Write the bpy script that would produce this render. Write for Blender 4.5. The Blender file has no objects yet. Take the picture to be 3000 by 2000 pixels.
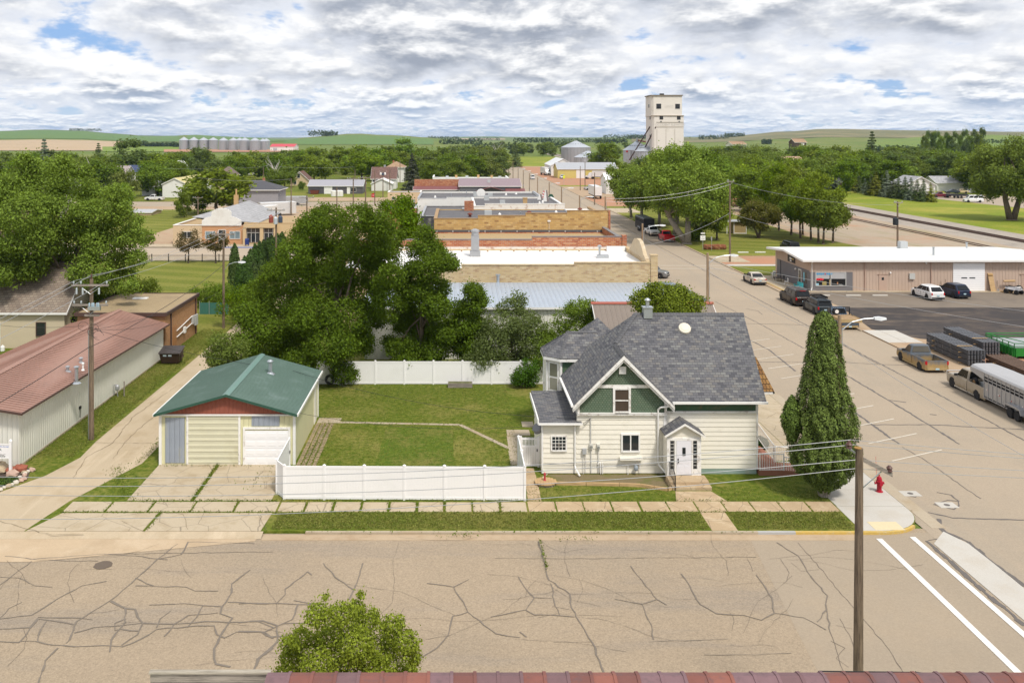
import bpy,math,random
import numpy as np
from mathutils import Vector,Matrix
R=math.radians
SC=bpy.context.scene
COL=SC.collection
# ---------------------------------------------------------------- camera
FPX,CX0,CY0,CAMH=2680.0,1335.0,400.0,20.0      # level camera with a shifted lens, 20 m up
cam=bpy.data.cameras.new('camera');camo=bpy.data.objects.new('camera',cam);COL.objects.link(camo)
camo.location=(0,0,CAMH);camo.rotation_euler=(R(90),0,0)
cam.sensor_width=36;cam.lens=36*FPX/3000
cam.shift_x=(1500- CX0)/3000;cam.shift_y=-(1000- CY0)/3000
cam.clip_end=60000;cam.clip_start=.5
SC.camera=camo
SC.view_settings.view_transform='Standard';SC.view_settings.look='None'
SC.view_settings.exposure=0.47;SC.view_settings.gamma=1
SC.cycles.max_bounces=5;SC.cycles.diffuse_bounces=3;SC.cycles.transparent_max_bounces=6
SC.cycles.caustics_reflective=False;SC.cycles.caustics_refractive=False

def G(px,py,z=0.0):
 Y=FPX*(CAMH- z)/(py- CY0);return ((px- CX0)*Y/FPX,Y)
def P(px,py,Y):
 return ((px- CX0)*Y/FPX,CAMH- (py- CY0)*Y/FPX)
def XP(px,Y):return (px- CX0)*Y/FPX
def ZP(py,Y):return CAMH- (py- CY0)*Y/FPX

# ---------------------------------------------------------------- node helper
class NT:
 def __init__(s,tree):s.t=tree;tree.nodes.clear()
 def a(s,typ,ins=None,**pr):
  n=s.t.nodes.new(typ)
  for k,v in pr.items():setattr(n,k,v)
  for k,v in (ins or {}).items():
   i=n.inputs[k]
   if isinstance(v,bpy.types.NodeSocket):s.t.links.new(v,i)
   else:i.default_value=v
  return n
 def m(s,op,a,b=0.0,c=0.0,clamp=False):
  n=s.a('ShaderNodeMath',{0:a,1:b,2:c},operation=op);n.use_clamp=clamp;return n.outputs[0]
 def mix(s,f,a,b,bt='MIX'):
  n=s.a('ShaderNodeMix',{0:f,6:a,7:b},data_type='RGBA',blend_type=bt);return n.outputs[2]
 def noise(s,vec,scale,det=3,rough=.55,dist=0,dim='3D'):
  n=s.a('ShaderNodeTexNoise',{'Scale':scale,'Detail':det,'Roughness':rough,'Distortion':dist},noise_dimensions=dim)
  if vec is not None:s.t.links.new(vec,n.inputs['Vector'])
  return n.outputs['Fac']
 def ramp(s,f,stops,interp='LINEAR'):
  n=s.a('ShaderNodeValToRGB',{0:f});r=n.color_ramp;r.interpolation=interp
  while len(r.elements)>1:r.elements.remove(r.elements[-1])
  for i,(p,c) in enumerate(stops):
   e=r.elements[0] if i == 0 else r.elements.new(p)
   e.position=p;e.color=c if len(c) == 4 else (*c,1)
  return n.outputs[0]
 def smooth(s,f,lo,hi):
  n=s.a('ShaderNodeMapRange',{0:f,1:lo,2:hi,3:0.0,4:1.0},interpolation_type='SMOOTHSTEP');return n.outputs[0]
def c4(c):return (c[0],c[1],c[2],1)

# ---------------------------------------------------------------- sky and sun
SUN_EL,SUN_AZ=56,152       # azimuth clockwise from +Y: behind the camera and to its right
W=bpy.data.worlds.new('World');SC.world=W;W.use_nodes=True
SKY=(.43,.49,.475,.63)
def build_world():
 k=NT(W.node_tree)
 d=k.a('ShaderNodeTexCoord').outputs['Generated']
 sx=k.a('ShaderNodeSeparateXYZ',{0:d});x,y,z=sx.outputs
 zc=k.m('MAXIMUM',z,0.0)
 sky=k.a('ShaderNodeTexSky',sky_type='NISHITA',sun_disc=False,sun_elevation=R(SUN_EL),sun_rotation=R(SUN_AZ),altitude=800,air_density=1.0,dust_density=0.6,ozone_density=1.4).outputs[0]
 def layer(zz,sx_,sz_,seed,warp=.12):
  pv=k.a('ShaderNodeCombineXYZ',{0:k.m('MULTIPLY',x,sx_),1:k.m('MULTIPLY',zz,sz_),2:seed}).outputs[0]
  big=k.noise(pv,.38,2,.5);med=k.noise(pv,1.0,8,.59,warp)
  return k.m('ADD',k.m('MULTIPLY',med,.74),k.m('MULTIPLY',big,.36))
 def pair(sx_,sz_,seed,dz):
  a=layer(zc,sx_,sz_,seed);b=layer(k.m('ADD',zc,dz),sx_,sz_,seed)
  return a,k.m('SUBTRACT',a,b)                  # density, and how fast it thins upward
 A,ua=pair(7.0,17,1.3,.012);B,ub=pair(17,46,5.1,.005);C_,uc=pair(42,150,9.4,.0016)
 wa=k.smooth(zc,.045,.085);wc=k.smooth(zc,.034,.012)
 fm=lambda f,p,q:k.a('ShaderNodeMix',{0:f,2:p,3:q},data_type='FLOAT').outputs[0]
 d0=fm(wa,fm(wc,B,C_),A);up=fm(wa,fm(wc,ub,uc),ua)
 mask=k.smooth(d0,SKY[0],SKY[1])
 lit=k.smooth(up,-.065,.085)
 thick=k.smooth(d0,SKY[2],SKY[3])
 hor=k.smooth(zc,0.0,.07)
 base=k.mix(thick,(5.9,6.15,6.7,1),k.mix(hor,(2.9,3.8,5.3,1),(2.7,3.0,3.6,1)))
 cloud=k.mix(lit,base,(7.9,7.9,7.9,1))
 gap=k.mix(hor,(3.6,4.7,6.3,1),(1.9,3.3,6.0,1))
 gap=k.mix(.2,gap,sky)
 cloud=k.mix(k.m('MULTIPLY',k.m('SUBTRACT',1.0,hor),.26),cloud,(4.7,5.5,6.7,1))
 col=k.mix(mask,gap,cloud)
 over=k.smooth(z,.22,.45)                         # overhead: an even broken deck
 col=k.mix(over,col,(6.2,6.4,6.8,1))
 below=k.m('LESS_THAN',z,-.004)
 col=k.mix(below,col,(2.0,2.1,1.6,1))
 bg=k.a('ShaderNodeBackground',{'Color':col,'Strength':0.1})
 k.a('ShaderNodeOutputWorld',{0:bg.outputs[0]})
build_world()
W.cycles.sampling_method='MANUAL';W.cycles.sample_map_resolution=512
sl=bpy.data.lights.new('sun','SUN');sl.energy=2.4;sl.angle=R(9);sl.color=(1,.935,.84)
so=bpy.data.objects.new('sun',sl);COL.objects.link(so)
sd=Vector((math.sin(R(SUN_AZ))*math.cos(R(SUN_EL)),math.cos(R(SUN_AZ))*math.cos(R(SUN_EL)),math.sin(R(SUN_EL))))
so.rotation_euler=sd.to_track_quat('Z','Y').to_euler();so.location=(0,-40,90)

# ---------------------------------------------------------------- materials
MATS={}
def _new(name):
 m=bpy.data.materials.new(name);m.use_nodes=True;k=NT(m.node_tree);MATS[name]=m
 return m,k
def _fin(k,col,rough=.8,metal=0.0,spec=.3,normal=None,**extra):
 ins={'Base Color':col,'Roughness':rough,'Metallic':metal,'Specular IOR Level':spec}
 if normal is not None:ins['Normal']=normal
 ins.update(extra)
 b=k.a('ShaderNodeBsdfPrincipled',ins);k.a('ShaderNodeOutputMaterial',{0:b.outputs[0]});return b
def mat(name,col,rough=.75,var=.10,scale=1.5,metal=0.0,spec=.3,bump=0.0,bscale=30,stain=None,sscale=.8,samt=.5,fine=0.0,fscale=60,coat=0.0):
 """plain material with large and fine colour variation and optional stains"""
 if name in MATS:return MATS[name]
 m,k=_new(name);v=k.a('ShaderNodeTexCoord').outputs['Object']
 n=k.noise(v,scale,4)
 c=k.mix(n,c4([x*(1- var) for x in col]),c4([min(1,x*(1+var)) for x in col]))
 if fine:
  f=k.noise(v,fscale,2,.6)
  c=k.mix(k.m('MULTIPLY',k.m('SUBTRACT',f,.5),2*fine),c,(1,1,1,1)) if False else k.mix(1.0,c,k.ramp(f,[(.3,(1- fine,)*3),(.7,(1+fine,)*3)]),'MULTIPLY')
 if stain:
  sn=k.smooth(k.noise(v,sscale,6,.65),.50,.72)
  c=k.mix(k.m('MULTIPLY',sn,samt),c,c4(stain))
 nrm=None
 if bump:
  nrm=k.a('ShaderNodeBump',{'Strength':bump,'Distance':.02,'Height':k.noise(v,bscale,4)}).outputs[0]
 _fin(k,c,rough,metal,spec,nrm,**({'Coat Weight':coat,'Coat Roughness':.08} if coat else {}))
 return m
def uvw(k,kz=1.0):
 v=k.a('ShaderNodeTexCoord').outputs['Object']
 s=k.a('ShaderNodeSeparateXYZ',{0:v})
 n=k.a('ShaderNodeSeparateXYZ',{0:k.a('ShaderNodeNewGeometry').outputs['Normal']})
 t=k.m('GREATER_THAN',k.m('ABSOLUTE',n.outputs[0]),k.m('ABSOLUTE',n.outputs[1]))
 u=k.a('ShaderNodeMix',{0:t,2:s.outputs[0],3:s.outputs[1]},data_type='FLOAT').outputs[0]
 flat=k.m('GREATER_THAN',n.outputs[2],.97)
 return v,u,k.m('ADD',k.m('MULTIPLY',s.outputs[2],kz),k.m('MULTIPLY',flat,s.outputs[1])),s
def brick(name,cols,mortar,bw,bh,ms=.012,rough=.85,kz=1.0,bump=.3,off=.5,blot=.25,blotcol=(.1,.07,.05)):
 m,k=_new(name);v,u,w,s=uvw(k,kz)
 vec=k.a('ShaderNodeCombineXYZ',{0:u,1:w,2:0.0}).outputs[0]
 b=k.a('ShaderNodeTexBrick',{'Vector':vec,'Color1':(0,0,0,1),'Color2':(1,1,1,1),'Mortar':(.5,.5,.5,1),'Scale':1.0,'Mortar Size':ms,'Mortar Smooth':.2,'Bias':0.0,'Brick Width':bw,'Row Height':bh})
 b.offset=off
 n=len(cols)
 c=k.ramp(b.outputs['Color'],[((i+.5)/n,cc) for i,cc in enumerate(cols)])
 big=k.noise(v,.35,5,.6)
 c=k.mix(k.m('MULTIPLY',k.smooth(big,.5,.75),blot),c,c4(blotcol))
 c=k.mix(b.outputs['Fac'],c,c4(mortar))
 f=k.noise(v,25,3);c=k.mix(1.0,c,k.ramp(f,[(.3,(.88,)*3),(.7,(1.1,)*3)]),'MULTIPLY')
 nm=k.a('ShaderNodeBump',{'Strength':bump,'Distance':.02,'Height':k.m('SUBTRACT',1.0,b.outputs['Fac'])}).outputs[0]
 _fin(k,c,rough,0,.2,nm);return m
def ribbed(name,col,pitch=.3,rough=.45,metal=0.0,amt=.6,var=.08,stain=None,samt=.4,horiz=False,spec=.4):
 """corrugated sheet: ribs as bump along the wall or roof"""
 m,k=_new(name);v,u,w,s=uvw(k)
 p=k.m('DIVIDE',w if horiz else u,pitch)
 fr=k.m('PINGPONG',p,.5)
 h=k.smooth(fr,.30,.42)
 n=k.noise(v,.9,4)
 c=k.mix(n,c4([x*(1- var) for x in col]),c4([min(1,x*(1+var)) for x in col]))
 if stain:
  sv=k.a('ShaderNodeMapping',{'Vector':v,'Scale':(1,1,.25)}).outputs[0]
  c=k.mix(k.m('MULTIPLY',k.smooth(k.noise(sv,.9,6,.7),.5,.72),samt),c,c4(stain))
 nm=k.a('ShaderNodeBump',{'Strength':amt,'Distance':.04,'Height':h}).outputs[0]
 _fin(k,c,rough,metal,spec,nm);return m
def leafmat(name,col,var=.35,trans=.3,ov=1.0):
 m,k=_new(name)
 isl=k.a('ShaderNodeNewGeometry').outputs['Random Per Island']
 obj=k.a('ShaderNodeObjectInfo').outputs['Random']
 obj=k.m('ADD',.5,k.m('MULTIPLY',k.m('SUBTRACT',obj,.5),ov));ob2=k.m('FRACT',k.m('MULTIPLY',obj,7.31)) if ov == 1.0 else obj
 c=k.mix(isl,c4([x*(1- var) for x in col]),c4([x*(1+var) for x in col]))
 hs=k.a('ShaderNodeHueSaturation',{'Hue':k.m('ADD',.488,k.m('MULTIPLY',obj,.028)),'Saturation':k.m('ADD',.95,k.m('MULTIPLY',obj,.12)),'Value':k.m('ADD',.86,k.m('MULTIPLY',ob2,.30)),'Color':c}).outputs[0]
 d=k.a('ShaderNodeBsdfPrincipled',{'Base Color':hs,'Roughness':.6,'Specular IOR Level':.12})
 t=k.a('ShaderNodeBsdfTranslucent',{'Color':k.mix(.5,hs,(.30,.36,.02,1))})
 mx=k.a('ShaderNodeMixShader',{0:trans,1:d.outputs[0],2:t.outputs[0]})
 k.a('ShaderNodeOutputMaterial',{0:mx.outputs[0]});return m
def grassmat(name,g1,g2,dry,dryamt=.5,scale=.35,mow=0.0):
 m,k=_new(name);v=k.a('ShaderNodeTexCoord').outputs['Object']
 n1=k.noise(v,scale,6,.62);n2=k.noise(v,3.0,4,.6);n3=k.noise(v,26,3,.7)
 c=k.mix(k.smooth(n2,.35,.65),c4(g1),c4(g2))
 dr=k.smooth(k.m('ADD',k.m('MULTIPLY',n1,.7),k.m('MULTIPLY',n2,.3)),.45,.66)
 c=k.mix(k.m('MULTIPLY',dr,dryamt),c,c4(dry))
 if mow:
  s=k.a('ShaderNodeSeparateXYZ',{0:v});st=k.m('SINE',k.m('MULTIPLY',k.m('ADD',s.outputs[1],k.m('MULTIPLY',s.outputs[0],.35)),1.1))
  c=k.mix(k.m('MULTIPLY',k.smooth(st,-.2,.6),mow),c,c4(dry))
 c=k.mix(1.0,c,k.ramp(n3,[(.3,(.62,)*3),(.7,(1.3,)*3)]),'MULTIPLY')
 nm=k.a('ShaderNodeBump',{'Strength':.7,'Distance':.05,'Height':k.m('ADD',n3,n2)}).outputs[0]
 _fin(k,c,.9,0,.1,nm);return m
def pavemat(name,col,spk=.25,patch=None,pamt=.5,pscale=.25,var=.10,crack=0.0,rough=.9,wear=None):
 """chip-seal or concrete: speckle, broad patches, worn streaks"""
 m,k=_new(name);v=k.a('ShaderNodeTexCoord').outputs['Object']
 n=k.noise(v,.16,6,.62);f=k.noise(v,13,3,.75);g=k.noise(v,45,2,.7)
 c=k.mix(n,c4([x*(1- var) for x in col]),c4([min(1,x*(1+var)) for x in col]))
 if patch:c=k.mix(k.m('MULTIPLY',k.smooth(k.noise(v,pscale,7,.68),.46,.66),pamt),c,c4(patch))
 if wear:
  mv=k.a('ShaderNodeMapping',{'Vector':v,'Scale':wear[0]}).outputs[0]
  c=k.mix(k.m('MULTIPLY',k.smooth(k.noise(mv,1.0,6,.65),.48,.7),wear[2]),c,c4(wear[1]))
 c=k.mix(1.0,c,k.ramp(k.m('ADD',k.m('MULTIPLY',f,.6),k.m('MULTIPLY',g,.4)),[(.34,(1- spk,)*3),(.66,(1+spk,)*3)]),'MULTIPLY')
 if crack:
  vo=k.a('ShaderNodeTexVoronoi',{'Vector':k.a('ShaderNodeMix',{0:.12,4:v,5:k.a('ShaderNodeTexNoise',{'Vector':v,'Scale':2.0}).outputs['Color']},data_type='VECTOR').outputs[1],'Scale':crack},feature='DISTANCE_TO_EDGE')
  c=k.mix(k.m('MULTIPLY',k.m('LESS_THAN',vo.outputs[0],.008),.45),c,(.06,.05,.045,1))
 nm=k.a('ShaderNodeBump',{'Strength':.35,'Distance':.01,'Height':g}).outputs[0]
 _fin(k,c,rough,0,.2,nm);return m
def woodmat(name,col,dark,rough=.85,vertical=True):
 m,k=_new(name);v=k.a('ShaderNodeTexCoord').outputs['Object']
 mv=k.a('ShaderNodeMapping',{'Vector':v,'Scale':(14,14,.8) if vertical else (.8,8,14)}).outputs[0]
 c=k.mix(k.smooth(k.noise(mv,1.5,6,.7),.38,.66),c4(col),c4(dark))
 _fin(k,c,rough,0,.2,k.a('ShaderNodeBump',{'Strength':.4,'Distance':.02,'Height':k.noise(mv,2,4)}).outputs[0]);return m
def glassmat(name,col=(.02,.025,.03),rough=.06,spec=.6):
 m,k=_new(name);v=k.a('ShaderNodeTexCoord').outputs['Object']
 c=k.mix(k.noise(v,.8,3),c4([x*.6 for x in col]),c4([x*1.5 for x in col]));_fin(k,c,rough,0,spec);return m
def emit(name,col,st):
 m,k=_new(name);e=k.a('ShaderNodeEmission',{0:c4(col),1:st});k.a('ShaderNodeOutputMaterial',{0:e.outputs[0]});return m

# ---------------------------------------------------------------- mesh builder
class MB:
 def __init__(s,org=(0,0,0)):s.v=[];s.f=[];s.o=Vector(org);s.mi=[];s.cur=0
 def add(s,vs,fs):
  b=len(s.v);s.v += [tuple(v) for v in vs];s.f += [tuple(i+b for i in f) for f in fs];s.mi += [s.cur]*len(fs);return s
 def box(s,x0,x1,y0,y1,z0,z1):
  return s.add([(x0,y0,z0),(x1,y0,z0),(x1,y1,z0),(x0,y1,z0),(x0,y0,z1),(x1,y0,z1),(x1,y1,z1),(x0,y1,z1)],
                     [(0,3,2,1),(4,5,6,7),(0,1,5,4),(1,2,6,5),(2,3,7,6),(3,0,4,7)])
 def quad(s,a,b,c,d):return s.add([a,b,c,d],[(0,1,2,3)])
 def poly(s,pts):return s.add(pts,[tuple(range(len(pts)))])
 def prism(s,pts,vec):
  """extrude a planar polygon (3-D points) by vec"""
  n=len(pts);vec=Vector(vec);a=[Vector(p) for p in pts]
  return s.add(a+[p+vec for p in a],[tuple(range(n))[::-1],tuple(range(n,2*n))]+[(i,(i+1) % n,(i+1) % n+n,i+n) for i in range(n)])
 def slab(s,pts,t):
  """roof slab: polygon thickened downwards by t"""
  n=len(pts);a=[Vector(p) for p in pts]
  return s.add(a+[p- Vector((0,0,t)) for p in a],[tuple(range(n)),tuple(range(n,2*n))[::-1]]+[(i,i+n,(i+1) % n+n,(i+1) % n) for i in range(n)])
 def tube(s,p0,p1,r0,r1=None,n=8,caps=True):
  p0=Vector(p0);p1=Vector(p1);r1=r0 if r1 is None else r1
  d=p1- p0
  if d.length<1e-6:return s
  q=d.to_track_quat('Z','Y');vs=[]
  for p,r in ((p0,r0),(p1,r1)):
   for i in range(n):
    a=2*math.pi*i/n;vs.append(p+q @ Vector((r*math.cos(a),r*math.sin(a),0)))
  fs=[(i,(i+1) % n,(i+1) % n+n,i+n) for i in range(n)]
  if caps:fs += [tuple(range(n))[::-1],tuple(range(n,2*n))]
  return s.add(vs,fs)
 def path(s,pts,r,n=6,r1=None):
  for i in range(len(pts)- 1):
   if r1 is None:a=b=r
   else:a=r+(r1- r)*i/(len(pts)- 1);b=r+(r1- r)*(i+1)/(len(pts)- 1)
   s.tube(pts[i],pts[i+1],a,b,n)
  return s
 def lathe(s,c,prof,n=20,axis='z'):
  vs=[]
  for (r,h) in prof:
   for i in range(n):
    a=2*math.pi*i/n
    p=(r*math.cos(a),r*math.sin(a),h)
    if axis == 'x':p=(h,r*math.cos(a),r*math.sin(a))
    if axis == 'y':p=(r*math.sin(a),h,r*math.cos(a))
    vs.append((c[0]+p[0],c[1]+p[1],c[2]+p[2]))
  m=len(prof);fs=[(j*n+i,j*n+(i+1) % n,(j+1)*n+(i+1) % n,(j+1)*n+i) for j in range(m- 1) for i in range(n)]
  fs += [tuple(range(n))[::-1],tuple(range((m- 1)*n,m*n))]
  return s.add(vs,fs)
 def ball(s,c,r,n=8,squash=(1,1,1),rng=None,jit=0):
  vs=[];m=n // 2+1
  for j in range(m+1):
   th=math.pi*j/m
   for i in range(n):
    a=2*math.pi*i/n;q=1+(rng.uniform(-jit,jit) if rng else 0)
    vs.append((c[0]+q*r*squash[0]*math.sin(th)*math.cos(a),c[1]+q*r*squash[1]*math.sin(th)*math.sin(a),c[2]+q*r*squash[2]*math.cos(th)))
  return s.add(vs,[(j*n+i,(j+1)*n+i,(j+1)*n+(i+1) % n,j*n+(i+1) % n) for j in range(m) for i in range(n)])
 def loft(s,rings,caps=True):
  n=len(rings[0]);vs=[p for r in rings for p in r]
  fs=[(j*n+i,j*n+(i+1) % n,(j+1)*n+(i+1) % n,(j+1)*n+i) for j in range(len(rings)- 1) for i in range(n)]
  if caps:fs += [tuple(range(n))[::-1],tuple(range((len(rings)- 1)*n,len(rings)*n))]
  return s.add(vs,fs)
 def build(s,name,m,parent=None,smooth=False,loc=(0,0,0),bevel=0):
  me=bpy.data.meshes.new(name);o3=s.o
  me.from_pydata([(v[0]- o3.x,v[1]- o3.y,v[2]- o3.z) for v in s.v],[],s.f)
  for mm in (m if isinstance(m,(list,tuple)) else [m]):me.materials.append(mm)
  if any(s.mi):me.polygons.foreach_set('material_index',s.mi)
  if smooth:me.polygons.foreach_set('use_smooth',[True]*len(me.polygons))
  me.update()
  o=bpy.data.objects.new(name,me);COL.objects.link(o)
  if parent is not None:o.parent=parent;o.location=loc
  else:o.location=loc if tuple(loc) != (0,0,0) else o3
  if bevel:
   b=o.modifiers.new('bevel','BEVEL');b.width=bevel;b.segments=2;b.limit_method='ANGLE';b.angle_limit=R(40)
  return o
def tag(o,label=None,cat=None,group=None,kind=None):
 if label:o['label']=label
 if cat:o['category']=cat
 if group:o['group']=group
 if kind:o['kind']=kind
 return o
def thing(name,label,cat,loc,group=None,rz=0):
 o=bpy.data.objects.new(name,None);COL.objects.link(o);o.location=loc;o.rotation_euler=(0,0,rz);o.empty_display_size=.3
 return tag(o,label,cat,group)
def struct(name,mb,m):return tag(mb.build(name,m),kind='structure')
def dup(root,loc,rz=None,sc=None,label=None,group=None):
 r=root.copy();COL.objects.link(r);r.location=loc
 if rz is not None:r.rotation_euler=(0,0,rz)
 if sc is not None:r.scale=sc if isinstance(sc,(tuple,list)) else (sc,sc,sc)
 if label:r['label']=label
 if group:r['group']=group
 for ch in list(root.children):
  c=ch.copy();COL.objects.link(c);c.parent=r
  for g in ch.children:
   d=g.copy();COL.objects.link(d);d.parent=c
 return r
def textmesh(name,body,size,loc,m,parent,rot=(90,0,0),ext=.004,align='CENTER',org=(0,0,0),sx=1.0):
 cu=bpy.data.curves.new(name,'FONT');cu.body=body;cu.size=size;cu.extrude=ext;cu.align_x=align;cu.align_y='CENTER';cu.resolution_u=2
 t=bpy.data.objects.new(name,cu);COL.objects.link(t)
 dg=bpy.context.evaluated_depsgraph_get();me=bpy.data.meshes.new_from_object(t.evaluated_get(dg))
 bpy.data.objects.remove(t);o=bpy.data.objects.new(name,me);COL.objects.link(o);me.materials.clear();me.materials.append(m)
 o.parent=parent;o.location=Vector(loc)- Vector(org);o.rotation_euler=[R(a) for a in rot];o.scale=(sx,1,1)
 return o
# ---------------------------------------------------------------- shared materials
white=mat('white_paint',(.80,.79,.77),.5,.04,.8,stain=(.5,.47,.42),sscale=1.2,samt=.25)
peel=mat('peeling_trim',(.80,.79,.77),.7,.05,.8,stain=(.33,.27,.22),sscale=3.2,samt=.75)
vinyl=mat('vinyl',(.84,.83,.83),.4,.02,.6,stain=(.55,.55,.5),sscale=.5,samt=.12)
glass=glassmat('glass');glassb=glassmat('glass_blue',(.05,.07,.09),.05,.7)
black=mat('black',(.015,.015,.017),.5);rubber=mat('rubber',(.022,.022,.024),.8,.2,4)
galv=mat('galvanised',(.50,.53,.56),.38,.08,2,metal=.75,spec=.5)
steel=mat('steel',(.42,.43,.45),.45,.1,2,metal=.4)
alu=mat('aluminium',(.40,.405,.42),.42,.06,1.2,metal=.45,stain=(.4,.38,.34),samt=.3)
polewood=woodmat('pole_wood',(.24,.18,.125),(.10,.075,.055))
greywood=woodmat('grey_wood',(.33,.29,.25),(.17,.15,.13),vertical=False)
newwood=woodmat('new_wood',(.55,.38,.2),(.38,.25,.13),vertical=False)
concrete=pavemat('concrete',(.42,.355,.265),.10,(.36,.27,.17),.6,.35)
concrete_new=pavemat('concrete_new',(.50,.475,.43),.05,(.44,.38,.3),.35,.5)
asphalt=pavemat('chipseal',(.335,.265,.187),.30,(.30,.245,.18),.5,.13,.12,wear=((.05,.35,1),(.235,.205,.175),.5))
avenue_m=pavemat('avenue_seal',(.37,.302,.226),.14,(.325,.272,.21),.6,.1,.08,wear=((.5,.035,1),(.32,.275,.215),.5))
inter_m=pavemat('intersection_seal',(.335,.275,.205),.13,(.36,.285,.2),.4,.2)
tar=mat('tar',(.135,.12,.11),.7,.15,3);tar_thin=mat('tar_worn',(.19,.16,.128),.8,.2,3)
lotgrey=pavemat('lot_asphalt',(.20,.165,.13),.16,(.13,.11,.095),.5,.3)
blacktop=pavemat('blacktop',(.052,.046,.045),.25,(.13,.10,.08),.5,.3,wear=((.12,.45,1),(.2,.15,.11),.6))
reddirt=pavemat('scoria',(.42,.215,.13),.18,(.33,.235,.15),.8,.22)
dirt=pavemat('bare_dirt',(.40,.295,.195),.14,(.36,.225,.145),.6,.2)
gravel=pavemat('ballast',(.36,.315,.265),.3,(.24,.215,.19),.6,.25)
yellowp=mat('kerb_yellow',(.55,.38,.10),.7,.15,4,stain=(.5,.45,.36),sscale=5,samt=.6)
whitep=mat('road_white',(.72,.70,.66),.7,.05,3,stain=(.45,.4,.32),sscale=6,samt=.45)
wornp=mat('road_worn',(.62,.57,.48),.7,.08,3,stain=(.42,.36,.27),sscale=5,samt=.6)
lawn=grassmat('lawn',(.085,.125,.012),(.145,.175,.024),(.30,.25,.08),.7,.16)
lawn2=grassmat('strip_grass',(.085,.11,.014),(.145,.145,.028),(.30,.235,.085),.85,.5)
parkgrass=grassmat('park_grass',(.12,.15,.02),(.17,.185,.03),(.30,.27,.07),.6,.06,.3)
field=grassmat('tall_grass',(.15,.215,.018),(.22,.255,.03),(.38,.33,.07),.8,.05)
farland=grassmat('far_land',(.11,.17,.03),(.16,.2,.045),(.28,.25,.09),.5,.004)

# ---------------------------------------------------------------- terrain: one sheet to the horizon, hills raised in it
def hill(x,y):
 h=0.0
 def sm(a,b,t):t=min(1,max(0,(t- a)/(b- a)));return t*t*(3- 2*t)
 def crest(pts,yc,w):
  """pts: photo px -> crest elevation seen at distance yc"""
  px=CX0+x/max(y,1)*FPX
  if px <= pts[0][0]:e=pts[0][1]
  elif px >= pts[-1][0]:e=pts[-1][1]
  else:
   for (a,ea),(b,eb) in zip(pts,pts[1:]):
    if a <= px <= b:t=sm(0,1,(px- a)/(b- a));e=ea+(eb- ea)*t;break
  top=CAMH+(CY0- e)*yc/FPX
  return top,yc,w
 if y>1000:
  for pts,yc,w in RIDGES:
   top,yc,w=crest(pts,yc,w)
   if y<yc:f=sm(yc- w,yc,y)
   else:f=1- .9*sm(yc,yc+w*.8,y)
   h=max(h,top*f) if top>0 else h
 return h
RIDGES=[
 ([(-900,388),(0,385),(120,381),(240,384),(330,392),(420,398),(500,399),(560,395),(640,399),(720,403),(860,412),(900,420)],3600,2200),
 ([(820,412),(900,403),(960,397),(1040,391),(1110,395),(1160,396),(1230,402),(1330,409),(1420,420)],2600,1300),
 ([(700,408),(1150,403),(1300,402),(1420,400),(1560,402),(1700,403),(1850,400),(2050,401),(2300,405)],9000,4000),
 ([(1700,420),(1780,409),(1860,403),(1960,403),(2050,404),(2160,399),(2270,387),(2340,385),(2400,379),(2470,378.5),(2560,381),(2680,383),(2800,384),(2950,387),(3900,388)],3000,1700),
 ([(2500,418),(2620,408),(2700,402),(2800,399),(2900,396),(3000,400),(3900,402)],1900,700),
]
def build_ground():
 ys=[-60,-20,20,80,160,300,500,700,900]
 y=1000
 while y<16000:ys.append(y);y *= 1.035
 ys += [16500]
 us=np.linspace(-1.15,1.25,150)
 vs=[];n=len(us)
 for y in ys:
  for u in us:
   w=max(y,420) if y<900 else y
   x=u*w;vs.append((x,y,hill(x,y)- .16))
 fs=[(j*n+i,j*n+i+1,(j+1)*n+i+1,(j+1)*n+i) for j in range(len(ys)- 1) for i in range(n- 1)]
 mb=MB();mb.add(vs,fs);o=mb.build('ground',farland,smooth=True);tag(o,kind='structure')
build_ground()
def fld(name,quad,m,off=.35,nx=24,ny=16):
 """a field draped on the terrain; quad = photo-direction px range and distances"""
 p0,p1,y0,y1=quad;mb=MB();vs=[]
 for j in range(ny+1):
  y=y0+(y1- y0)*j/ny
  for i in range(nx+1):
   x=XP(p0+(p1- p0)*i/nx,y);vs.append((x,y,hill(x,y)+off))
 mb.add(vs,[(j*(nx+1)+i,j*(nx+1)+i+1,(j+1)*(nx+1)+i+1,(j+1)*(nx+1)+i) for j in range(ny) for i in range(nx)])
 tag(mb.build(name,m,smooth=True),kind='structure')
crop=grassmat('crop_green',(.115,.20,.06),(.13,.21,.065),(.17,.22,.07),.4,.006)
pasture=grassmat('pasture',(.145,.148,.07),(.185,.18,.09),(.30,.245,.135),.9,.006)
soil=pavemat('plough_soil',(.44,.33,.21),.05,(.38,.28,.17),.5,.01)
fld('crop_field',(-400,900,2250,3420),crop,.5)
fld('crop_field',(830,1270,1650,2250),crop,.5)
fld('soil_field',(-300,385,1260,2150),soil,.45)
fld('soil_field',(1330,1480,5200,6400),soil,1.2)
fld('pasture_field',(1850,3300,2050,2990),pasture,.5)
fld('pasture_field',(-400,480,3300,3600),pasture,.9)
fld('meadow',(2560,3100,1350,1900),grassmat('meadow_green',(.14,.21,.045),(.17,.23,.05),(.25,.26,.07),.5,.01),.6)
fld('meadow',(300,640,1180,1500),grassmat('verge_green',(.16,.24,.04),(.19,.26,.05),(.30,.29,.08),.5,.01),.5)

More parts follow.
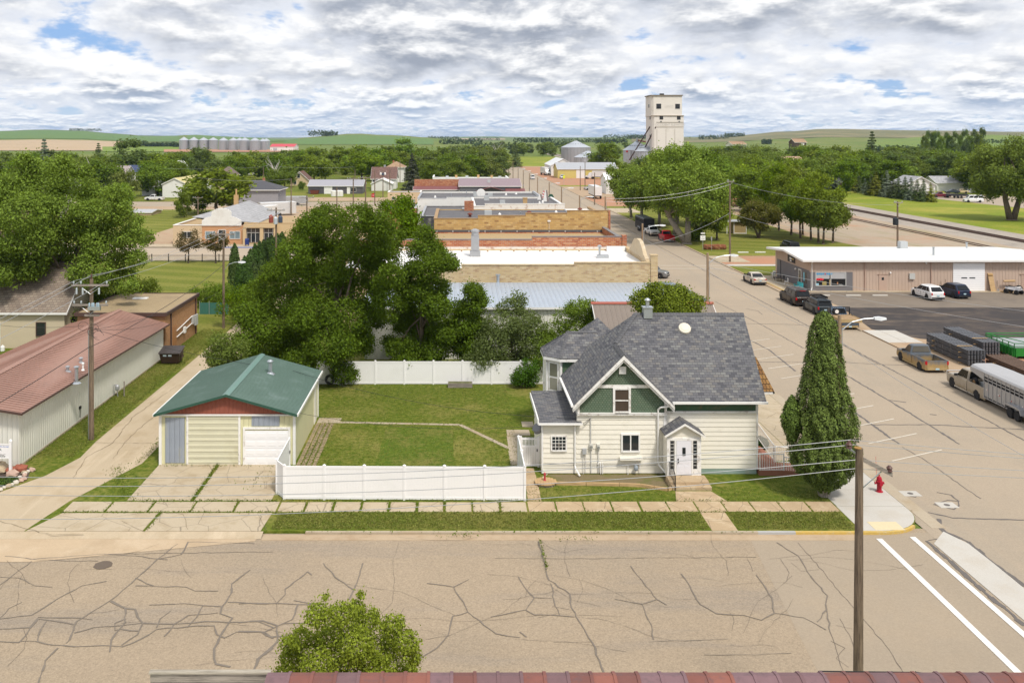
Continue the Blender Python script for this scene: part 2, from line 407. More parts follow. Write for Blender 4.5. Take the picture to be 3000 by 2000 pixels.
# ---------------------------------------------------------------- streets, blocks and surfaces (street level -0.12, lots level 0)
def sheet(name,pts,z,m):
 mb=MB();mb.poly([(x,y,z) for x,y in pts]);return struct(name,mb,m)
def rect(name,x0,x1,y0,y1,z,m):return sheet(name,[(x0,y0),(x1,y0),(x1,y1),(x0,y1)],z,m)
AVL,AVR=24.3,42.0
rect('road',-140,24.0,30,47,-.12,asphalt)                       # near street, worn chip seal
sheet('road',[(13.2,30),(42,30),(42,46.5),(14.8,46.5)],-.116,inter_m)
rect('avenue',24.0,AVR+.6,30,612,-.112,avenue_m)
rect('road',-200,24.0,153.4,165.5,-.11,pavemat('side_street',(.40,.33,.25),.08,(.45,.36,.26),.4,.1))
rect('road',-260,24.0,262,282,-.108,avenue_m)
rect('road',42.6,140,357,366,-.11,lotgrey)
rect('ground',AVR+.5,210,30,50,-.13,dirt)
# blocks
def block(name,x0,x1,y0,y1,z,m,rr=0):
 mb=MB();mb.box(x0,x1,y0,y1,-.2,z);return struct(name,mb,m)
kerb_c=concrete
mb=MB();n=10;rc=2.6                                           # corner block with a rounded kerb return
pts=[(-140,46.4),(AVL- rc,46.4)]+[(AVL- rc+rc*math.sin(a*math.pi/2/n),46.4+rc- rc*math.cos(a*math.pi/2/n)) for a in range(1,n+1)]+[(AVL,153),(-140,153)]
mb.prism([(x,y,-.2) for x,y in pts],(0,0,.2));struct('lawn',mb,lawn)
block('lawn',-200,AVL,166,261.5,0,dirt);block('lawn',-260,AVL,282.5,520,-.01,lawn)
block('lot_ground',AVR,101,50,612,-.004,dirt)
block('railway_ground',101,116,-10,1100,-.01,gravel)
block('lawn',116,420,-10,700,-.02,field)
# kerbs and gutters
mb=MB()
mb.box(-7.6,15.3,46.25,46.42,-.2,.012);struct('kerb',mb,kerb_c)
mb=MB();mb.box(-9.7,20.2,45.6,46.249,-.2,-.104);struct('gutter',mb,pavemat('gutter_concrete',(.43,.33,.225),.08,(.33,.23,.14),.6,.5))
mb=MB();mb.box(15.3,17.2,46.25,46.42,-.2,.012);struct('kerb',mb,mat('kerb_grey',(.42,.42,.41),.7))
mb=MB();mb.box(17.2,21.7,46.25,46.42,-.2,.012);mb.prism([(21.7,46.25,-.2)]+[(AVL- rc+(rc+.15)*math.sin(a*math.pi/2/n),46.4+rc- (rc+.15)*math.cos(a*math.pi/2/n),-.2) for a in range(0,6)]+[(AVL- rc+rc*math.sin(a*math.pi/2/n),46.4+rc- rc*math.cos(a*math.pi/2/n),-.2) for a in range(5,-1,-1)],(0,0,.214));struct('kerb',mb,yellowp)
mb=MB();mb.box(AVL,AVL+.16,49.0,153,-.2,.012);mb.box(AVL,AVL+.16,166,261,-.2,.012);mb.box(AVL,AVL+.16,283,520,-.2,.012);struct('kerb',mb,kerb_c)
mb=MB();mb.box(AVL+.16,AVL+.9,47,153,-.2,-.1);struct('gutter',mb,concrete)
mb=MB();mb.box(AVR- .16,AVR,94.5,127,-.2,.012);mb.box(AVR- .16,AVR,138,356,-.2,.012);mb.box(AVR- .16,AVR,367,610,-.2,.012);struct('kerb',mb,kerb_c)
# walks: slabs with open joints
def walk(name,x0,x1,y0,y1,nx,ny,m,z=.012,gap=.05,jit=.02,seed=1):
 rng=random.Random(seed);mb=MB()
 for i in range(nx):
  for j in range(ny):
   a=x0+(x1- x0)*i/nx;b=x0+(x1- x0)*(i+1)/nx;c=y0+(y1- y0)*j/ny;d=y0+(y1- y0)*(j+1)/ny
   mb.box(a+gap/2+rng.uniform(0,jit),b- gap/2- rng.uniform(0,jit),c+gap/2,d- gap/2,-.1,z+rng.uniform(-.004,.006))
 return struct(name,mb,m)
conc_or=pavemat('sandstone_concrete',(.43,.32,.20),.10,(.54,.43,.29),.8,1.1,.12,crack=.6)
conc_buff=pavemat('buff_concrete',(.45,.375,.27),.10,(.36,.285,.185),.7,.8,.1,crack=.55)
walk('sidewalk',-21.0,-9.6,48.75,50.15,5,1,conc_buff,gap=.06,jit=.04)
walk('sidewalk',-9.6,3.9,48.75,50.1,9,1,conc_buff,gap=.08,jit=.05,seed=2)
walk('sidewalk',3.9,20.6,48.8,50.15,11,1,conc_or,gap=.03,jit=.05,seed=3)
walk('path',3.95,4.75,50.2,55.2,1,5,conc_or,gap=.03,jit=.06,seed=9)
walk('path',13.0,14.35,46.45,48.75,1,2,conc_or,gap=.03,seed=4)
mb=MB();mb.prism([(12.1,50.2,-.1),(14.9,50.2,-.1),(14.4,51.6,-.1),(12.4,51.6,-.1)],(0,0,.115));struct('path',mb,conc_or)
walk('sidewalk',20.6,AVL,49.5,56.5,1,3,concrete_new,gap=.02,seed=5)
walk('sidewalk',18.2,AVL,56.5,92,2,9,conc_buff,gap=.02,seed=6)
walk('sidewalk',20.6,AVL,92,152.5,1,18,concrete_new,gap=.02,seed=6);walk('sidewalk',20.6,AVL,166.5,261,1,20,concrete_new,gap=.02,seed=7)
mb=MB();mb.prism([(x,y,-.1) for x,y in [(20.6,46.45),(AVL- rc,46.42)]+[(AVL- rc+(rc- .02)*math.sin(a*math.pi/2/n),46.42+rc- (rc- .02)*math.cos(a*math.pi/2/n)) for a in range(1,n+1)]+[(AVL- .02,49.48),(20.6,49.48)]],(0,0,.114));struct('sidewalk',mb,concrete_new)
mb=MB();mb.box(21.35,22.85,46.5,47.5,-.05,.024);struct('ramp_pad',mb,mat('tactile_pad',(.66,.56,.36),.8,.08,6,bump=.6,bscale=60))
# drive, aprons, alley
walk('driveway',-18.1,-14.55,50.25,55.85,1,1,conc_buff,gap=.04,seed=8)
walk('driveway',-14.4,-10.1,50.25,55.85,1,1,conc_buff,gap=.04,seed=8)
mb=MB()
mb.prism([(-21.8,46.4,-.12),(-15.9,46.4,-.12),(-15.8,48.62,-.12),(-20.9,48.62,-.12)],(0,0,.135));mb.prism([(-15.75,46.4,-.12),(-9.9,46.4,-.12),(-9.75,48.62,-.12),(-15.65,48.62,-.12)],(0,0,.137));struct('driveway',mb,conc_buff)
alley_m=pavemat('alley_concrete',(.45,.365,.255),.09,(.37,.285,.18),.6,.5,wear=((.9,.08,1),(.57,.47,.34),.6))
sheet('alley',[(-23.6,60),(-23.4,57),(-24.2,54),(-26.5,50.0),(-140,50.0),(-140,46.38),(-21.9,46.38),(-21.2,50.2),(-19.2,56),(-19.15,66),(-19.6,95),(-20.0,152),(-23.4,152),(-23.4,95)],.006,alley_m)
mb=MB();mb.poly([(-140,46.39,-.001),(-9.75,46.39,-.001),(-9.75,45.75,-.1045),(-140,45.75,-.1045)][::-1]);struct('driveway',mb,alley_m)
sheet('dust_patch',[(-140,46.38),(-140,42.4),(-40,42.9),(-20,43.3),(-15,44.4),(-10,45.5),(-9.8,46.38)],-.108,pavemat('dust',(.47,.36,.24),.08,(.40,.30,.195),.7,.3,wear=((.6,.5,1),(.55,.44,.31),.6)))

walk('brick_edging',-9.75,-8.45,55.5,63.8,4,26,brick('paver',[(.33,.25,.17),(.4,.3,.2),(.28,.23,.15)],(.12,.13,.04),.3,.3),.015,.05,.03,10)
# narrow yard path
mb=MB()
for (a,b) in [((-9.6,64.15),(.3,63.5)),((.3,63.5),(3.45,58.7))]:
 a=Vector((*a,0));b=Vector((*b,0));d=(b- a).normalized();q=Vector((-d.y,d.x,0))*.16;N_=9
 for i in range(N_):
  p=a.lerp(b,i/N_);r=a.lerp(b,(i+.96)/N_);mb.prism([p- q,r- q,r+q,p+q],(0,0,.02))
for (u0,u1,v0,v1) in ((3.35,4.1,55.7,58.2),(3.4,4.15,58.25,61.1),(3.45,5.0,61.2,62.4),(4.6,5.4,63.0,64.2),(-9.7,-8.1,63.9,65.0)):mb.box(u0,u1,v0,v1,0,.018)
struct('path',mb,concrete)
sheet('garden_patch',[(-4.9,55.3),(-.1,55.4),(-.2,62.8),(-4.8,63.0)],.004,grassmat('clover',(.08,.13,.014),(.125,.165,.022),(.26,.21,.07),.6,.4))
sheet('flower_bed',[(6.1,52.9),(12.2,52.3),(12.4,54.2),(5.4,54.2)],.004,pavemat('bed_soil',(.19,.15,.085),.25,(.12,.14,.03),.7,.8))
sheet('garden_bed',[(-27.6,55.2),(-25.6,55.2),(-25.0,53.4),(-26.9,50.2),(-33,50.2),(-33,55.2)],.01,pavemat('mulch',(.07,.055,.045),.3,(.16,.12,.09),.6,1))
# left of the alley, park and right side lots
sheet('lawn',[(-90,93.5),(-23.6,93.5),(-23.6,146),(-90,146)],.004,parkgrass)

rect('sidewalk',-90,-23,147.2,153,.008,concrete);rect('sidewalk',-120,-20,165.6,170,.008,conc_buff)
rect('lawn',-110,-58,171,250,.008,parkgrass);rect('lot_ground',-62,-50,170,200,.012,dirt);rect('lawn',-90,-22,283,330,.006,parkgrass)
rect('lot_ground',-66,-22,283,300,.012,dirt)
rect('sidewalk',-24,-14,205,262,.014,conc_buff)
rect('parking_lot',AVR+3.2,101,106.5,118.4,.004,lotgrey);sheet('blacktop',[(AVR+1.2,95),(46,90.5),(62,84),(101,84),(101,108),(80,108.5),(74,107),(AVR+3.2,107)],.008,blacktop)
sheet('scoria_ground',[(47,89.6),(62,85.5),(101,85),(101,60),(44,60)],.006,reddirt)
walk('driveway',42.0,45.4,88.8,94.5,2,1,concrete_new,.014,.03)
walk('sidewalk',45.9- 3.2,45.9,118.4,131.5,1,4,conc_buff,.016,.02);mb=MB();mb.box(42.55,42.7,118,131.6,-.1,.05);struct('kerb',mb,yellowp)
mb=MB();mb.box(42.68,76,117.6,118.59,-.1,.03);struct('kerb',mb,conc_buff)
sheet('lawn',[(42.2,131.8),(52,131.8),(52,141.2),(42.2,141.2)],.01,parkgrass);rect('driveway',42.2,100,143.4,153,.012,reddirt);rect('path',42.2,51,141.3,143.2,.02,concrete_new);rect('sidewalk',42.05,47,145.5,153,.024,conc_buff)
sheet('lawn',[(42.2,153.4),(72,153.2),(76,156),(70,185),(72,262),(42.2,262)],.014,parkgrass)
sheet('scoria_ground',[(42.2,300),(100,300),(100,356),(42.2,356)],.01,dirt);sheet('scoria_ground',[(42.2,262.5),(100,262.5),(100,300),(42.2,300)],.012,reddirt);sheet('scoria_ground',[(42.2,366.5),(100,366.5),(100,600),(42.2,600)],.012,reddirt);rect('verge',42.3,90,366.6,374,.02,field);rect('driveway',42.05,49,240,255,.02,conc_buff)
sheet('track_bed_ground',[(72,153),(101,153),(101,262),(76,262)],.008,pavemat('rail_yard',(.37,.30,.225),.2,(.40,.24,.15),.8,.06,wear=((.3,.03,1),(.2,.21,.07),.55)))
rect('lawn',-80,99,614,900,-.05,field)
sheet('road',[G(*p) for p in ((2590,566),(2735,582),(3000,610),(3400,655),(3400,612),(3000,578),(2735,564),(2590,556))],.0,avenue_m)

# ---------------------------------------------------------------- painted lines and tar
def ribbon(mb,pts,w,z,jit=0,rng=None):
 for i in range(len(pts)- 1):
  a=Vector((*pts[i],0));b=Vector((*pts[i+1],0));d=(b- a)
  if d.length<.01:continue
  d.normalize();q=Vector((-d.y,d.x,0))*w/2
  e=d*w*.3
  mb.poly([(p.x,p.y,z) for p in (a- q- e,b- q+e,b+q+e,a+q- e)])
def wig(pts,rng,amp=.12,step=.7):
 out=[]
 for (a,b) in zip(pts,pts[1:]):
  L=math.dist(a,b);n=max(1,int(L/step))
  for i in range(n):
   t=i/n;out.append((a[0]+(b[0]- a[0])*t+(rng.uniform(-amp,amp) if i else 0),a[1]+(b[1]- a[1])*t+(rng.uniform(-amp,amp) if i else 0)))
 return out+[pts[-1]]
rng=random.Random(5);WSC=.54
def tarlines(lines,w,name,m,z0):
 mb=MB()
 for i,(ln,ww) in enumerate(lines):
  g=[G(px,py,-.12) for px,py in ln];pts=wig(g,rng,.045,.35);ww *= WSC;zz=z0+i*.00012
  for j in range(len(pts)- 1):ribbon(mb,pts[j:j+2],ww*rng.uniform(.55,1.3),zz+(j % 2)*.00006)
 struct(name,mb,m)
K=lambda crop,sc,pts:[(crop[0]+x*sc,crop[1]+y*sc) for x,y in pts]
A1=lambda*p:K((0,1200),.5102,p);A2=lambda*p:K((1450,1250),.5102,p);A3=lambda*p:K((700,1650),.4677,p);A4=lambda*p:K((2200,1200),.5102,p);A5=lambda*p:K((2200,750),.3507,p)
near=[(A1((30,840),(180,858),(420,840),(600,828),(780,838),(905,856),(960,815),(1020,770)),.10),(A1((180,858),(380,868),(560,868)),.07),(A1((600,830),(840,826),(1040,822),(1568,815)),.07),
 (A1((1080,760),(1240,762),(1460,768)),.07),(A1((1080,760),(1040,830),(905,856),(780,970),(640,1090),(440,1215),(400,1320),(380,1340)),.14),(A1((905,856),(960,860)),.12),
 (A1((0,1200),(180,1180),(330,1085),(470,1010),(610,985)),.12),(A1((0,1005),(180,870)),.08),(A1((0,960),(110,965),(200,1010),(300,1018)),.08),(A1((0,1195),(50,1140),(125,1105)),.10),
 (A1((0,1258),(170,1250),(220,1190),(460,1195),(530,1205)),.11),(A1((220,1200),(330,1215),(420,1232)),.12),(A1((220,1200),(110,1335),(0,1330)),.13),(A1((265,1215),(235,1260),(215,1330),(300,1350),(430,1360),(640,1355),(700,1360),(800,1320),(900,1260),(1080,1245)),.13),(A1((110,1330),(215,1330)),.09),
 (A1((640,1100),(720,1140),(775,1145),(790,1190),(820,1225)),.2),(A1((720,1140),(720,1220),(640,1320),(630,1390)),.14),(A1((720,1200),(660,1225),(660,1265),(700,1260),(800,1270)),.12),(A1((430,1280),(540,1250),(720,1235),(820,1225),(1000,1230),(1180,1215),(1310,1220),(1480,1215),(1568,1250)),.13),(A1((820,1225),(790,1290),(700,1350)),.16),(A1((900,1250),(920,1200),(980,1155)),.12),(A1((945,1300),(1000,1230),(1080,1180),(1250,1165)),.12),(A1((1080,1245),(1130,1190),(1165,1125)),.12),(A1((780,1010),(900,1014),(1070,1018),(1120,1040),(1250,1040)),.09),(A1((780,965),(880,1010)),.09),(A1((860,1120),(1060,1112),(1280,1130)),.10),
 (A1((1435,920),(1330,1000),(1330,1050),(1275,1130),(1265,1170),(1335,1195),(1290,1260),(1230,1370),(1240,1460),(1320,1475)),.17),(A1((1080,1245),(1230,1240),(1245,1290),(1290,1310),(1360,1275),(1500,1275),(1568,1310)),.13),(A1((1310,1105),(1568,1112)),.10),(A1((1568,1370),(1480,1430),(1450,1510)),.16),(A1((330,1370),(260,1440),(220,1568)),.13),
 (A3((0,253),(235,250),(290,195),(290,160),(430,52),(455,72)),.12),(A3((235,250),(380,258),(550,252)),.12),(A3((345,232),(460,252)),.10),(A3((370,255),(335,350),(270,380),(160,430),(0,425)),.14),(A3((0,372),(150,360),(240,390),(240,490),(130,590),(80,690)),.17),(A3((270,378),(450,370),(540,310)),.12),(A3((160,430),(200,460),(300,455)),.12),(A3((530,0),(600,85),(720,165),(690,225)),.13),(A3((775,0),(720,165)),.14),
 (A3((1180,125),(1345,148),(1440,100)),.09),(A3((1345,148),(1405,240),(1435,305),(1340,330),(1310,450),(1240,530),(1140,590)),.10),(A3((1435,305),(1610,440),(1760,465)),.09),(A3((1750,85),(1790,150),(1850,215),(1800,290),(1580,335)),.10),(A3((1850,215),(1960,220)),.08),(A3((1800,295),(1850,322),(2020,328),(2100,335)),.09),(A3((1760,430),(1800,460)),.08),
 (A2((250,660),(290,800),(310,880),(430,960),(440,1040),(500,1140),(560,1240),(625,1410)),.12),(A2((320,900),(340,1000),(370,1080)),.08),(A2((690,990),(845,1018),(930,990),(815,850),(780,800)),.09),(A2((845,1018),(900,1140),(910,1220)),.09),(A2((930,990),(985,1022)),.08),(A2((1070,845),(1120,915),(1180,1020),(1270,1072),(1430,1082),(1530,1110),(1605,1070),(1590,980),(1545,910),(1500,850)),.11),(A2((1605,1070),(1770,1095),(1900,1165)),.09),(A2((1620,665),(1740,740),(1830,880),(1910,970),(1905,1050),(1925,1180)),.10),(A2((1905,1050),(1850,1120)),.10),(A2((0,755),(400,758),(900,752),(1500,748)),.05),(A2((880,1235),(1340,1218)),.04),(A2((1200,1310),(1500,1310),(1700,1300)),.04)]
tarlines(near,.1,'tar_seam',tar_thin,-.105)
AL=lambda*p:K((0,780),.3444,p)
mb=MB()
for ln,ww in ((AL((1310,1150),(1230,1215),(1140,1275),(1060,1370),(960,1500),(860,1560)),.05),(AL((1300,1290),(1160,1400),(1080,1480),(960,1640)),.04),(AL((1500,1020),(1310,1150)),.03),(AL((720,1500),(1340,1505)),.03),(A1((0,640),(300,720),(480,715)),.04),(A1((650,190),(500,270),(420,390)),.04),(A1((920,590),(1050,600),(1080,690)),.03),(A1((1480,600),(1530,690)),.03),(A1((700,640),(830,700)),.03)):
 pts=wig([G(*p) for p in ln],rng,.06,.4)
 for j in range(len(pts)- 1):ribbon(mb,pts[j:j+2],ww*rng.uniform(.4,1.2),.0225+(j % 2)*.0004)
struct('road_crack',mb,mat('joint_dark',(.20,.155,.10),.9))
fine=[(A2((1740,665),(1900,850),(2060,1040),(2120,1110),(2240,1250),(2350,1420)),.045),(A2((1925,1180),(1960,1280),(2000,1400)),.05),(A2((1640,760),(1690,840),(1660,900)),.03),(A2((1700,780),(1760,830),(1860,820)),.03),(A2((1960,1140),(2050,1160)),.03),(A2((1980,1100),(2050,1230),(2090,1390)),.03),(A2((1930,1230),(2010,1270),(1960,1330),(2030,1380)),.035),(A2((270,655),(310,690),(380,720)),.03),(A2((1450,760),(1480,830)),.03),(A2((430,960),(570,958)),.03),(A2((430,1050),(330,1030)),.03)]
for _ in range(46):
 x=rng.uniform(20,2350);y=rng.uniform(1500,1930) if x>900 else rng.uniform(1600,1950)
 L=rng.uniform(20,110);a=rng.choice([0,.1,1.2,1.9,-.1])+rng.uniform(-.3,.3)
 pts=[(x,y)]
 for q in range(4):pts.append((pts[-1][0]+L*math.cos(a),pts[-1][1]+.6*L*math.sin(a)));a += rng.uniform(-.5,.5)
 fine.append((pts,.022))
tarlines(fine,.05,'road_crack',mat('crack_dark',(.15,.125,.10),.9),-.104)
WSC=.75
ave=[(A5((-700,-43),(0,330),(460,575),(1050,885),(1450,1095),(2000,1385),(2281,1540)),.17),(A5((-300,380),(70,565),(440,770)),.13),(A5((740,960),(1150,1205),(1480,1405),(1740,1570)),.2),(A5((0,705),(160,790),(370,960)),.2),(A5((820,1270),(1000,1400),(1150,1510),(1240,1570)),.22),(A5((-2200,-890),(-1400,-430),(-700,-43)),.14),
 (A5((0,565),(440,575)),.12),(A5((-600,556),(0,565)),.1),(A5((50,885),(400,888),(740,885),(1050,905),(1380,915)),.13),(A5((840,1410),(1480,1408),(2010,1435),(2281,1450)),.16),(A5((740,730),(1060,900)),.12),(A5((1160,1205),(1290,1222)),.2),(A5((1500,1322),(1545,1328)),.15),(A5((-40,440),(60,460),(95,490)),.09),(A4((1020,590),(1160,622),(1340,628),(1568,634)),.14),(A4((870,215),(1000,290),(1200,430),(1320,510)),.07),
 (A4((1080,630),(1080,670),(1110,700),(1250,760),(1380,870),(1568,1010)),.26),(A4((1010,755),(1120,850),(1300,1010),(1568,1235)),.28),(A4((1020,750),(1150,735)),.1),(A4((1050,545),(1130,520),(1190,525),(1195,550),(1165,572),(1060,548)),.1),(A4((1070,475),(1150,490),(1195,525)),.1),(A4((870,470),(965,482),(945,502),(875,488)),.09)]
tarlines(ave,.2,'tar_seam',tar,-.102)
mb=MB()
ribbon(mb,[G(*A4((740,745))[0],-.12),G(*A4((1560,1535))[0],-.12)],.30,-.0985);ribbon(mb,[G(*A4((932,735))[0],-.12),G(*A4((1600,1320))[0],-.12)],.30,-.098);struct('crosswalk_line',mb,whitep)
mb=MB();mb.poly([(*G(*p,-.12),-.097) for p in A4((1105,700),(1050,770),(1568,1210),(1800,1400),(1800,1190),(1568,1025),(1390,880),(1250,770))]);struct('valley_gutter',mb,concrete_new)
mb=MB()
for k_ in range(12):
 y=57.3+k_*3.22
 if y>90:break
 ribbon(mb,[(27.1,y- .55),(31.2,y+1.45)],.11,-.0985)
for y in (139.4,142.6):ribbon(mb,[(24.8,y),(42,y)],.25,-.098)
struct('parking_stripe',mb,wornp)
mb=MB()
for p in (A4((915,482))[0],A4((1125,548))[0]):
 x,y=G(*p,-.12);mb.box(x- .5,x+.5,y- .38,y+.38,-.13,-.096)
struct('valve_pad',mb,concrete_new)
mb=MB()
for p in (A4((915,482))[0],A4((1125,548))[0]):
 x,y=G(*p,-.12);mb.lathe((x,y,0),[(.16,-.1),(.16,-.09)],12)
struct('valve_cover',mb,tar)
mb=MB();x,y=G(302,1655,-.12);mb.poly([(x+.42*math.cos(a*.4)*(1+.1*math.sin(a*3)),y+.42*math.sin(a*.4),-.099) for a in range(16)]);struct('oil_stain',mb,mat('oil',(.13,.10,.075),.7))
# ================================================================ the house on the corner
cream=mat('cream_siding',(.80,.765,.675),.55,.03,.6,stain=(.5,.47,.38),sscale=.9,samt=.22)
greensc=brick('green_shingle',[(.125,.175,.12),(.145,.2,.14),(.135,.185,.13),(.16,.205,.145)],(.05,.085,.05),.16,.12,.012,.7,bump=.8)
greenlap=mat('green_lap',(.06,.12,.068),.7,.1,2,stain=(.25,.15,.08),sscale=2.5,samt=.35)
shingle=brick('asphalt_shingle',[(.092,.093,.105),(.15,.15,.16),(.115,.116,.128),(.205,.205,.20),(.13,.13,.142),(.18,.172,.165)],(.06,.06,.066),.32,.17,.01,.9,1.41,.5,blot=.15,blotcol=(.08,.08,.085))
shcap=mat('ridge_cap',(.115,.115,.122),.9,.25,3)
cedar=brick('cedar_shake',[(.26,.14,.05),(.33,.19,.07),(.2,.1,.04)],(.07,.04,.02),.2,.25,.02,.9,1.2,.8)
fndn=mat('foundation',(.27,.36,.32),.9,.1,2,stain=(.42,.38,.3),sscale=2,samt=.5)
def lap(mb,x0,x1,y,z0,z1,h=.283,lip=.035,axis='y',sgn=-1):
 """clapboards: every course a leaning face with a lip under it, on a wall at y (or at x when axis='x')"""
 n=max(1,round((z1- z0)/h));h=(z1- z0)/n
 for i in range(n):
  a=z0+i*h;b=a+h
  def p(u,off,z):return (u,y+sgn*off,z) if axis == 'y' else (y+sgn*off,u,z)
  mb.quad(p(x0,lip,a),p(x1,lip,a),p(x1,.004,b),p(x0,.004,b));mb.quad(p(x0,0,a),p(x1,0,a),p(x1,lip,a),p(x0,lip,a))
  mb.quad(p(x0,0,a),p(x0,lip,a),p(x0,.004,b),p(x0,0,b));mb.quad(p(x1,0,b),p(x1,.004,b),p(x1,lip,a),p(x1,0,a))
def caps(mb,p,q,w=.17,step=.2,lift=.02,drop=.45):
 """overlapping ridge shingles along p-q"""
 p=Vector(p);q=Vector(q);d=q- p;L=d.length;d.normalize();s=d.cross(Vector((0,0,1))).normalized();n=int(L/step);dn=Vector((0,0,-drop*w))
 for i in range(n):
  a=p+d*(L*i/n)+Vector((0,0,lift+.022));b=p+d*(L*(i+1.1)/n)+Vector((0,0,lift))
  mb.quad(a- s*w+dn,b- s*w+dn,b,a);mb.quad(a,b,b+s*w+dn,a+s*w+dn);mb.poly([a- s*w+dn,a,a+s*w+dn,a- Vector((0,0,.05))])
def window(par,org,x0,x1,z0,z1,y,fr=white,t=.09,pane=glass,cols=1,rows=1,dep=.05,bar=.03,axis='y',sgn=-1,nm='window',label=None):
 """frame with a pane (and bars) set proud of a wall"""
 f=MB(org);g=MB(org)
 def B(mb,u0,u1,o0,o1,a,b):
  lo,hi=sorted((y+sgn*o0,y+sgn*o1))
  mb.box(u0,u1,lo,hi,a,b) if axis == 'y' else mb.box(lo,hi,u0,u1,a,b)
 B(f,x0- t,x0,-.01,dep,z0- t,z1+t);B(f,x1,x1+t,-.01,dep,z0- t,z1+t);B(f,x0,x1,-.01,dep- .003,z1,z1+t);B(f,x0,x1,-.01,dep+.03,z0- t,z0)
 for i in range(1,cols):u=x0+(x1- x0)*i/cols;B(f,u- bar/2,u+bar/2,0,dep- .01,z0,z1)
 for i in range(1,rows):u=z0+(z1- z0)*i/rows;B(f,x0,x1,0,dep- .012,u- bar/2,u+bar/2)
 B(g,x0,x1,0,.018,z0,z1)
 o=f.build(nm,fr,par);g.build('pane',pane,o)
 if label:o['label']=label
 return o
def build_house():
 O=(11.5,56.5,0);T=thing('house','cream clapboard corner house with grey shingle roof and green shingled gable','house',O)
 Y0=54.3
 w=MB(O);lap(w,5.15,7.18,Y0,.05,3.02);lap(w,7.18,12.45,Y0,.05,3.5);lap(w,12.45,17.86,Y0,.32,3.62);lap(w,54.3,59.6,5.15,.05,3.0,axis='x');lap(w,54.3,62.4,17.86,.32,3.62,axis='x',sgn=1);lap(w,59.6,62.4,7.3,.05,3.6,axis='x')
 w.box(5.16,7.29,54.31,59.59,.05,3.02);w.box(7.31,12.44,54.31,57,.05,3.6);w.box(12.43,17.85,54.31,62.4,.32,3.65);w.box(7.31,12.4,57,62.4,.05,3.65)
 w.build('wall',cream,T)
 m=MB(O);m.box(12.5,17.84,54.28,62.38,-.05,.318);m.build('foundation',fndn,T)
 m=MB(O);m.box(12.46,17.83,54.3,62.38,3.74,4.4);m.prism([(17.82,54.4,4.4),(17.82,62.1,4.4),(17.82,58.2,8.3)],(-.1,0,0));m.build('upper_wall',greenlap,T)
 m=MB(O);m.prism([(7.32,54.21,3.66),(12.43,54.21,3.66),(12.43,54.21,4.5),(9.88,54.21,6.98),(7.32,54.21,4.5)],(0,.3,0));m.build('gable',greensc,T)
 r=MB(O)
 r.slab([(12.66,53.85,4.42),(18.3,53.85,4.42),(18.3,58.2,8.77),(11.45,58.2,8.77),(9.88,56.63,7.2)],.1)
 r.slab([(9.88,53.7,7.2),(9.88,56.63,7.2),(11.45,58.2,8.77),(6.93,62.72,4.25),(6.93,53.7,4.25)],.1)
 r.slab([(9.88,53.7,7.2),(12.82,53.7,4.26),(12.66,53.85,4.42),(9.88,56.63,7.2)],.1)
 r.slab([(18.3,58.2,8.77),(18.3,62.55,4.42),(7.1,62.55,4.42),(11.45,58.2,8.77)],.1)
 r.slab([(4.92,54.0,3.12),(7.45,54.0,3.12),(7.45,59.6,3.42),(4.92,59.6,3.42)],.08)
 ro=r.build('roof',shingle,T)
 
 for cp in (((11.4,58.2,8.77),(18.3,58.2,8.77),.17,.2,.02,1),((9.88,53.7,7.2),(9.88,56.6,7.2),.17,.2,.02,1),((9.9,56.65,7.22),(11.45,58.2,8.77),.16,.2,.03,.3),((4.92,59.6,3.42),(7.2,59.6,3.42),.1,.2,.02,.45)):c=MB(O);caps(c,*cp);c.build('ridge_cap',shcap,ro)
 # trim: barge boards, friezes, gutters, corner boards
 t=MB(O)
 for s in (-1,1):
  a=Vector((9.88,53.68,7.14));b=Vector((9.88+s*2.98,53.68,4.16));n=Vector((0,0,-.24))
  t.prism([a,b,b+n*.8,a+n],(0,.05,0));a2=a+Vector((0,.1,-.26));b2=b+Vector((0,.1,-.22));t.prism([a2,b2,b2+n*.6,a2+n*.6],(0,.35,0))
 t.box(7.2,12.52,54.13,54.29,3.5,3.655);t.box(7.22,12.5,54.1,54.2,3.6,3.66);t.box(8.3,11.45,54.16,54.209,5.12,5.30);t.box(12.4,17.92,54.2,54.29,3.62,3.735);t.box(17.8,17.93,54.2,54.3,3.736,4.4)
 for x in (7.2,12.36):t.box(x,x+.14,54.12,54.2,3.662,4.5)
 t.box(12.33,12.5,54.24,54.29,.3,3.5);t.box(17.84,17.93,54.22,54.3,.3,3.6);t.box(5.1,5.2,54.24,54.3,.05,3.0);t.build('trim',peel,T)
 g=MB(O);g.box(12.75,18.36,53.72,53.84,4.28,4.40);g.box(4.88,7.5,53.88,53.99,3.0,3.1);g.prism([(6.78,53.7,4.22),(6.92,53.7,4.22),(6.92,53.7,4.1),(6.78,53.7,4.1)],(0,6.3,0));g.box(4.84,4.915,54.0,59.7,3.0,3.3);g.build('gutter',white,T)
 for pts in ([(7.07,53.95,3.02),(7.07,54.2,2.85),(7.07,54.2,.5),(7.1,54.1,.35),(7.3,53.7,.08)],[(12.85,53.75,4.25),(12.5,53.9,4.1),(12.1,54.0,4.02),(11.98,54.12,3.85),(11.98,54.18,.75),(12.05,54.1,.55),(12.6,52.9,.06)]):
  d=MB(O);d.path(pts,.055,6);d.build('downspout',white,T)
 window(T,O,9.44,10.24,3.74,5.02,54.2,peel,.13,glassmat('dark_pane',(.055,.04,.03)),1,2,.07,.06,label='tall sash window in the green gable')
 window(T,O,5.72,6.52,1.43,2.21,54.26,peel,.08,glass,4,4,.05,.026,label='small glass block window')
 window(T,O,9.9,10.84,1.4,2.31,54.26,white,.09,glass,2,1,.07,.07,label='twin casement window over a flower box')
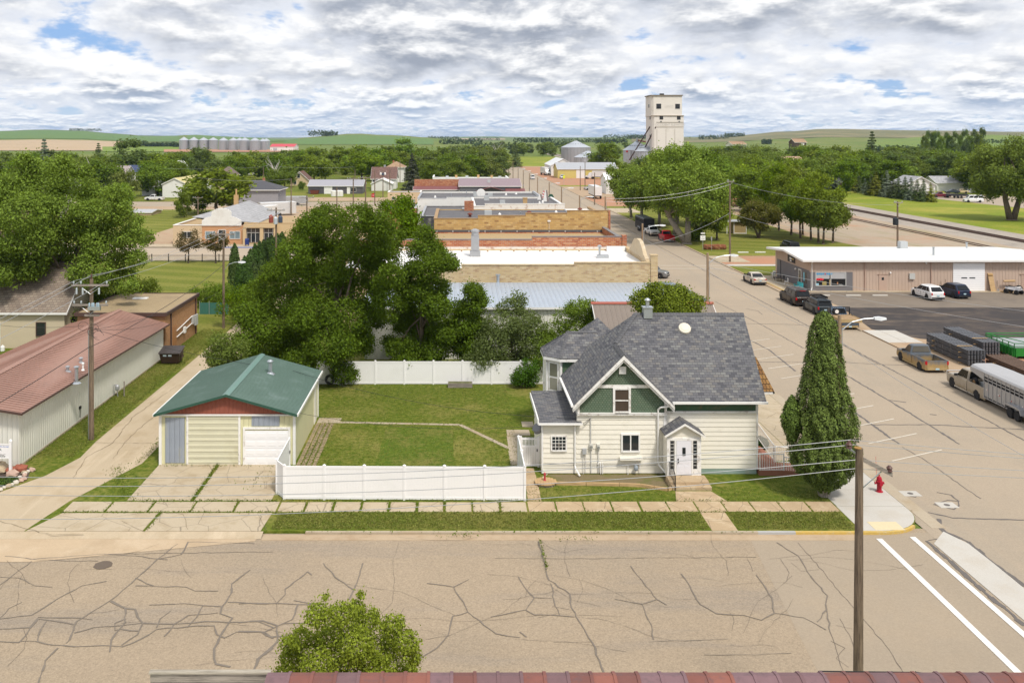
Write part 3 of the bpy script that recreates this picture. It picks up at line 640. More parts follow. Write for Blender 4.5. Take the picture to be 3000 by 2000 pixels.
 v=MB(O);v.box(9.67,10.08,54.1,54.2,5.95,6.4)
 for i in range(6):v.box(9.71,10.04,54.07,54.1,5.99+i*.065,6.02+i*.065)
 v.build('gable_vent',white,T)
 b=MB(O);b.box(9.7,11.05,53.95,54.25,.9,1.03);b.box(9.9,9.94,54.1,54.25,.75,.9);b.box(10.8,10.84,54.1,54.25,.75,.9);b.build('flower_box',cream,T)
 # vestibule
 V=MB(O);lap(V,12.3,14.24,53.2,.3,2.6,.23,.02);lap(V,53.2,54.25,12.3,.3,2.7,.26,.03,'x');lap(V,53.2,54.25,14.24,.3,2.7,.26,.03,'x',1);V.box(12.31,14.23,53.21,54.25,.2,2.72);V.prism([(12.31,53.18,2.6),(14.23,53.18,2.6),(13.27,53.18,3.3)],(0,.05,0));vb=V.build('vestibule',cream,T)
 q=MB(O);q.slab([(13.27,52.93,3.44),(13.27,54.25,3.44),(12.12,54.25,2.72),(12.12,52.93,2.72)],.07);q.slab([(13.27,52.93,3.44),(14.42,52.93,2.72),(14.42,54.25,2.72),(13.27,54.25,3.44)],.07);q.build('vestibule_roof',shingle,vb)
 q=MB(O)
 for s in (-1,1):q.prism([(13.27,52.9,3.40),(13.27+s*1.17,52.9,2.69),(13.27+s*1.17,52.9,2.57),(13.27,52.9,3.27)],(0,.05,0))
 q.box(12.28,12.46,53.13,53.2,.3,2.5);q.box(12.72,12.82,53.13,53.2,.3,2.42);q.box(13.7,13.79,53.13,53.2,.3,2.42);q.box(14.03,14.26,53.13,53.2,.3,2.5);q.box(12.46,14.03,53.125,53.2,2.35,2.5);q.box(12.46,12.72,53.15,53.2,.3,.7);q.box(13.79,14.03,53.15,53.2,.3,.7);q.build('door_surround',peel,vb)
 for x in (12.46,13.79):
  s=MB(O);s.box(x+.02,x+.22,53.165,53.19,.7,2.35);so_=s.build('sidelight',glass,vb);s=MB(O)
  for i in range(1,8):s.box(x+.02,x+.22,53.15,53.164,.7+i*.206- .008,.7+i*.206+.008)
  s.build('block_joint',white,so_)
 d=MB(O);d.box(12.83,13.69,53.13,53.185,.36,2.34)
 for a in (12.95,13.32):
  for z in (.48,1.02):d.box(a,a+.25,53.12,53.131,z,z+.42)
 do=d.build('door',mat('door_white',(.74,.74,.79),.4,.02),vb);d=MB(O);d.box(13.17,13.35,53.1,53.129,1.5,1.95);d.build('door_light',glass,do);d=MB(O);d.ball((12.92,53.08,1.12),.045);d.box(12.89,12.95,53.1,53.13,1.2,1.32);d.build('handle',black,do)
 s=MB(O);s.box(12.2,14.45,52.15,53.19,-.05,.33);s.box(12.28,14.5,51.75,52.15,-.05,.18);s.build('steps',conc_or,T,bevel=.015)
 h=MB(O);h.path([(12.42,53.1,1.15),(12.42,52.2,1.1),(12.42,51.7,.85),(12.42,51.68,0)],.022);h.path([(12.42,53.1,.5),(12.42,52.2,.45),(12.42,51.7,.25)],.014)
 for i in range(9):h.tube((12.42,53.1- i*.16,.33 if i<6 else .15),(12.42,53.1- i*.16,1.13- i*.02),.012,n=5)
 h.build('handrail',black,T)
 # bay and rear wing
 bp=[(8.2,60.4),(6.95,60.4),(6.1,61.1),(6.1,63.0),(6.95,63.7),(8.2,63.7)]
 b=MB(O);b.prism([(x,y,0) for x,y in bp],(0,0,5.5));b.box(7.3,11.8,62.1,66,0,5.4);bo=b.build('bay',cream,T)
 def off(p,k_):c=(7.6,62.05);return (c[0]+(p[0]- c[0])*k_,c[1]+(p[1]- c[1])*k_)
 e=[(*off(p,1.17),5.42) for p in bp];e[0]=(9.6,60.1,5.42);e[-1]=(9.6,64.0,5.42);rl=(7.62,62.05,6.78);rr=(9.6,62.05,6.78)
 r=MB(O)
 for i in range(5):
  a,c_=e[i],e[i+1]
  r.slab([a,rr,rl,c_] if i == 0 else ([a,rl,rr,c_] if i == 4 else [a,rl,c_]),.06)
 ap=(9.93,64,7.35)
 for a,c_ in (((8.05,62.1,5.45),(11.8,62.1,5.45)),((11.8,62.1,5.45),(11.8,66,5.45)),((11.8,66,5.45),(8.05,66,5.45)),((8.05,66,5.45),(8.05,62.1,5.45))):r.slab([a,c_,ap],.06)
 r.build('bay_roof',shingle,bo)
 c=MB(O);caps(c,rl,rr,.14,.2,.02,.6)
 for i in (1,2,3):caps(c,e[i],rl,.12,.2,.02,.3)
 c.build('bay_ridge_cap',shcap,bo)
 f=MB(O)
 for a,c_ in zip(e,e[1:]):
  f.prism([a,c_,(c_[0],c_[1],5.18),(a[0],a[1],5.18)],((7.6- a[0])*.03,(62- a[1])*.03,0))
 for p in bp[1:5]:f.tube((*off(p,1.0),0.4),(*off(p,1.0),5.2),.09,n=6)
 f.prism([(6.93,60.36,2.9),(6.07,61.08,2.9),(6.07,61.08,3.05),(6.93,60.36,3.05)],(.02,.04,0));f.build('bay_trim',peel,bo)
 # sash in the slanted face, green boards beside it
 dv=Vector((6.1- 6.95,61.1- 60.4,0)).normalized();nv=Vector((-dv.y,dv.x,0));nv=-nv if nv.y>0 else nv
 def face(u0,u1,z0,z1,o_,th,mm,nm,par):
  a=Vector((6.95,60.4,0))+dv*u0+nv*o_;c_=Vector((6.95,60.4,0))+dv*u1+nv*o_;q_=MB(O);q_.prism([a+Vector((0,0,z0)),c_+Vector((0,0,z0)),c_+Vector((0,0,z1)),a+Vector((0,0,z1))],nv*th);return q_.build(nm,mm,par)
 wf=face(.16,.94,3.1,5.05,.0,.05,peel,'bay_window',bo);face(.26,.84,3.22,4.0,.05,.012,glassmat('curtain_pane',(.25,.24,.2),.1),'pane',wf);face(.26,.84,4.1,4.95,.05,.012,glassmat('curtain_pane_up',(.16,.16,.12),.1),'pane',wf)
 q=MB(O);lap(q,7.05,8.2,60.39,3.1,5.15,.17,.02);q.build('bay_siding',greenlap,bo)
 # flue, turbine vent, meters, pipes, dish
 f=MB(O);f.box(11.9,12.45,57.85,58.4,8.5,9.15);f.box(11.85,12.5,57.8,58.45,9.151,9.2);f.tube((12.18,58.1,9.2),(12.18,58.1,9.6),.12,n=10);f.lathe((12.18,58.1,9.6),[(.2,0),(.2,.03),(.08,.14)],10);f.build('roof_flue',galv,T)
 p=Vector((14.35,57.35,7.97));f=MB(O);q_=Vector((0,-.707,.707))
 f.tube(p,p+q_*.1,.4,.36,20);f.tube(p+q_*.1,p+q_*.14,.3,.2,20);f.build('roof_hatch',mat('almond',(.68,.63,.52),.5),T)
 for x,z,s in ((8.02,1.66,.1),(8.45,1.62,.085)):
  f=MB(O);f.box(x- s,x+s,54.12,54.26,z- .17,z+.17);mo=f.build('electric_meter',mat('meter_box',(.62,.61,.56),.5),T);f=MB(O);f.tube((x,54.12,z),(x,54.05,z),.075,n=12);f.build('meter_dial',mat('dial',(.25,.26,.25),.2),mo)
 f=MB(O);f.box(7.5,7.74,54.1,54.25,1.22,1.53);f.build('cable_box',mat('grey_box',(.40,.41,.42),.6),T)
 f=MB(O);f.tube((8.0,54.2,1.83),(8.0,54.2,3.3),.03);f.tube((8.02,54.2,.1),(8.02,54.2,1.5),.025);f.tube((8.45,54.2,.1),(8.45,54.2,1.46),.022);f.tube((7.55,54.2,0),(7.55,54.2,1.22),.015);f.tube((7.69,54.2,.1),(7.69,54.2,1.22),.015);f.build('conduit',mat('conduit',(.55,.55,.54),.5),T)
 f=MB(O);f.path([(8.42,54.15,.62),(8.47,54.15,.7),(8.57,54.15,.7),(8.58,54.15,.06)],.035);f.tube((8.7,54.15,.06),(8.7,54.15,.72),.035);f.build('vent_pipe',white,T)
 f=MB(O);f.lathe((10.66,54.05,.28),[(.1,0),(.13,.08),(.13,.2),(.07,.3)],10);go=f.build('gas_meter',mat('meter_grey',(.28,.32,.36),.5),T);f=MB(O);f.path([(10.2,54.15,0),(10.2,54.15,.58),(10.9,54.15,.6),(10.92,54.15,.1)],.02);f.build('gas_pipe',white,go)
 f=MB(O);f.path([(5.2,54.22,.58),(7,54.22,.55),(9,54.22,.56),(11,54.22,.55),(11.9,54.22,.53)],.012,4);f.path([(7.2,54.1,3.15),(7.6,54.05,2.98),(8.0,54.2,3.3)],.015,4);f.path([(7.1,54.1,3.2),(7.5,54.0,3.05),(8.0,54.18,3.32)],.015,4);f.build('cable',black,T)
 f=MB(O);f.tube((5.0,55.2,2.35),(4.88,55.1,2.5),.34,.30,16);f.tube((5.1,55.3,2.2),(5.0,55.2,2.35),.03);f.tube((5.0,55.2,2.1),(4.55,54.8,2.45),.015);f.build('satellite_dish',mat('dish',(.2,.2,.21),.5),T)
 # entrance canopy, ramp and railing on the avenue side
 f=MB(O);f.slab([(17.9,56.5,4.28),(19.68,56.5,4.28),(19.4,59,5.75),(17.9,59,5.75)],.06);f.slab([(19.68,56.5,4.28),(19.68,61.6,4.28),(19.4,60,5.75),(19.4,59,5.75)],.06);po=f.build('side_porch_roof',cedar,T);f=MB(O);f.box(17.95,19.7,56.5,56.6,4.1,4.24);f.box(19.6,19.7,56.5,61.6,4.12,4.25);f.build('porch_fascia',white,po)
 dk=mat('deck_brown',(.30,.13,.085),.7,.08,3)
 f=MB(O);f.box(17.93,19.4,53.98,61.2,-.02,.3);f.prism([(19.4,53.98,0),(19.4,53.98,.3),(23.0,54.1,.05),(23.0,54.1,0)],(0,1.35,0));f.prism([(17.94,57.0,.3),(17.94,61.2,.3),(17.94,61.2,1.5),(17.94,60.0,1.45)],(1.1,0,0));f.build('ramp',dk,T)
 def rail(a,b,za,zb,bo_,name='ramp_railing'):
  f=MB(O);a=Vector(a);b=Vector(b);L=(b- a).length;n_=max(2,int(L/.13))
  f.tube((a.x,a.y,za),(b.x,b.y,zb),.032,n=6);f.tube((a.x,a.y,za- bo_),(b.x,b.y,zb- bo_),.025,n=6)
  for i in range(n_+1):
   p=a.lerp(b,i/n_);z=za+(zb- za)*i/n_;e_=i in (0,n_);f.tube((p.x,p.y,z- bo_- (.12 if e_ else 0)),(p.x,p.y,z+(.05 if e_ else 0)),.035 if e_ else .013,n=6)
  f.build(name,white,T)
 rail((17.97,54.02,0),(19.36,54.02,0),1.26,1.26,.92);rail((19.4,54.04,0),(20.9,54.1,0),1.08,.88,.82);rail((19.35,55.4,0),(20.9,55.4,0),1.25,1.1,.9);rail((19.3,55.5,0),(18.85,60.2,0),1.3,2.5,.9);rail((18.85,60.25,0),(19.6,60.9,0),2.4,2.2,.95)
build_house()

# ================================================================ garage with a green roof
tincream=ribbed('tin_cream',(.66,.635,.40),.3,.5,0,.8,.05,stain=(.38,.40,.40),samt=.35)
tinpatch=ribbed('tin_worn',(.33,.37,.44),.3,.5,.2,.8,.15,stain=(.58,.56,.32),samt=.8)
greenroof=mat('green_metal',(.12,.185,.155),.5,.10,.5,stain=(.20,.27,.25),sscale=.6,samt=.7,spec=.45,fine=.06,fscale=8)
redboard=ribbed('red_boards',(.28,.085,.055),.26,.7,0,.7,.1)
def build_garage():
 O=(-13.95,60.6,0);T=thing('garage','cream metal garage with a green metal roof and two overhead doors','garage',O)
 w=MB(O);w.box(-18.05,-9.86,55.85,65.4,0,3.1);w.build('wall',tincream,T)
 for x0,x1,z0,z1 in ((-17.72,-16.55,.1,2.85),(-12.45,-10.75,2.35,3.0)):
  w=MB(O);w.box(x0,x1,55.81,55.86,z0,z1);o=w.build('worn_panel',tinpatch,T);o['label']='grey worn metal patch on the garage front'
 g=MB(O);g.prism([(-18.0,55.75,3.1),(-9.9,55.75,3.1),(-13.95,55.75,4.2)],(0,.15,0));g.build('gable',redboard,T)
 r=MB(O);X0,X1,XR,ya,yb=-18.3,-9.6,-13.92,55.4,65.75;zr,ze=4.36,3.17
 r.slab([(XR,ya,zr),(XR,yb,zr),(X0,yb,ze),(X0,ya,ze)],.05);r.slab([(XR,ya,zr),(X1,ya,ze),(X1,yb,ze),(XR,yb,zr)],.05)
 for i in range(46):
  y=ya+.1+i*.2265
  for xe in (X0,X1):
   r.prism([(XR,y,zr+.004),(xe,y,ze+.004),(xe,y,ze+.03),(XR,y,zr+.03)],(0,.03,0))
 ro=r.build('roof',greenroof,T)
 c=MB(O);c.prism([(XR- .22,ya- .03,zr- .02),(XR,ya- .03,zr+.07),(XR+.22,ya- .03,zr- .02)],(0,yb- ya+.06,0));c.build('ridge_flashing',mat('green_flash',(.16,.26,.23),.4),ro)
 f=MB(O);dkg=mat('green_trim',(.03,.085,.06),.5)
 for xe in (X0,X1):f.prism([(XR,ya- .04,zr+.03),(xe,ya- .04,ze+.02),(xe,ya- .04,ze- .14),(XR,ya- .04,zr- .12)],(0,.035,0))
 f.build('rake_trim',dkg,T);f=MB(O);f.box(X0- .06,X0+.02,ya,yb,ze- .12,ze+.02);f.box(X1- .02,X1+.06,ya,yb,ze- .12,ze+.02);f.box(-18.1,-9.8,55.7,55.8,3.0,3.09)
 for x in (-18.1,-9.93):f.box(x,x+.16,55.78,55.9,0,3.0)
 f.box(-9.87,-9.80,65.3,65.45,0,3.1);f.build('trim',white,T)
 def odoor(x0,x1,z1,m,rows,lab,raised):
  f=MB(O);f.box(x0- .12,x0,55.76,55.86,0,z1+.1);f.box(x1,x1+.12,55.76,55.86,0,z1+.1);f.box(x0- .12,x1+.12,55.765,55.86,z1+.1,z1+.22);fo=f.build('door_frame',peel,T)
  d=MB(O)
  for i in range(rows):
   a=z1*i/rows;b=z1*(i+1)/rows- .02;d.box(x0,x1,55.80,55.86,a,b)
   if raised:
    for k_ in range(4):u=x0+(x1- x0)*(k_+.12)/4;d.box(u,u+(x1- x0)*.19,55.785,55.8,a+.12,b- .12)
   else:d.box(x0,x1,55.77,55.8,a+(b- a)*.35,a+(b- a)*.62)
  d.box(x0,x1,55.83,55.87,0,z1);o=d.build('overhead_door',m,T);o['label']=lab
 odoor(-16.3,-13.25,3.05,mat('door_cream',(.64,.62,.47),.5,.06,1.5,stain=(.5,.47,.3),samt=.5),9,'tall cream overhead door of corrugated sheet',False)
 odoor(-12.85,-10.2,2.06,mat('door_bright',(.84,.84,.85),.4,.02),4,'low white panelled overhead door',True)
 d=MB(O);d.box(-9.86,-9.82,63.6,64.5,0,2.9);d.build('side_door',cream,T)
 d=MB(O);d.tube((-12.55,61.9,3.9),(-12.55,61.9,4.75),.13,n=12);d.lathe((-12.55,61.9,4.75),[(.2,0),(.22,.06),(.1,.16)],12);d.lathe((-12.55,61.9,3.93),[(.34,0),(.16,.14)],12);d.build('roof_flue',galv,T)
build_garage()

# ================================================================ white vinyl fences
def vfence(name,lab,pts,h,cat='fence',group=None,panel=2.35,gate=False):
 O=(*pts[0],0);T=thing(name,lab,cat,O,group)
 for (a,b) in zip(pts,pts[1:]):
  a=Vector((*a,0));b=Vector((*b,0));L=(b- a).length;n_=max(1,round(L/panel));d=(b- a).normalized();q=Vector((-d.y,d.x,0))
  for i in range(n_+1):
   p=a.lerp(b,i/n_)
   if i == n_ and b != Vector((*pts[-1],0)):continue
   m_=MB(O);m_.box(p.x- .065,p.x+.065,p.y- .065,p.y+.065,0,h+.05);m_.lathe((p.x,p.y,h+.05),[(.1,0),(.1,.03),(.02,.08)],4);m_.build('post',vinyl,T)
   if i<n_:
    e=a.lerp(b,(i+1)/n_);m_=MB(O);s_=p+d*.065;e_=e- d*.065;k_=int((e_- s_).length/.15)
    for j in range(k_):
     u=s_.lerp(e_,j/k_);v_=s_.lerp(e_,(j+.975)/k_);m_.prism([u- q*.02+Vector((0,0,.06)),v_- q*.012+Vector((0,0,.06)),v_+q*.012+Vector((0,0,.06)),u+q*.012+Vector((0,0,.06))],(0,0,h- .12))
    m_.prism([s_+q*.005+Vector((0,0,.06)),e_+q*.005+Vector((0,0,.06)),e_+q*.022+Vector((0,0,.06)),s_+q*.022+Vector((0,0,.06))],(0,0,h- .13))
    for z in (.04,h- .12):m_.prism([s_- q*.03+Vector((0,0,z)),e_- q*.03+Vector((0,0,z)),e_+q*.03+Vector((0,0,z)),s_+q*.03+Vector((0,0,z))],(0,0,.14))
    m_.build('panel',vinyl,T)
 return T
vfence('vinyl_fence','white vinyl privacy fence along the front sidewalk beside the drive',[(-10.03,51.35),(-9.45,50.45),(3.8,50.3),(3.8,55.3)],1.83)
vfence('vinyl_fence','long white vinyl fence closing the back of the lawn under the trees',[(-11.2,73.9),(7.6,73.9)],1.83,panel=2.35)
def gate(lab,x0,x1,y,solid,rz=0,h=1.8):
 T=thing('gate',lab,'gate',(x0,y,0),rz=rz);L=x1- x0
 g=MB();k_=int(L/.15)
 for j in range(k_):g.box(.05+(L- .1)*j/k_,.05+(L- .1)*(j+.93)/k_,-.012,.012,.08,solid)
 for z in (.06,solid- .1):g.box(.05,L- .05,-.03,.03,z,z+.13)
 g.build('panel',vinyl,T)
 g=MB()
 if solid<h:
  for j in range(11):u=.1+(L- .2)*j/10;g.box(u- .022,u+.022,-.012,.012,solid,h)
  g.box(.05,L- .05,-.025,.025,h- .14,h- .06)
 for u in (0,L):g.box(u- .06,u+.06,-.06,.06,0,h+.06)
 g.build('frame',vinyl,T);g=MB();g.box(L- .12,L- .06,-.07,-.03,.95,1.1);g.build('latch',black,T)
gate('white garden gate with picket top against the house corner',3.95,5.02,55.4,1.28)
gate('solid white gate leaf standing between the garage corner and the front fence',-10.03,-6.35,51.5,1.8,R(90))

# ================================================================ yard things
def shrub(name,lab,cat,x,y,rx,ry,h,m,n=900,s=.1,seed=0,z0=0,group=None):pass
rng=random.Random(12)
T=thing('tree_swing','black tyre swing hanging from the ash tree by the back fence','tyre swing',(-10.05,73.0,0))
m=MB((-10.05,73.0,0));
for i in range(20):
 a0=2*math.pi*i/20;a1=2*math.pi*(i+1)/20;m.tube((-10.05+.3*math.sin(a0),73,.62+.3*math.cos(a0)),(-10.05+.3*math.sin(a1),73,.62+.3*math.cos(a1)),.11,n=8)
m.build('tyre',rubber,T);m=MB((-10.05,73,0));m.tube((-10.05,73,.98),(-10.0,73.2,4.2),.015,n=5);m.build('rope',greywood,T)
T=thing('planter_box','weathered timber planter box standing before the back fence','planter',(.35,73.1,0));O=(.35,73.1,0)
m=MB(O)
for i in range(3):m.box(-.62,1.33,72.8,72.86,.02+i*.13,.13+i*.13);m.box(-.62,1.33,73.3,73.36,.02+i*.13,.13+i*.13)
m.box(-.62,-.56,72.86,73.3,.02,.39);m.box(1.27,1.33,72.86,73.3,.02,.39);m.build('boards',greywood,T);m=MB(O);m.box(-.56,1.27,72.86,73.3,0,.34);m.build('soil',lawn,T)
x,y=G(1599,1417);O=(x,y,0)
T=thing('spool_table','round plank top of a wooden cable spool lying on the grass','spool table',O);m=MB(O)
for i in range(8):
 a=-.62+i*.155;ww=math.sqrt(max(.02,.62 ** 2- (a+.077) ** 2));m.box(x+a,x+a+.148,y- ww,y+ww,.12,.17)
m.build('top',newwood,T);m=MB(O);m.lathe((x,y,0),[(.56,0),(.56,.115)],20);m.build('base',greywood,T)
T=thing('yard_pump','small red and white hand pump standing on the wooden spool table','ornament',(x- .05,y+.1,.17));O=(x- .05,y+.1,.17);m=MB(O)
m.lathe((O[0],O[1],.17),[(.09,0),(.06,.05),(.05,.3),(.08,.33),(.06,.42),(.02,.46)],10);m.build('body',mat('pump_red',(.42,.05,.06),.5),T);m=MB(O);m.tube((O[0],O[1],.45),(O[0]+.16,O[1],.52),.015);m.tube((O[0],O[1],.4),(O[0]- .12,O[1],.36),.02);m.build('arm',white,T)
bedpts=[(5.5,52.62),(7.5,52.5),(9.4,52.42),(10.6,52.3),(11.3,51.95),(12.0,51.7),(12.25,51.85)]
for a,b in zip(bedpts,bedpts[1:]):
 a=Vector((*a,0));b=Vector((*b,0));d=(b- a).normalized();q=Vector((-d.y,d.x,0))*.07;O=(a.x,a.y,0);m=MB(O);m.prism([a- q,b- d*.03- q,b- d*.03+q,a+q],(0,0,.16))
 tag(m.build('edging_timber',newwood),'tan edging timber along the bed under the kitchen window','garden edging','timbers edging the front flower bed')
def hydrant(x,y):
 O=(x,y,0);T=thing('fire_hydrant','red fire hydrant with a thin striped marker rod at the kerb','hydrant',O);rd=mat('hydrant_red',(.38,.012,.03),.35,.08);m=MB(O)
 m.lathe(O,[(.2,0),(.2,.05),(.13,.07),(.13,.55),(.19,.57),(.19,.62),(.14,.64),(.15,.72),(.11,.84),(.04,.9),(.04,.97)],14);m.build('body',rd,T,smooth=False)
 for sx,sy,r in ((1,0,.06),(-1,0,.06),(0,-1,.085)):
  m=MB(O);m.tube((x,y,.5),(x+sx*.22,y+sy*.22,.5),r,n=10);m.tube((x+sx*.22,y+sy*.22,.5),(x+sx*.26,y+sy*.26,.5),r*1.2,n=10);m.build('outlet',rd,T)
 m=MB(O);m.tube((x- .14,y,.6),(x- .2,y,2.0),.012,n=5);m.build('marker_rod',mat('rod',(.65,.2,.15),.5),T)
hydrant(*G(2576,1440))
# ================================================================ generic buildings
def opening(T,O,side,u0,u1,z0,z1,at,kind='window',m=None,fr=None,cols=1,rows=1,t=.07):
 """a window or door on the wall: side f = facing the camera, r/l = facing +x/-x"""
 ax,sg={'f':('y',-1),'b':('y',1),'r':('x',1),'l':('x',-1)}[side]
 return window(T,O,u0,u1,z0,z1,at,fr or white,t,m or glass,cols,rows,.06,.05,ax,sg,'window' if kind == 'window' else kind)
def gabled(name,lab,cat,x0,x1,y0,y1,ze,zr,wm,rm,ridge='x',over=.35,ops=(),group=None,chimney=None,gm=None,thick=.12,trim=white,z0=-.15,xr=None,yr=None):
 O=((x0+x1)/2,(y0+y1)/2,0);T=thing(name,lab,cat,O,group)
 w=MB(O);w.box(x0,x1,y0,y1,z0,ze);w.build('wall',wm,T);g=MB(O);r=MB(O);o=over
 if ridge == 'x':
  ym=yr if yr else (y0+y1)/2;s0=(zr- ze)/(ym- y0);s1=(zr- ze)/(y1- ym)
  for xx in (x0,x1- .1):g=MB(O);g.prism([(xx,y0,ze),(xx,y1,ze),(xx,ym,zr- .05)],(.1,0,0));g.build('gable',gm or wm,T)
  r.slab([(x0- o,y0- o,ze- s0*o+thick),(x1+o,y0- o,ze- s0*o+thick),(x1+o,ym,zr+thick),(x0- o,ym,zr+thick)],thick);r.slab([(x0- o,ym,zr+thick),(x1+o,ym,zr+thick),(x1+o,y1+o,ze- s1*o+thick),(x0- o,y1+o,ze- s1*o+thick)],thick)
  f=MB(O);f.box(x0- o- .02,x1+o+.02,y0- o- .05,y0- o- .001,ze- s0*o- .08,ze- s0*o+thick- .01)
  for xx in (x0- o- .04,x1+o+.001):f.prism([(xx,y0- o,ze- s0*o+thick- .01),(xx,ym,zr+thick- .01),(xx,y1+o,ze- s1*o+thick- .01),(xx,y1+o,ze- s1*o- .1),(xx,ym,zr- .1),(xx,y0- o,ze- s0*o- .1)],(.04,0,0))
 else:
  xm=xr if xr else (x0+x1)/2;s=(zr- ze)/(xm- x0);s1=(zr- ze)/(x1- xm)
  for yy in (y0,y1- .1):g=MB(O);g.prism([(x0,yy,ze),(x1,yy,ze),(xm,yy,zr- .05)],(0,.1,0));g.build('gable',gm or wm,T)
  r.slab([(x0- o,y0- o,ze- s*o+thick),(xm,y0- o,zr+thick),(xm,y1+o,zr+thick),(x0- o,y1+o,ze- s*o+thick)],thick);r.slab([(xm,y0- o,zr+thick),(x1+o,y0- o,ze- s1*o+thick),(x1+o,y1+o,ze- s1*o+thick),(xm,y1+o,zr+thick)],thick)
  f=MB(O)
  for yy in (y0- o- .05,):f.prism([(x0- o,yy,ze- s*o+thick- .01),(xm,yy,zr+thick- .01),(x1+o,yy,ze- s1*o+thick- .01),(x1+o,yy,ze- s1*o- .12),(xm,yy,zr- .12),(x0- o,yy,ze- s*o- .12)],(0,.049,0))
 r.build('roof',rm,T);f.build('trim',trim,T)
 for op in ops:opening(T,O,*op[:6],**(op[6] if len(op)>6 else {}))
 if chimney:
  cx,cy,z1,cm=chimney;c=MB(O);c.box(cx- .35,cx+.35,cy- .35,cy+.35,ze,z1);c.box(cx- .42,cx+.42,cy- .42,cy+.42,z1- .2,z1+.02);c.build('chimney',cm,T)
 return T
def hipped(name,lab,cat,x0,x1,y0,y1,ze,zr,wm,rm,over=.5,ops=(),chimney=None,group=None):
 O=((x0+x1)/2,(y0+y1)/2,0);T=thing(name,lab,cat,O,group);w=MB(O);w.box(x0,x1,y0,y1,-.15,ze);w.build('wall',wm,T)
 a,b,c,d=x0- over,x1+over,y0- over,y1+over;ins=min(b- a,d- c)/2;r=MB(O)
 if b- a>d- c:p,q=(a+ins,(c+d)/2,zr),(b- ins,(c+d)/2,zr)
 else:p,q=((a+b)/2,c+ins,zr),((a+b)/2,d- ins,zr)
 A,B,C_,D=(a,c,ze),(b,c,ze),(b,d,ze),(a,d,ze)
 if b- a>d- c:fs=[[A,B,q,p],[B,C_,q],[C_,D,p,q],[D,A,p]]
 else:fs=[[A,B,p],[B,C_,q,p],[C_,D,q],[D,A,p,q]]
 for f in fs:r.slab(f,.12)
 r.build('roof',rm,T);f=MB(O);f.box(a,b,c- .04,c,ze- .22,ze- .01);f.box(b,b+.04,c- .04,d,ze- .22,ze- .01);f.build('trim',white,T)
 for op in ops:opening(T,O,*op[:6],**(op[6] if len(op)>6 else {}))
 if chimney:
  cx,cy,z1,cm=chimney;c=MB(O);c.box(cx- .35,cx+.35,cy- .35,cy+.35,ze,z1);c.build('chimney',cm,T)
 return T
def parapet(name,lab,cat,x0,x1,y0,y1,zroof,front,wm,rm,cope=None,group=None,sides=None,right=None,back=None):
 """flat-roofed block; front = list of (x, top) steps for the wall facing the camera"""
 O=((x0+x1)/2,(y0+y1)/2,0);T=thing(name,lab,cat,O,group);w=MB(O);t=.35;zr=zroof
 xs=[x0]+[p[0] for p in front]
 for (a,b),(_,z) in zip(zip(xs,xs[1:]),front):w.box(a,b,y0,y0+t,-.15,z)
 zl=front[0][1];zR=front[-1][1];s=sides or zl
 w.box(x0,x0+t,y0+t,y1,-.15,min(s,zl));w.box(x1- t,x1,y0+t,y1,-.15,right or zR);w.box(x0+t,x1- t,y1- t,y1,-.15,back or zroof+.12);w.build('wall',wm,T)
 r=MB(O);r.box(x0+t,x1- t,y0+t,y1- t,zroof- .3,zroof);r.build('roof',rm,T)
 c=MB(O);e=.06
 for (a,b),(_,z) in zip(zip(xs,xs[1:]),front):c.box(a- e*.5,b+e*.5,y0- e,y0+t+e,z+.001,z+.09)
 c.box(x1- t- e,x1+e,y0+t+e,y1,(right or zR)+.001,(right or zR)+.09);c.box(x0- e,x0+t+e,y0+t+e,y1,min(s,zl)+.001,min(s,zl)+.09);c.build('coping',cope or wm,T)
 return T,O
def roofvents(T,O,spots,z,kinds):
 for (x,y),k_ in zip(spots,kinds):
  m=MB(O)
  if k_ == 'pipe':m.tube((x,y,z),(x,y,z+.7),.08,n=8);m.lathe((x,y,z+.7),[(.14,0),(.14,.06)],8);m.build('vent_pipe',galv,T)
  elif k_ == 'white':m.lathe((x,y,z),[(.28,0),(.2,.25),(.22,.3),(.05,.5)],10);m.build('roof_vent',white,T)
  elif k_ == 'rust':m.lathe((x,y,z),[(.2,0),(.2,.3),(.38,.34),(.3,.5),(.06,.6)],10);m.build('roof_vent',mat('rust',(.17,.05,.035),.8),T)
  elif k_ == 'ac':m.box(x- .55,x+.55,y- .5,y+.5,z,z+.12);m.box(x- .5,x+.5,y- .45,y+.45,z+.121,z+1.0);m.build('cooling_unit',mat('unit_grey',(.46,.48,.49),.5),T)
  elif k_ == 'chim':m.box(x- .4,x+.4,y- .4,y+.4,z- .1,z+1.2);m.box(x- .46,x+.46,y- .46,y+.46,z+1.2,z+1.35);m.build('chimney',mat('tan_block',(.5,.33,.16),.9),T)
redbr=brick('red_brick',[(.36,.105,.045),(.46,.17,.075),(.30,.075,.035),(.50,.23,.11)],(.36,.28,.21),.5,.19,.02,blot=.25,blotcol=(.5,.42,.34))
orbr=brick('orange_brick',[(.42,.20,.08),(.47,.24,.105),(.38,.17,.065)],(.36,.27,.18),.3,.1,.012,blot=.12)
creambr=brick('cream_brick',[(.56,.42,.22),(.61,.47,.27),(.52,.38,.19),(.57,.44,.25),(.38,.23,.12),(.62,.50,.31)],(.47,.40,.30),.42,.105,.012,blot=.2,blotcol=(.42,.3,.17))
tilebr=brick('tan_tile',[(.50,.33,.13),(.58,.40,.17),(.46,.29,.11),(.60,.43,.20),(.33,.19,.08),(.55,.36,.14)],(.40,.28,.15),.55,.25,.018,blot=.2)
gravelroof=pavemat('gravel_roof',(.34,.26,.155),.3,(.25,.19,.12),.6,.4);tanroof=pavemat('tan_gravel_roof',(.40,.29,.16),.25,(.34,.25,.14),.5,.3)
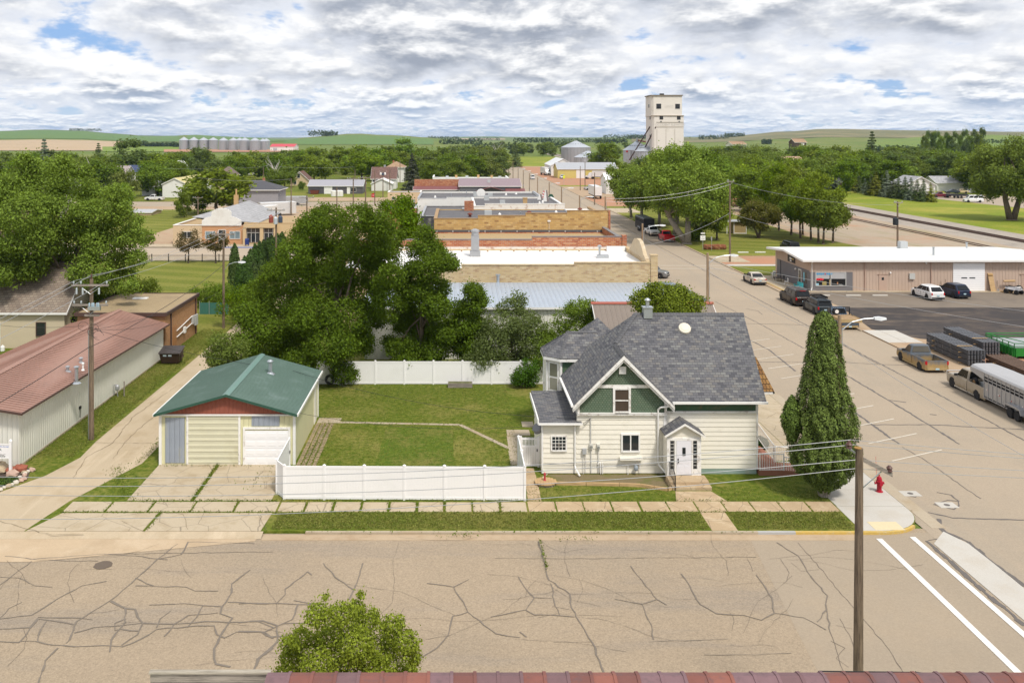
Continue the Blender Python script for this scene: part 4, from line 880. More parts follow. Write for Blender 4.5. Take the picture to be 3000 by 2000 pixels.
darkroof=mat('membrane_dark',(.115,.11,.115),.7,.12,.25,stain=(.2,.19,.18),sscale=.4,samt=.6)
whiteroof=mat('membrane_white',(.80,.79,.77),.5,.03,.15,stain=(.62,.53,.42),sscale=.7,samt=.3)
brownmetal=mat('brown_metal',(.33,.195,.155),.55,.08,.3,stain=(.27,.17,.14),sscale=.5,samt=.6,fine=.05,fscale=5)
browntrim=mat('brown_trim',(.085,.05,.042),.5,.1)
whitetin=ribbed('white_tin',(.74,.73,.66),.3,.5,0,.7,.04,stain=(.55,.53,.42),samt=.25)
tantin=ribbed('tan_tin',(.52,.405,.33),.42,.55,0,.9,.05,stain=(.42,.3,.22),samt=.3)
greytin=ribbed('grey_tin',(.10,.095,.105),.3,.5,0,.6);ltgrey=mat('light_grey_wall',(.42,.43,.46),.7,.05)
bluemetal=ribbed('blue_metal_roof',(.42,.48,.56),.45,.32,.3,.9,.05,stain=(.55,.58,.62),samt=.5,spec=.6)
greymetal=ribbed('grey_metal_roof',(.36,.35,.38),.6,.35,.2,.7,.05)
stuccow=mat('white_wall',(.74,.73,.70),.7,.04,.5,stain=(.5,.45,.38),sscale=.8,samt=.3);tanw=mat('tan_wall',(.56,.43,.28),.75,.05,.5,stain=(.42,.32,.2),sscale=.6,samt=.3)
purple=ribbed('purple_roof',(.27,.19,.21),.5,.4,.1,.7,.06);maroon=ribbed('maroon_roof',(.20,.075,.075),.5,.45,.1,.7);darkw=mat('slate_wall',(.13,.135,.15),.7)
brownsh=brick('brown_shingle',[(.17,.10,.085),(.21,.125,.1),(.14,.085,.075)],(.08,.05,.045),.5,.3,.02,.9,1.3);greysh=brick('grey_shingle',[(.16,.155,.16),(.2,.2,.2),(.13,.13,.135)],(.08,.08,.08),.5,.3,.02,.9,1.3);ltsh=brick('pale_shingle',[(.36,.36,.37),(.42,.42,.43),(.33,.33,.34)],(.25,.25,.26),.5,.3,.02,.9,1.3);tansh=brick('tan_shingle',[(.36,.24,.15),(.42,.29,.19),(.32,.21,.13)],(.2,.13,.08),.5,.3,.02,.9,1.3)

# ---------------------------------------------------------------- left of the alley
def build_left():
 O=(-30.5,68,0);T=thing('workshop','long low white tin workshop under a ribbed brown metal roof','workshop',O)
 y0,y1=55.3,82.6;f_,b_=3.42,3.02;X1,X0,XR=-26.4,-34.6,-30.5
 w=MB(O);w.prism([(X1,y0,0.12),(X1,y1,.12),(X1,y1,b_+.02),(X1,y0,f_+.02)],(-8.2,0,0));
 for i in range(90):
  y=y0+.1+i*.302;z=f_+(b_- f_)*(y- y0)/(y1- y0);w.box(X1,X1+.018,y,y+.05,.14,z)
 for i in range(27):
  x=X1- .15- i*.302;w.box(x- .05,x,y0- .018,y0,.14,3.4)
 w.prism([(X1,y0,f_),(X0,y0,f_),(XR,y0,4.05)],(0,.1,0));w.build('wall',whitetin,T)
 w=MB(O);w.box(X0+.02,X1+.04,y0- .03,y1,-.1,.119);w.build('foundation',concrete,T)
 r=MB(O);ya,yb,xe,xw=54.7,82.9,-25.95,-35.0;zf,zb=f_+.05,b_+.0
 def zr(y):return 4.22+.08*(y- ya)/(yb- ya)
 def zz(y):return zf+(zb- zf)*(y- ya)/(yb- ya)
 r.slab([(XR,ya,zr(ya)),(xe,ya,zf),(xe,yb,zb),(XR,yb,zr(yb))],.06);r.slab([(XR,ya,zr(ya)),(XR,yb,zr(yb)),(xw,yb,zb),(xw,ya,zf)],.06)
 for i in range(70):
  y=ya+.12+i*.405
  for x in (xe,xw):r.prism([(XR,y,zr(y)+.004),(x,y,zz(y)+.004),(x,y,zz(y)+.042),(XR,y,zr(y)+.042)],(0,.06,0))
 ro=r.build('roof',brownmetal,T)
 c=MB(O);c.prism([(XR- .25,ya,zr(ya)),(XR,ya,zr(ya)+.09),(XR+.25,ya,zr(ya))],(0,yb- ya,.08));c.build('ridge_flashing',brownmetal,ro)
 f=MB(O);f.prism([(xe+.001,ya,zf- .1),(xe+.06,ya,zf- .1),(xe+.06,ya,zf+.02),(xe+.001,ya,zf+.02)],(0,yb- ya,zb- zf));f.prism([(XR,ya- .05,zr(ya)),(xe+.05,ya- .05,zf),(xe+.05,ya- .05,zf- .14),(XR,ya- .05,zr(ya)- .14)],(0,.049,0));f.prism([(XR,ya- .05,zr(ya)),(xw,ya- .05,zf),(xw,ya- .05,zf- .14),(XR,ya- .05,zr(ya)- .14)],(0,.049,0));f.build('trim',browntrim,T)
 for (px,py,y,h,rr,mm) in ((224,1076,62.0,1.05,.12,galv),(198,1058,64.0,.3,.1,steel),(237,1036,66.5,.3,.1,steel),(243,1050,65.0,.42,.06,white)):
  x=XP(px,y);z=zr(y)+(zz(y)- zr(y))*(x- XR)/(xe- XR);m=MB(O);m.tube((x,y,z- .05),(x,y,z+h),rr,n=10);m.lathe((x,y,z+h),[(rr*1.6,0),(rr*1.6,.06),(rr*.5,.12)],10);m.lathe((x,y,z- .02),[(rr*2.6,0),(rr*1.2,.1)],10);m.build('roof_flue',mm,T)
 m=MB(O);m.tube((-26.36,64.2,.9),(-26.36,64.2,.3),.03);m.box(-26.4,-26.3,64.1,64.3,.9,1.1);m.build('hose_tap',black,T)
 O=(-25.9,70.6,0);T=thing('gas_meter','grey gas meter beside a steel post along the white tin wall','gas meter',O);m=MB(O);m.lathe((-26.05,70.4,.5),[(.12,0),(.17,.08),(.17,.3),(.08,.42)],10);m.build('body',steel,T);m=MB(O);m.path([(-26.3,70.4,.1),(-26.3,70.4,.9),(-26.05,70.4,.92)],.03);m.path([(-26.05,70.4,.5),(-26.0,70.4,0)],.03);m.build('pipe',steel,T);m=MB(O);m.tube((-25.55,70.5,0),(-25.55,70.5,1.15),.05);m.build('post',greywood,T)
 # brick block with a gravel roof
 O=(-30.4,88.2,0);T=thing('brick_building','flat roofed orange brick block with a gravel roof behind the tin workshop','building',O)
 w=MB(O);w.box(-34.4,-26.4,83.2,93.4,0,3.75);w.build('wall',orbr,T);r=MB(O);r.box(-34.45,-26.35,83.1,93.5,3.751,3.95);r.build('roof',gravelroof,T)
 f=MB(O);f.box(-34.6,-26.2,82.95,83.09,3.7,4.02);f.box(-26.34,-26.2,83.09,93.6,3.7,4.02);f.box(-34.6,-34.46,83.09,93.6,3.7,4.02);f.box(-34.45,-26.35,93.51,93.6,3.75,4.02);f.build('fascia',browntrim,T)
 for y in (84.6,92.6):f=MB(O);f.box(-26.38,-26.28,y,y+.14,.05,3.7);f.build('downspout',browntrim,T)
 d=MB(O);d.box(-26.41,-26.34,85.4,86.4,.1,2.2);d.build('door',mat('door_brick',(.36,.17,.07),.6),T)
 m=MB(O);m.tube((-26.3,86.3,1.7),(-26.3,91.3,2.1),.05);m.tube((-26.3,86.3,1.1),(-26.3,91.3,1.4),.05);m.build('conduit',white,T)
 for (y,z,s,mm) in ((91.5,1.7,.3,mat('panel_grey',(.46,.47,.46),.5)),(92.5,1.5,.4,mat('panel_grey',(.46,.47,.46),.5)),(88.6,1.3,.22,white)):m=MB(O);m.box(-26.35,-26.15,y- s,y+s,z- s*1.3,z+s*1.3);m.build('electric_box',mm,T)
 m=MB(O);m.box(-31.9,-30.5,90.2,90.9,3.951,4.05);m.build('skylight',white,T)
 # cream clapboard house under the big cottonwood
 cw=mat('cream_wall',(.55,.47,.34),.7,.05);gs=brick('drab_shingle',[(.25,.20,.16),(.3,.25,.2),(.21,.17,.14)],(.14,.11,.09),.4,.25,.02,.9,1.3)
 T=gabled('house','cream clapboard house with a drab shingle roof under the big cottonwood','house',-47.5,-37.0,86.5,95.5,3.6,7.4,cw,gs,'x',ops=[('f',-45.8,-43.1,.2,2.4,86.46,dict(kind='garage_door',m=white)),('r',88,88.8,1.4,2.6,-36.97,dict(fr=browntrim)),('f',-39.6,-38.8,1.2,2.4,86.46,dict(fr=browntrim))])
 gabled('house','low cream side wing with a dark roof at the left edge of the view','house',-52,-46.2,80.5,86,2.7,3.6,cw,darkroof,'x',ops=())
 for i,(x,y) in enumerate(((-43.9,84.4),(-43.4,84.55),(-42.9,84.6),(-42.2,85.2))):
  tag(MB((x,y,0)).lathe((x,y,0),[(.15,0),(.2,.06),(.2,.42),(.12,.52),(.06,.54),(.06,.62)],10).build('gas_bottle',white),['white gas bottle at the left end of the row by the cream wing','white gas bottle second in the row by the cream wing','white gas bottle third in the row by the cream wing','white gas bottle standing apart by the garage door jamb'][i],'gas bottle','gas bottles by the cream house')
 # rubbish container
 x,y=G(497,1068);y += .6;O=(x,y,0);T=thing('dumpster','dark brown steel dumpster with a sloped lid beside the alley','dumpster',O);bm=mat('dumpster_brown',(.045,.026,.02),.5,.15,3);m=MB(O)
 m.prism([(x- .72,y- .6,.12),(x- .72,y+.6,.12),(x- .86,y+.75,1.25),(x- .86,y- .75,1.0)],(0,0,0)) if False else m.loft([[(x- .75,y- .55,.12),(x+.75,y- .55,.12),(x+.75,y+.55,.12),(x- .75,y+.55,.12)],[(x- .9,y- .75,1.0),(x+.9,y- .75,1.0),(x+.9,y+.7,1.3),(x- .9,y+.7,1.3)]])
 m.build('bin',bm,T,bevel=.02);m=MB(O);m.slab([(x- .95,y- .82,1.04),(x+.95,y- .82,1.04),(x+.95,y+.75,1.38),(x- .95,y+.75,1.38)],.06)
 for i in range(6):u=x- .8+i*.3;m.slab([(u,y- .8,1.075),(u+.1,y- .8,1.075),(u+.1,y+.72,1.4),(u,y+.72,1.4)],.04)
 m.build('lid',mat('lid',(.07,.06,.058),.5),T)
 for sx in (-.96,.9):m=MB(O);m.box(x+sx,x+sx+.08,y- .3,y+.3,.5,.7);m.build('lift_sleeve',bm,T)
 m=MB(O);m.prism([(x- .55,y- .712,.75),(x- .25,y- .712,.75),(x- .25,y- .735,.9),(x- .55,y- .735,.9)],(0,-.01,0));m.prism([(x- .1,y- .712,.75),(x+.2,y- .712,.75),(x+.2,y- .735,.9),(x- .1,y- .735,.9)],(0,-.01,0));m.build('sticker',mat('sticker',(.5,.6,.7),.5),T)
 # sign and rock garden
 x1,y=XP(31,54.1),54.1;O=(x1- 1.7,y,0);T=thing('shop_sign','white post sign with a hung board naming a vinyl fence shop among the rocks','sign',O)
 for x in (x1,x1- 2.2):m=MB(O);m.box(x- .07,x+.07,y- .07,y+.07,0,2.0);m.lathe((x,y,2.0),[(.1,0),(.1,.04),(.02,.12)],4);m.build('post',vinyl,T)
 m=MB(O);m.box(x1- 2.13,x1- .07,y- .03,y+.03,.98,1.84);bo=m.build('board',vinyl,T);m=MB(O);m.box(x1- 2.13,x1- .07,y- .045,y- .03,1.80,1.84);m.box(x1- 2.13,x1- .07,y- .045,y- .03,.98,1.03);m.build('board_frame',white,bo)
 ink=mat('sign_ink',(.12,.12,.11),.6);cxx=x1- .98
 for i,s_ in enumerate(('PERIMETER','VINYL','CONCEPTS, INC')):textmesh('lettering',s_,.19,(cxx,y- .032,1.5- i*.16),ink,bo,org=O)
 textmesh('lettering','We Accept',.12,(cxx+.62,y- .032,1.69),mat('sign_blue',(.1,.2,.55),.6),bo,org=O);textmesh('lettering','Call for an Estimate',.12,(cxx+.2,y- .032,1.1),ink,bo,org=O)
 rr=random.Random(4);cols=[('pale',(.60,.55,.47)),('pink',(.50,.35,.28)),('red',(.33,.11,.07)),('tan',(.46,.37,.25))]
 big=[(-26.9,51.9,.42,0,'large white boulder at the left edge of the rock bed'),(-26.1,53.9,.34,1,'pale pink boulder standing in front of the red rocks'),(-26.0,54.7,.38,2,'rusty red jagged rock behind the pink boulder'),(-27.2,54.6,.5,3,'brown weathered stump like rock under the sign'),(-26.9,53.1,.36,0,'rounded cream boulder beside the low green plants'),(-26.45,54.4,.3,2,'dark red slab leaning left of the pink boulder')]
 k_=0
 for (x,y,r,ci,lb) in big:
  m=MB((x,y,0));m.ball((x,y,r*.45),r,8,(1.1,.9,.75),rr,.16);tag(m.build('boulder',mat('rock_'+cols[ci][0],cols[ci][1],.9,.25,3,bump=.6,bscale=8),smooth=False),lb,'boulder','rocks of the corner garden')
 sm=[]
 for i in range(22):
  t_=i/21;x=-25.05- .12*rr.random()- (1.6*max(0,t_- .35) if t_>.35 else .5*rr.random());y=54.9- 4.4*t_+rr.uniform(-.12,.12);r=rr.uniform(.09,.18);ci=rr.choice([0,0,1,3])
  m=MB((x,y,0));m.ball((x,y,r*.5),r,7,(1.1,1,.8),rr,.15);tag(m.build('stone',mat('rock_'+cols[ci][0],cols[ci][1],.9,.25,3,bump=.6,bscale=8)),'small pale rounded stone on the edge of the corner rock bed','stone','edging stones of the corner rock bed')
build_left()

# ---------------------------------------------------------------- main street block
def build_street():
 # metal building behind the lawn fence
 gabled('metal_building','long white tin building with a pale blue metal roof behind the ash trees','building',-8.2,20.3,82.2,95.5,4.62,5.2,whitetin,bluemetal,'x',.3,yr=92.0)
 gabled('store_building','small store with a brown metal roof and red ridge behind the corner house','building',11.2,20.2,69.5,76.8,4.6,6.6,stuccow,ribbed('taupe_metal',(.22,.18,.15),.4,.5,.1,.7),'x',.3,chimney=(17.3,73.15,6.95,redbr),ops=[('r',71,73,1,2.4,20.2)])
 m=MB((15.7,73.15,0));m.prism([(10.8,72.9,6.66),(10.8,73.15,6.80),(10.8,73.4,6.66)],(9.8,0,0));rd=m.build('ridge_flashing',mat('red_flash',(.33,.10,.07),.6));
 for o_ in bpy.data.objects:
  if o_.name.startswith('store_building'):rd.parent=o_;rd.location=(0,0,0)
 # A: cream brick with a white roof
 T,O=parapet('brick_store','cream brick store with stepped side wall and a bright white flat roof','building',-12,20.6,94,110,6.35,[(0.6,6.3),(12.2,6.77),(20.6,7.0)],creambr,whiteroof,creambr,sides=6.4,right=6.75)
 m=MB(O);m.box(20.05,20.75,93.9,94.6,0,7.75);m.box(20.0,20.8,93.85,94.65,7.75,7.85);m.build('corner_pier',creambr,T)
 m=MB(O);N_=8
 prof=[(97.5,7.0),(98.5,7.3),(99.5,8.0),(100.5,8.5),(102,8.65),(103.5,8.5),(104.5,8.0),(105.5,7.3),(106.5,7.0)];m.prism([(20.2,y,6.7) for y in (97.5,106.5)][:1]+[(20.2,y,z) for y,z in prof]+[(20.2,106.5,6.7)],(.4,0,0));m.build('curved_parapet',mat('stone_cap',(.52,.42,.28),.8,.15,2,stain=(.7,.65,.55),samt=.5),T)
 m=MB(O);x=XP(1388,104.5);m.box(x- .45,x+.75,103.9,105.1,6.36,6.95);m.box(x- .3,x+.6,104,104.9,6.951,8.7);m.lathe((x+.15,104.45,8.7),[(.42,0),(.42,.4),(.5,.42),(.5,.6),(.2,.75)],14);m.box(x- .1,x+.4,103.95,103.999,7.1,7.9);m.build('exhaust_fan',alu,T)
 m=MB(O);m.tube((16.2,103,6.35),(16.2,103,7.6),.12);m.lathe((16.2,103,7.6),[(.25,0),(.25,.1),(.1,.2)],8);m.box(15.9,17.2,102.7,103.3,6.36,6.7);m.build('vent_pipe',galv,T)
 m=MB(O);m.tube((4.3,92.9,4.9),(4.3,92.9,5.9),.16);m.lathe((4.3,92.9,5.9),[(.25,0),(.25,.12)],10);m.build('roof_flue',galv,T)
 for i in range(12):m=MB(O);x=-2.4+i*1.55;m.lathe((x,108.6,6.35),[(.09,0),(.09,.12)],8);m.build('roof_drain',mat('drain',(.3,.2,.12),.8),T)
 m=MB(O);m.box(18,20.2,108.8,109.4,6.36,6.9);m.build('roof_hatch',white,T)
 # B: red brick with tan gravel roof
 T,O=parapet('brick_store','old red brick store with flaking white parapet and tan gravel roof','building',-14,20.0,110.2,122.8,7.05,[(9.2,7.55),(20.0,7.9)],redbr,tanroof,mat('tar_cope',(.2,.19,.19),.8),sides=7.5,right=7.8)
 m=MB(O);m.box(-13.9,20.3,110.0,110.17,6.4,6.72);m.build('flashing',mat('white_flash',(.72,.70,.67),.8,.05,1,stain=(.36,.14,.07),sscale=2.2,samt=.9),T)
 m=MB(O);m.box(20.05,20.6,110.1,110.9,0,8.1);m.build('corner_pier',redbr,T)
 # C: tall tan tile wall
 T,O=parapet('brick_store','tall tan clay tile store with a stepped wall and dark roof','building',-2.9,20.5,123,140,8.75,[(3.0,8.92),(9.4,9.32),(15.0,9.65),(20.5,10.0)],tilebr,darkroof,mat('tile_cope',(.36,.24,.13),.8),sides=8.95,right=9.2,back=8.85)
 m=MB(O);m.box(20.52,20.8,122.9,124.2,0,10.0);m.build('corner_pier',redbr,T)
 m=MB(O)
 m.prism([(-2.8,122.6,7.05),(-2.8,122.99,7.05),(-2.8,122.99,7.45),(-2.8,122.6,7.25)],(23.2,0,0));m.build('flashing',mat('tar_black',(.06,.06,.065),.7),T)
 m=MB(O)
 for i in range(11):m.box(-2.6+i*2.15,-2.45+i*2.15,122.5,122.6,7.05,7.4)
 m.build('flashing_batten',steel,T);m=MB(O);m.box(12.35,12.75,122.85,122.99,8.55,8.75);m.tube((12.55,122.9,7.6),(12.55,122.9,8.5),.02);m.build('electric_box',white,T)
 roofvents(T,O,[(2,128),(6.2,129),(10.5,131),(9,127),(14.6,133),(18.6,137),(4.5,127),(13.5,127.5)],8.75,['rust','white','rust','pipe','white','rust','ac','white'])
 m=MB(O);x=XP(1374,139);m.box(x- .7,x+.7,138.4,139.4,8,10.2);m.build('chimney',redbr,T);m=MB(O);m.box(16.5,20.1,136,139,8.76,9.0);m.prism([(19.5,145,8.9),(20.5,145,8.9),(20.5,150,10.4),(19.5,150,10.4)],(0,.3,0)) if False else None;m.build('roof_curb',stuccow,T)
 m=MB(O);m.box(-6.3,-2.95,124.5,130.5,0,4.3);m.build('lean_to',tanw,T);m=MB(O);m.slab([(-8.6,112.8,6.3),(-3.3,120,7.6),(-3.3,123,7.6),(-9.2,123,6.6)],.3) if False else m.slab([(-6.6,124.1,4.3),(-2.95,124.1,5.1),(-2.95,131,5.1),(-6.6,131,4.3)],.15);m.build('lean_to_roof',whiteroof,T)
 # block 2
 T,O=parapet('brick_store','long store with a peeling white side wall and dark flat roof past the cross street','building',3.4,20.5,172,195.8,6.75,[(5.5,6.9),(20.5,7.3)],mat('peeled_white',(.72,.69,.65),.8,.06,.6,stain=(.34,.17,.09),sscale=1.1,samt=.8),darkroof,white,right=7.0)
 roofvents(T,O,[(9,176),(13.5,178),(16.5,180),(17.4,183),(6.4,190),(15.2,179.5)],6.75,['ac','chim','white','white','ac','pipe'])
 T,O=parapet('store','lower store with a black back wall beside the peeling white one','building',-6.5,3.2,170.5,195.8,5.0,[(3.2,5.15)],mat('black_wall',(.045,.047,.055),.7,.1,.5,stain=(.3,.28,.25),sscale=1,samt=.6),darkroof,steel)
 roofvents(T,O,[(-3.5,176),(0,174),(1.8,180)],5.0,['pipe','pipe','ac'])
 T,O=parapet('store','store with a bright white side wall and grey roof in the middle of the row','building',-8.2,18.6,196.2,217,6.6,[(-2,6.75),(4,7.05),(18.6,7.12)],stuccow,darkroof,steel,right=7.0,back=6.95)
 roofvents(T,O,[(-4.5,200),(-1,204),(4.5,206),(7.6,201),(11.5,209),(14,212),(2.5,212)],6.6,['white','pipe','ac','ac','white','white','pipe'])
 m=MB(O);x=5.6;m.tube((x,203,6.6),(x,203,7.6),.08);m.lathe((x,203,7.4),[(.9,0),(1.0,.05),(.9,.1)],12,'y');m.build('satellite_dish',white,T)
 T,O=parapet('store','store with a low red brick rear wall at the alley end','building',-15.6,-8.4,194.5,210,4.6,[(-8.4,4.75)],redbr,darkroof,white)
 T,O=parapet('warehouse','plain tan block wall warehouse on the alley beside the row of stores','building',-18.8,-9.6,253,261,4.4,[(-9.6,4.6)],tanw,darkroof,white)
 opening(T,O,'f',-17.6,-16.6,2.6,3.3,252.96);m=MB(O);m.box(-12,-11.2,252.7,252.99,1.9,2.6);m.build('electric_box',steel,T)
 # block 3
 T=gabled('store','store with a mauve standing seam roof and slate walls beyond the second cross street','building',1.2,20.4,286.5,303,4.4,6.3,darkw,purple,'x',.3,yr=296)
 O=T.location;m=MB(O);m.slab([(6.2,284.6,2.9),(11.0,284.6,4.35),(11.0,286.4,4.35),(6.2,286.4,2.9)],.12);m.slab([(11.0,284.6,4.35),(15.8,284.6,2.9),(15.8,286.4,2.9),(11.0,286.4,4.35)],.12);m.slab([(15.5,284.6,2.9),(21.6,284.6,2.9),(21.6,286.4,3.7),(15.5,286.4,3.7)],.12);m.build('porch_roof',maroon,T);roofvents(T,O,[(10.6,291)],5.2,['ac'])
 T=gabled('store','store with an orange brick roof wall and maroon lean roof left of the mauve one','building',-13.2,1.0,288,303,3.2,4.1,darkw,maroon,'x',.3,yr=291)
 O=T.location;m=MB(O);m.box(-13.2,.95,292.5,293,3.5,6.3);m.build('brick_wall',redbr,T)
 T,O=parapet('store','farthest store of the row with a white roof and several chimneys','building',-8,18.5,317,335,5.0,[(-6,5.9),(18.5,5.6)],stuccow,whiteroof,white)
 roofvents(T,O,[(0.2,322),(12.6,320),(4,325),(8,324),(-3,323),(15.5,321)],5.1,['chim','chim','ac','chim','ac','ac'])
 # street signs and emblems on the fronts
 def blade(lab,px,py0,py1,px0,px1,Y,build,cat='sign'):
  x0,x1=XP(px0,Y),XP(px1,Y);z0,z1=ZP(py1,Y),ZP(py0,Y);T=thing('shop_sign',lab,cat,((x0+x1)/2,Y,z0));build(T,x0,x1,z0,z1,Y,((x0+x1)/2,Y,z0));return T
 def soda(T,x0,x1,z0,z1,Y,O):
  m=MB(O);m.box(x0,x1,Y,Y+.25,z0,z1);m.build('board',mat('sign_black',(.01,.012,.03),.5),T);c=(x0+x1)/2- .15;zc=(z0+z1)/2
  m=MB(O);m.tube((c,Y- .02,zc),(c,Y,zc),.42,n=16);m.build('disc',white,T);m=MB(O);m.prism([(c+.4*math.cos(a*.2618+math.pi),Y- .035,zc- .05+.4*math.sin(a*.2618+math.pi)) for a in range(13)],(0,.012,0));m.build('blue_half',mat('sign_blue2',(.01,.05,.4),.4),T);m=MB(O);m.prism([(c+.4*math.cos(a*.2618),Y- .035,zc+.12+.3*math.sin(a*.2618)) for a in range(13)],(0,.012,0));m.build('red_half',mat('sign_red',(.5,.03,.03),.4),T)
 blade('black shop sign with a red white and blue disc above the store front',0,563,571,1554,1572,217,soda)
 def green(T,x0,x1,z0,z1,Y,O):
  m=MB(O);m.box(x0,x1,Y,Y+.25,z0,z1);m.build('board',mat('sign_pale',(.55,.62,.55),.6),T);g=mat('sign_green',(.03,.09,.06),.5);m=MB(O);m.box(x0- .1,x1+.1,Y- .03,Y+.28,z1,z1+.2);m.lathe(((x0+x1)/2,Y+.1,z1+.2),[(.5,-.1),(.5,.1)],14,'y');m.tube((x1,Y+.1,0),(x1,Y+.1,z1),.06);m.box(x0+.7,x1,Y- .02,Y+.2,z0- .7,z0);m.build('frame',g,T)
  m=MB(O);m.box(x0+.2,x1- .2,Y- .02,Y,z1- .85,z1- .2);m.build('name_panel',mat('sign_teal',(.08,.16,.17),.5),T)
 blade('pale green hanging sign with a dark arched top by the dark roofed store',0,578,590,1608,1621,196,green)
 for (px,pt,w_,Y,lb) in ((1598,557,10,185,'tall narrow white triangular fin with a brown edge on the roof corner'),(1581,569,6,190,'short white triangular fin behind the tall one')):
  x=XP(px,Y);z1=ZP(pt,Y);m=MB((x,Y,6.7));m.prism([(x- .5,Y,6.85),(x+.3,Y,6.85),(x+.05,Y,z1),(x- .05,Y,z1)],(0,.2,0));T=thing('roof_fin',lb,'sign',(x,Y,6.7));m.build('face',white,T);m=MB((x,Y,6.7));m.prism([(x+.3,Y,6.85),(x+.75,Y,6.85),(x+.35,Y,z1),(x+.05,Y,z1)],(0,.2,0));m.build('edge',mat('fin_grey',(.25,.21,.2),.7),T)
 T=thing('flag','small faded striped flag on a staff at the store fronts','flag',(XP(1588,200),200,6.5));O=T.location;m=MB(O);m.tube((O.x- .4,200,5.2),(O.x+.3,200,8.7),.03);m.build('staff',steel,T);m=MB(O)
 for i in range(5):m.cur=i % 2;m.quad((O.x- .2+.1*i,200,6.8+.28*i),(O.x+1.0,200.1+.1*(i % 2),6.2+.28*i),(O.x+1.0,200.1,6.48+.28*i),(O.x- .1+.1*i,200,7.08+.28*i))
 m.build('cloth',[mat('flag_red',(.55,.12,.13),.8),white],T)
build_street()
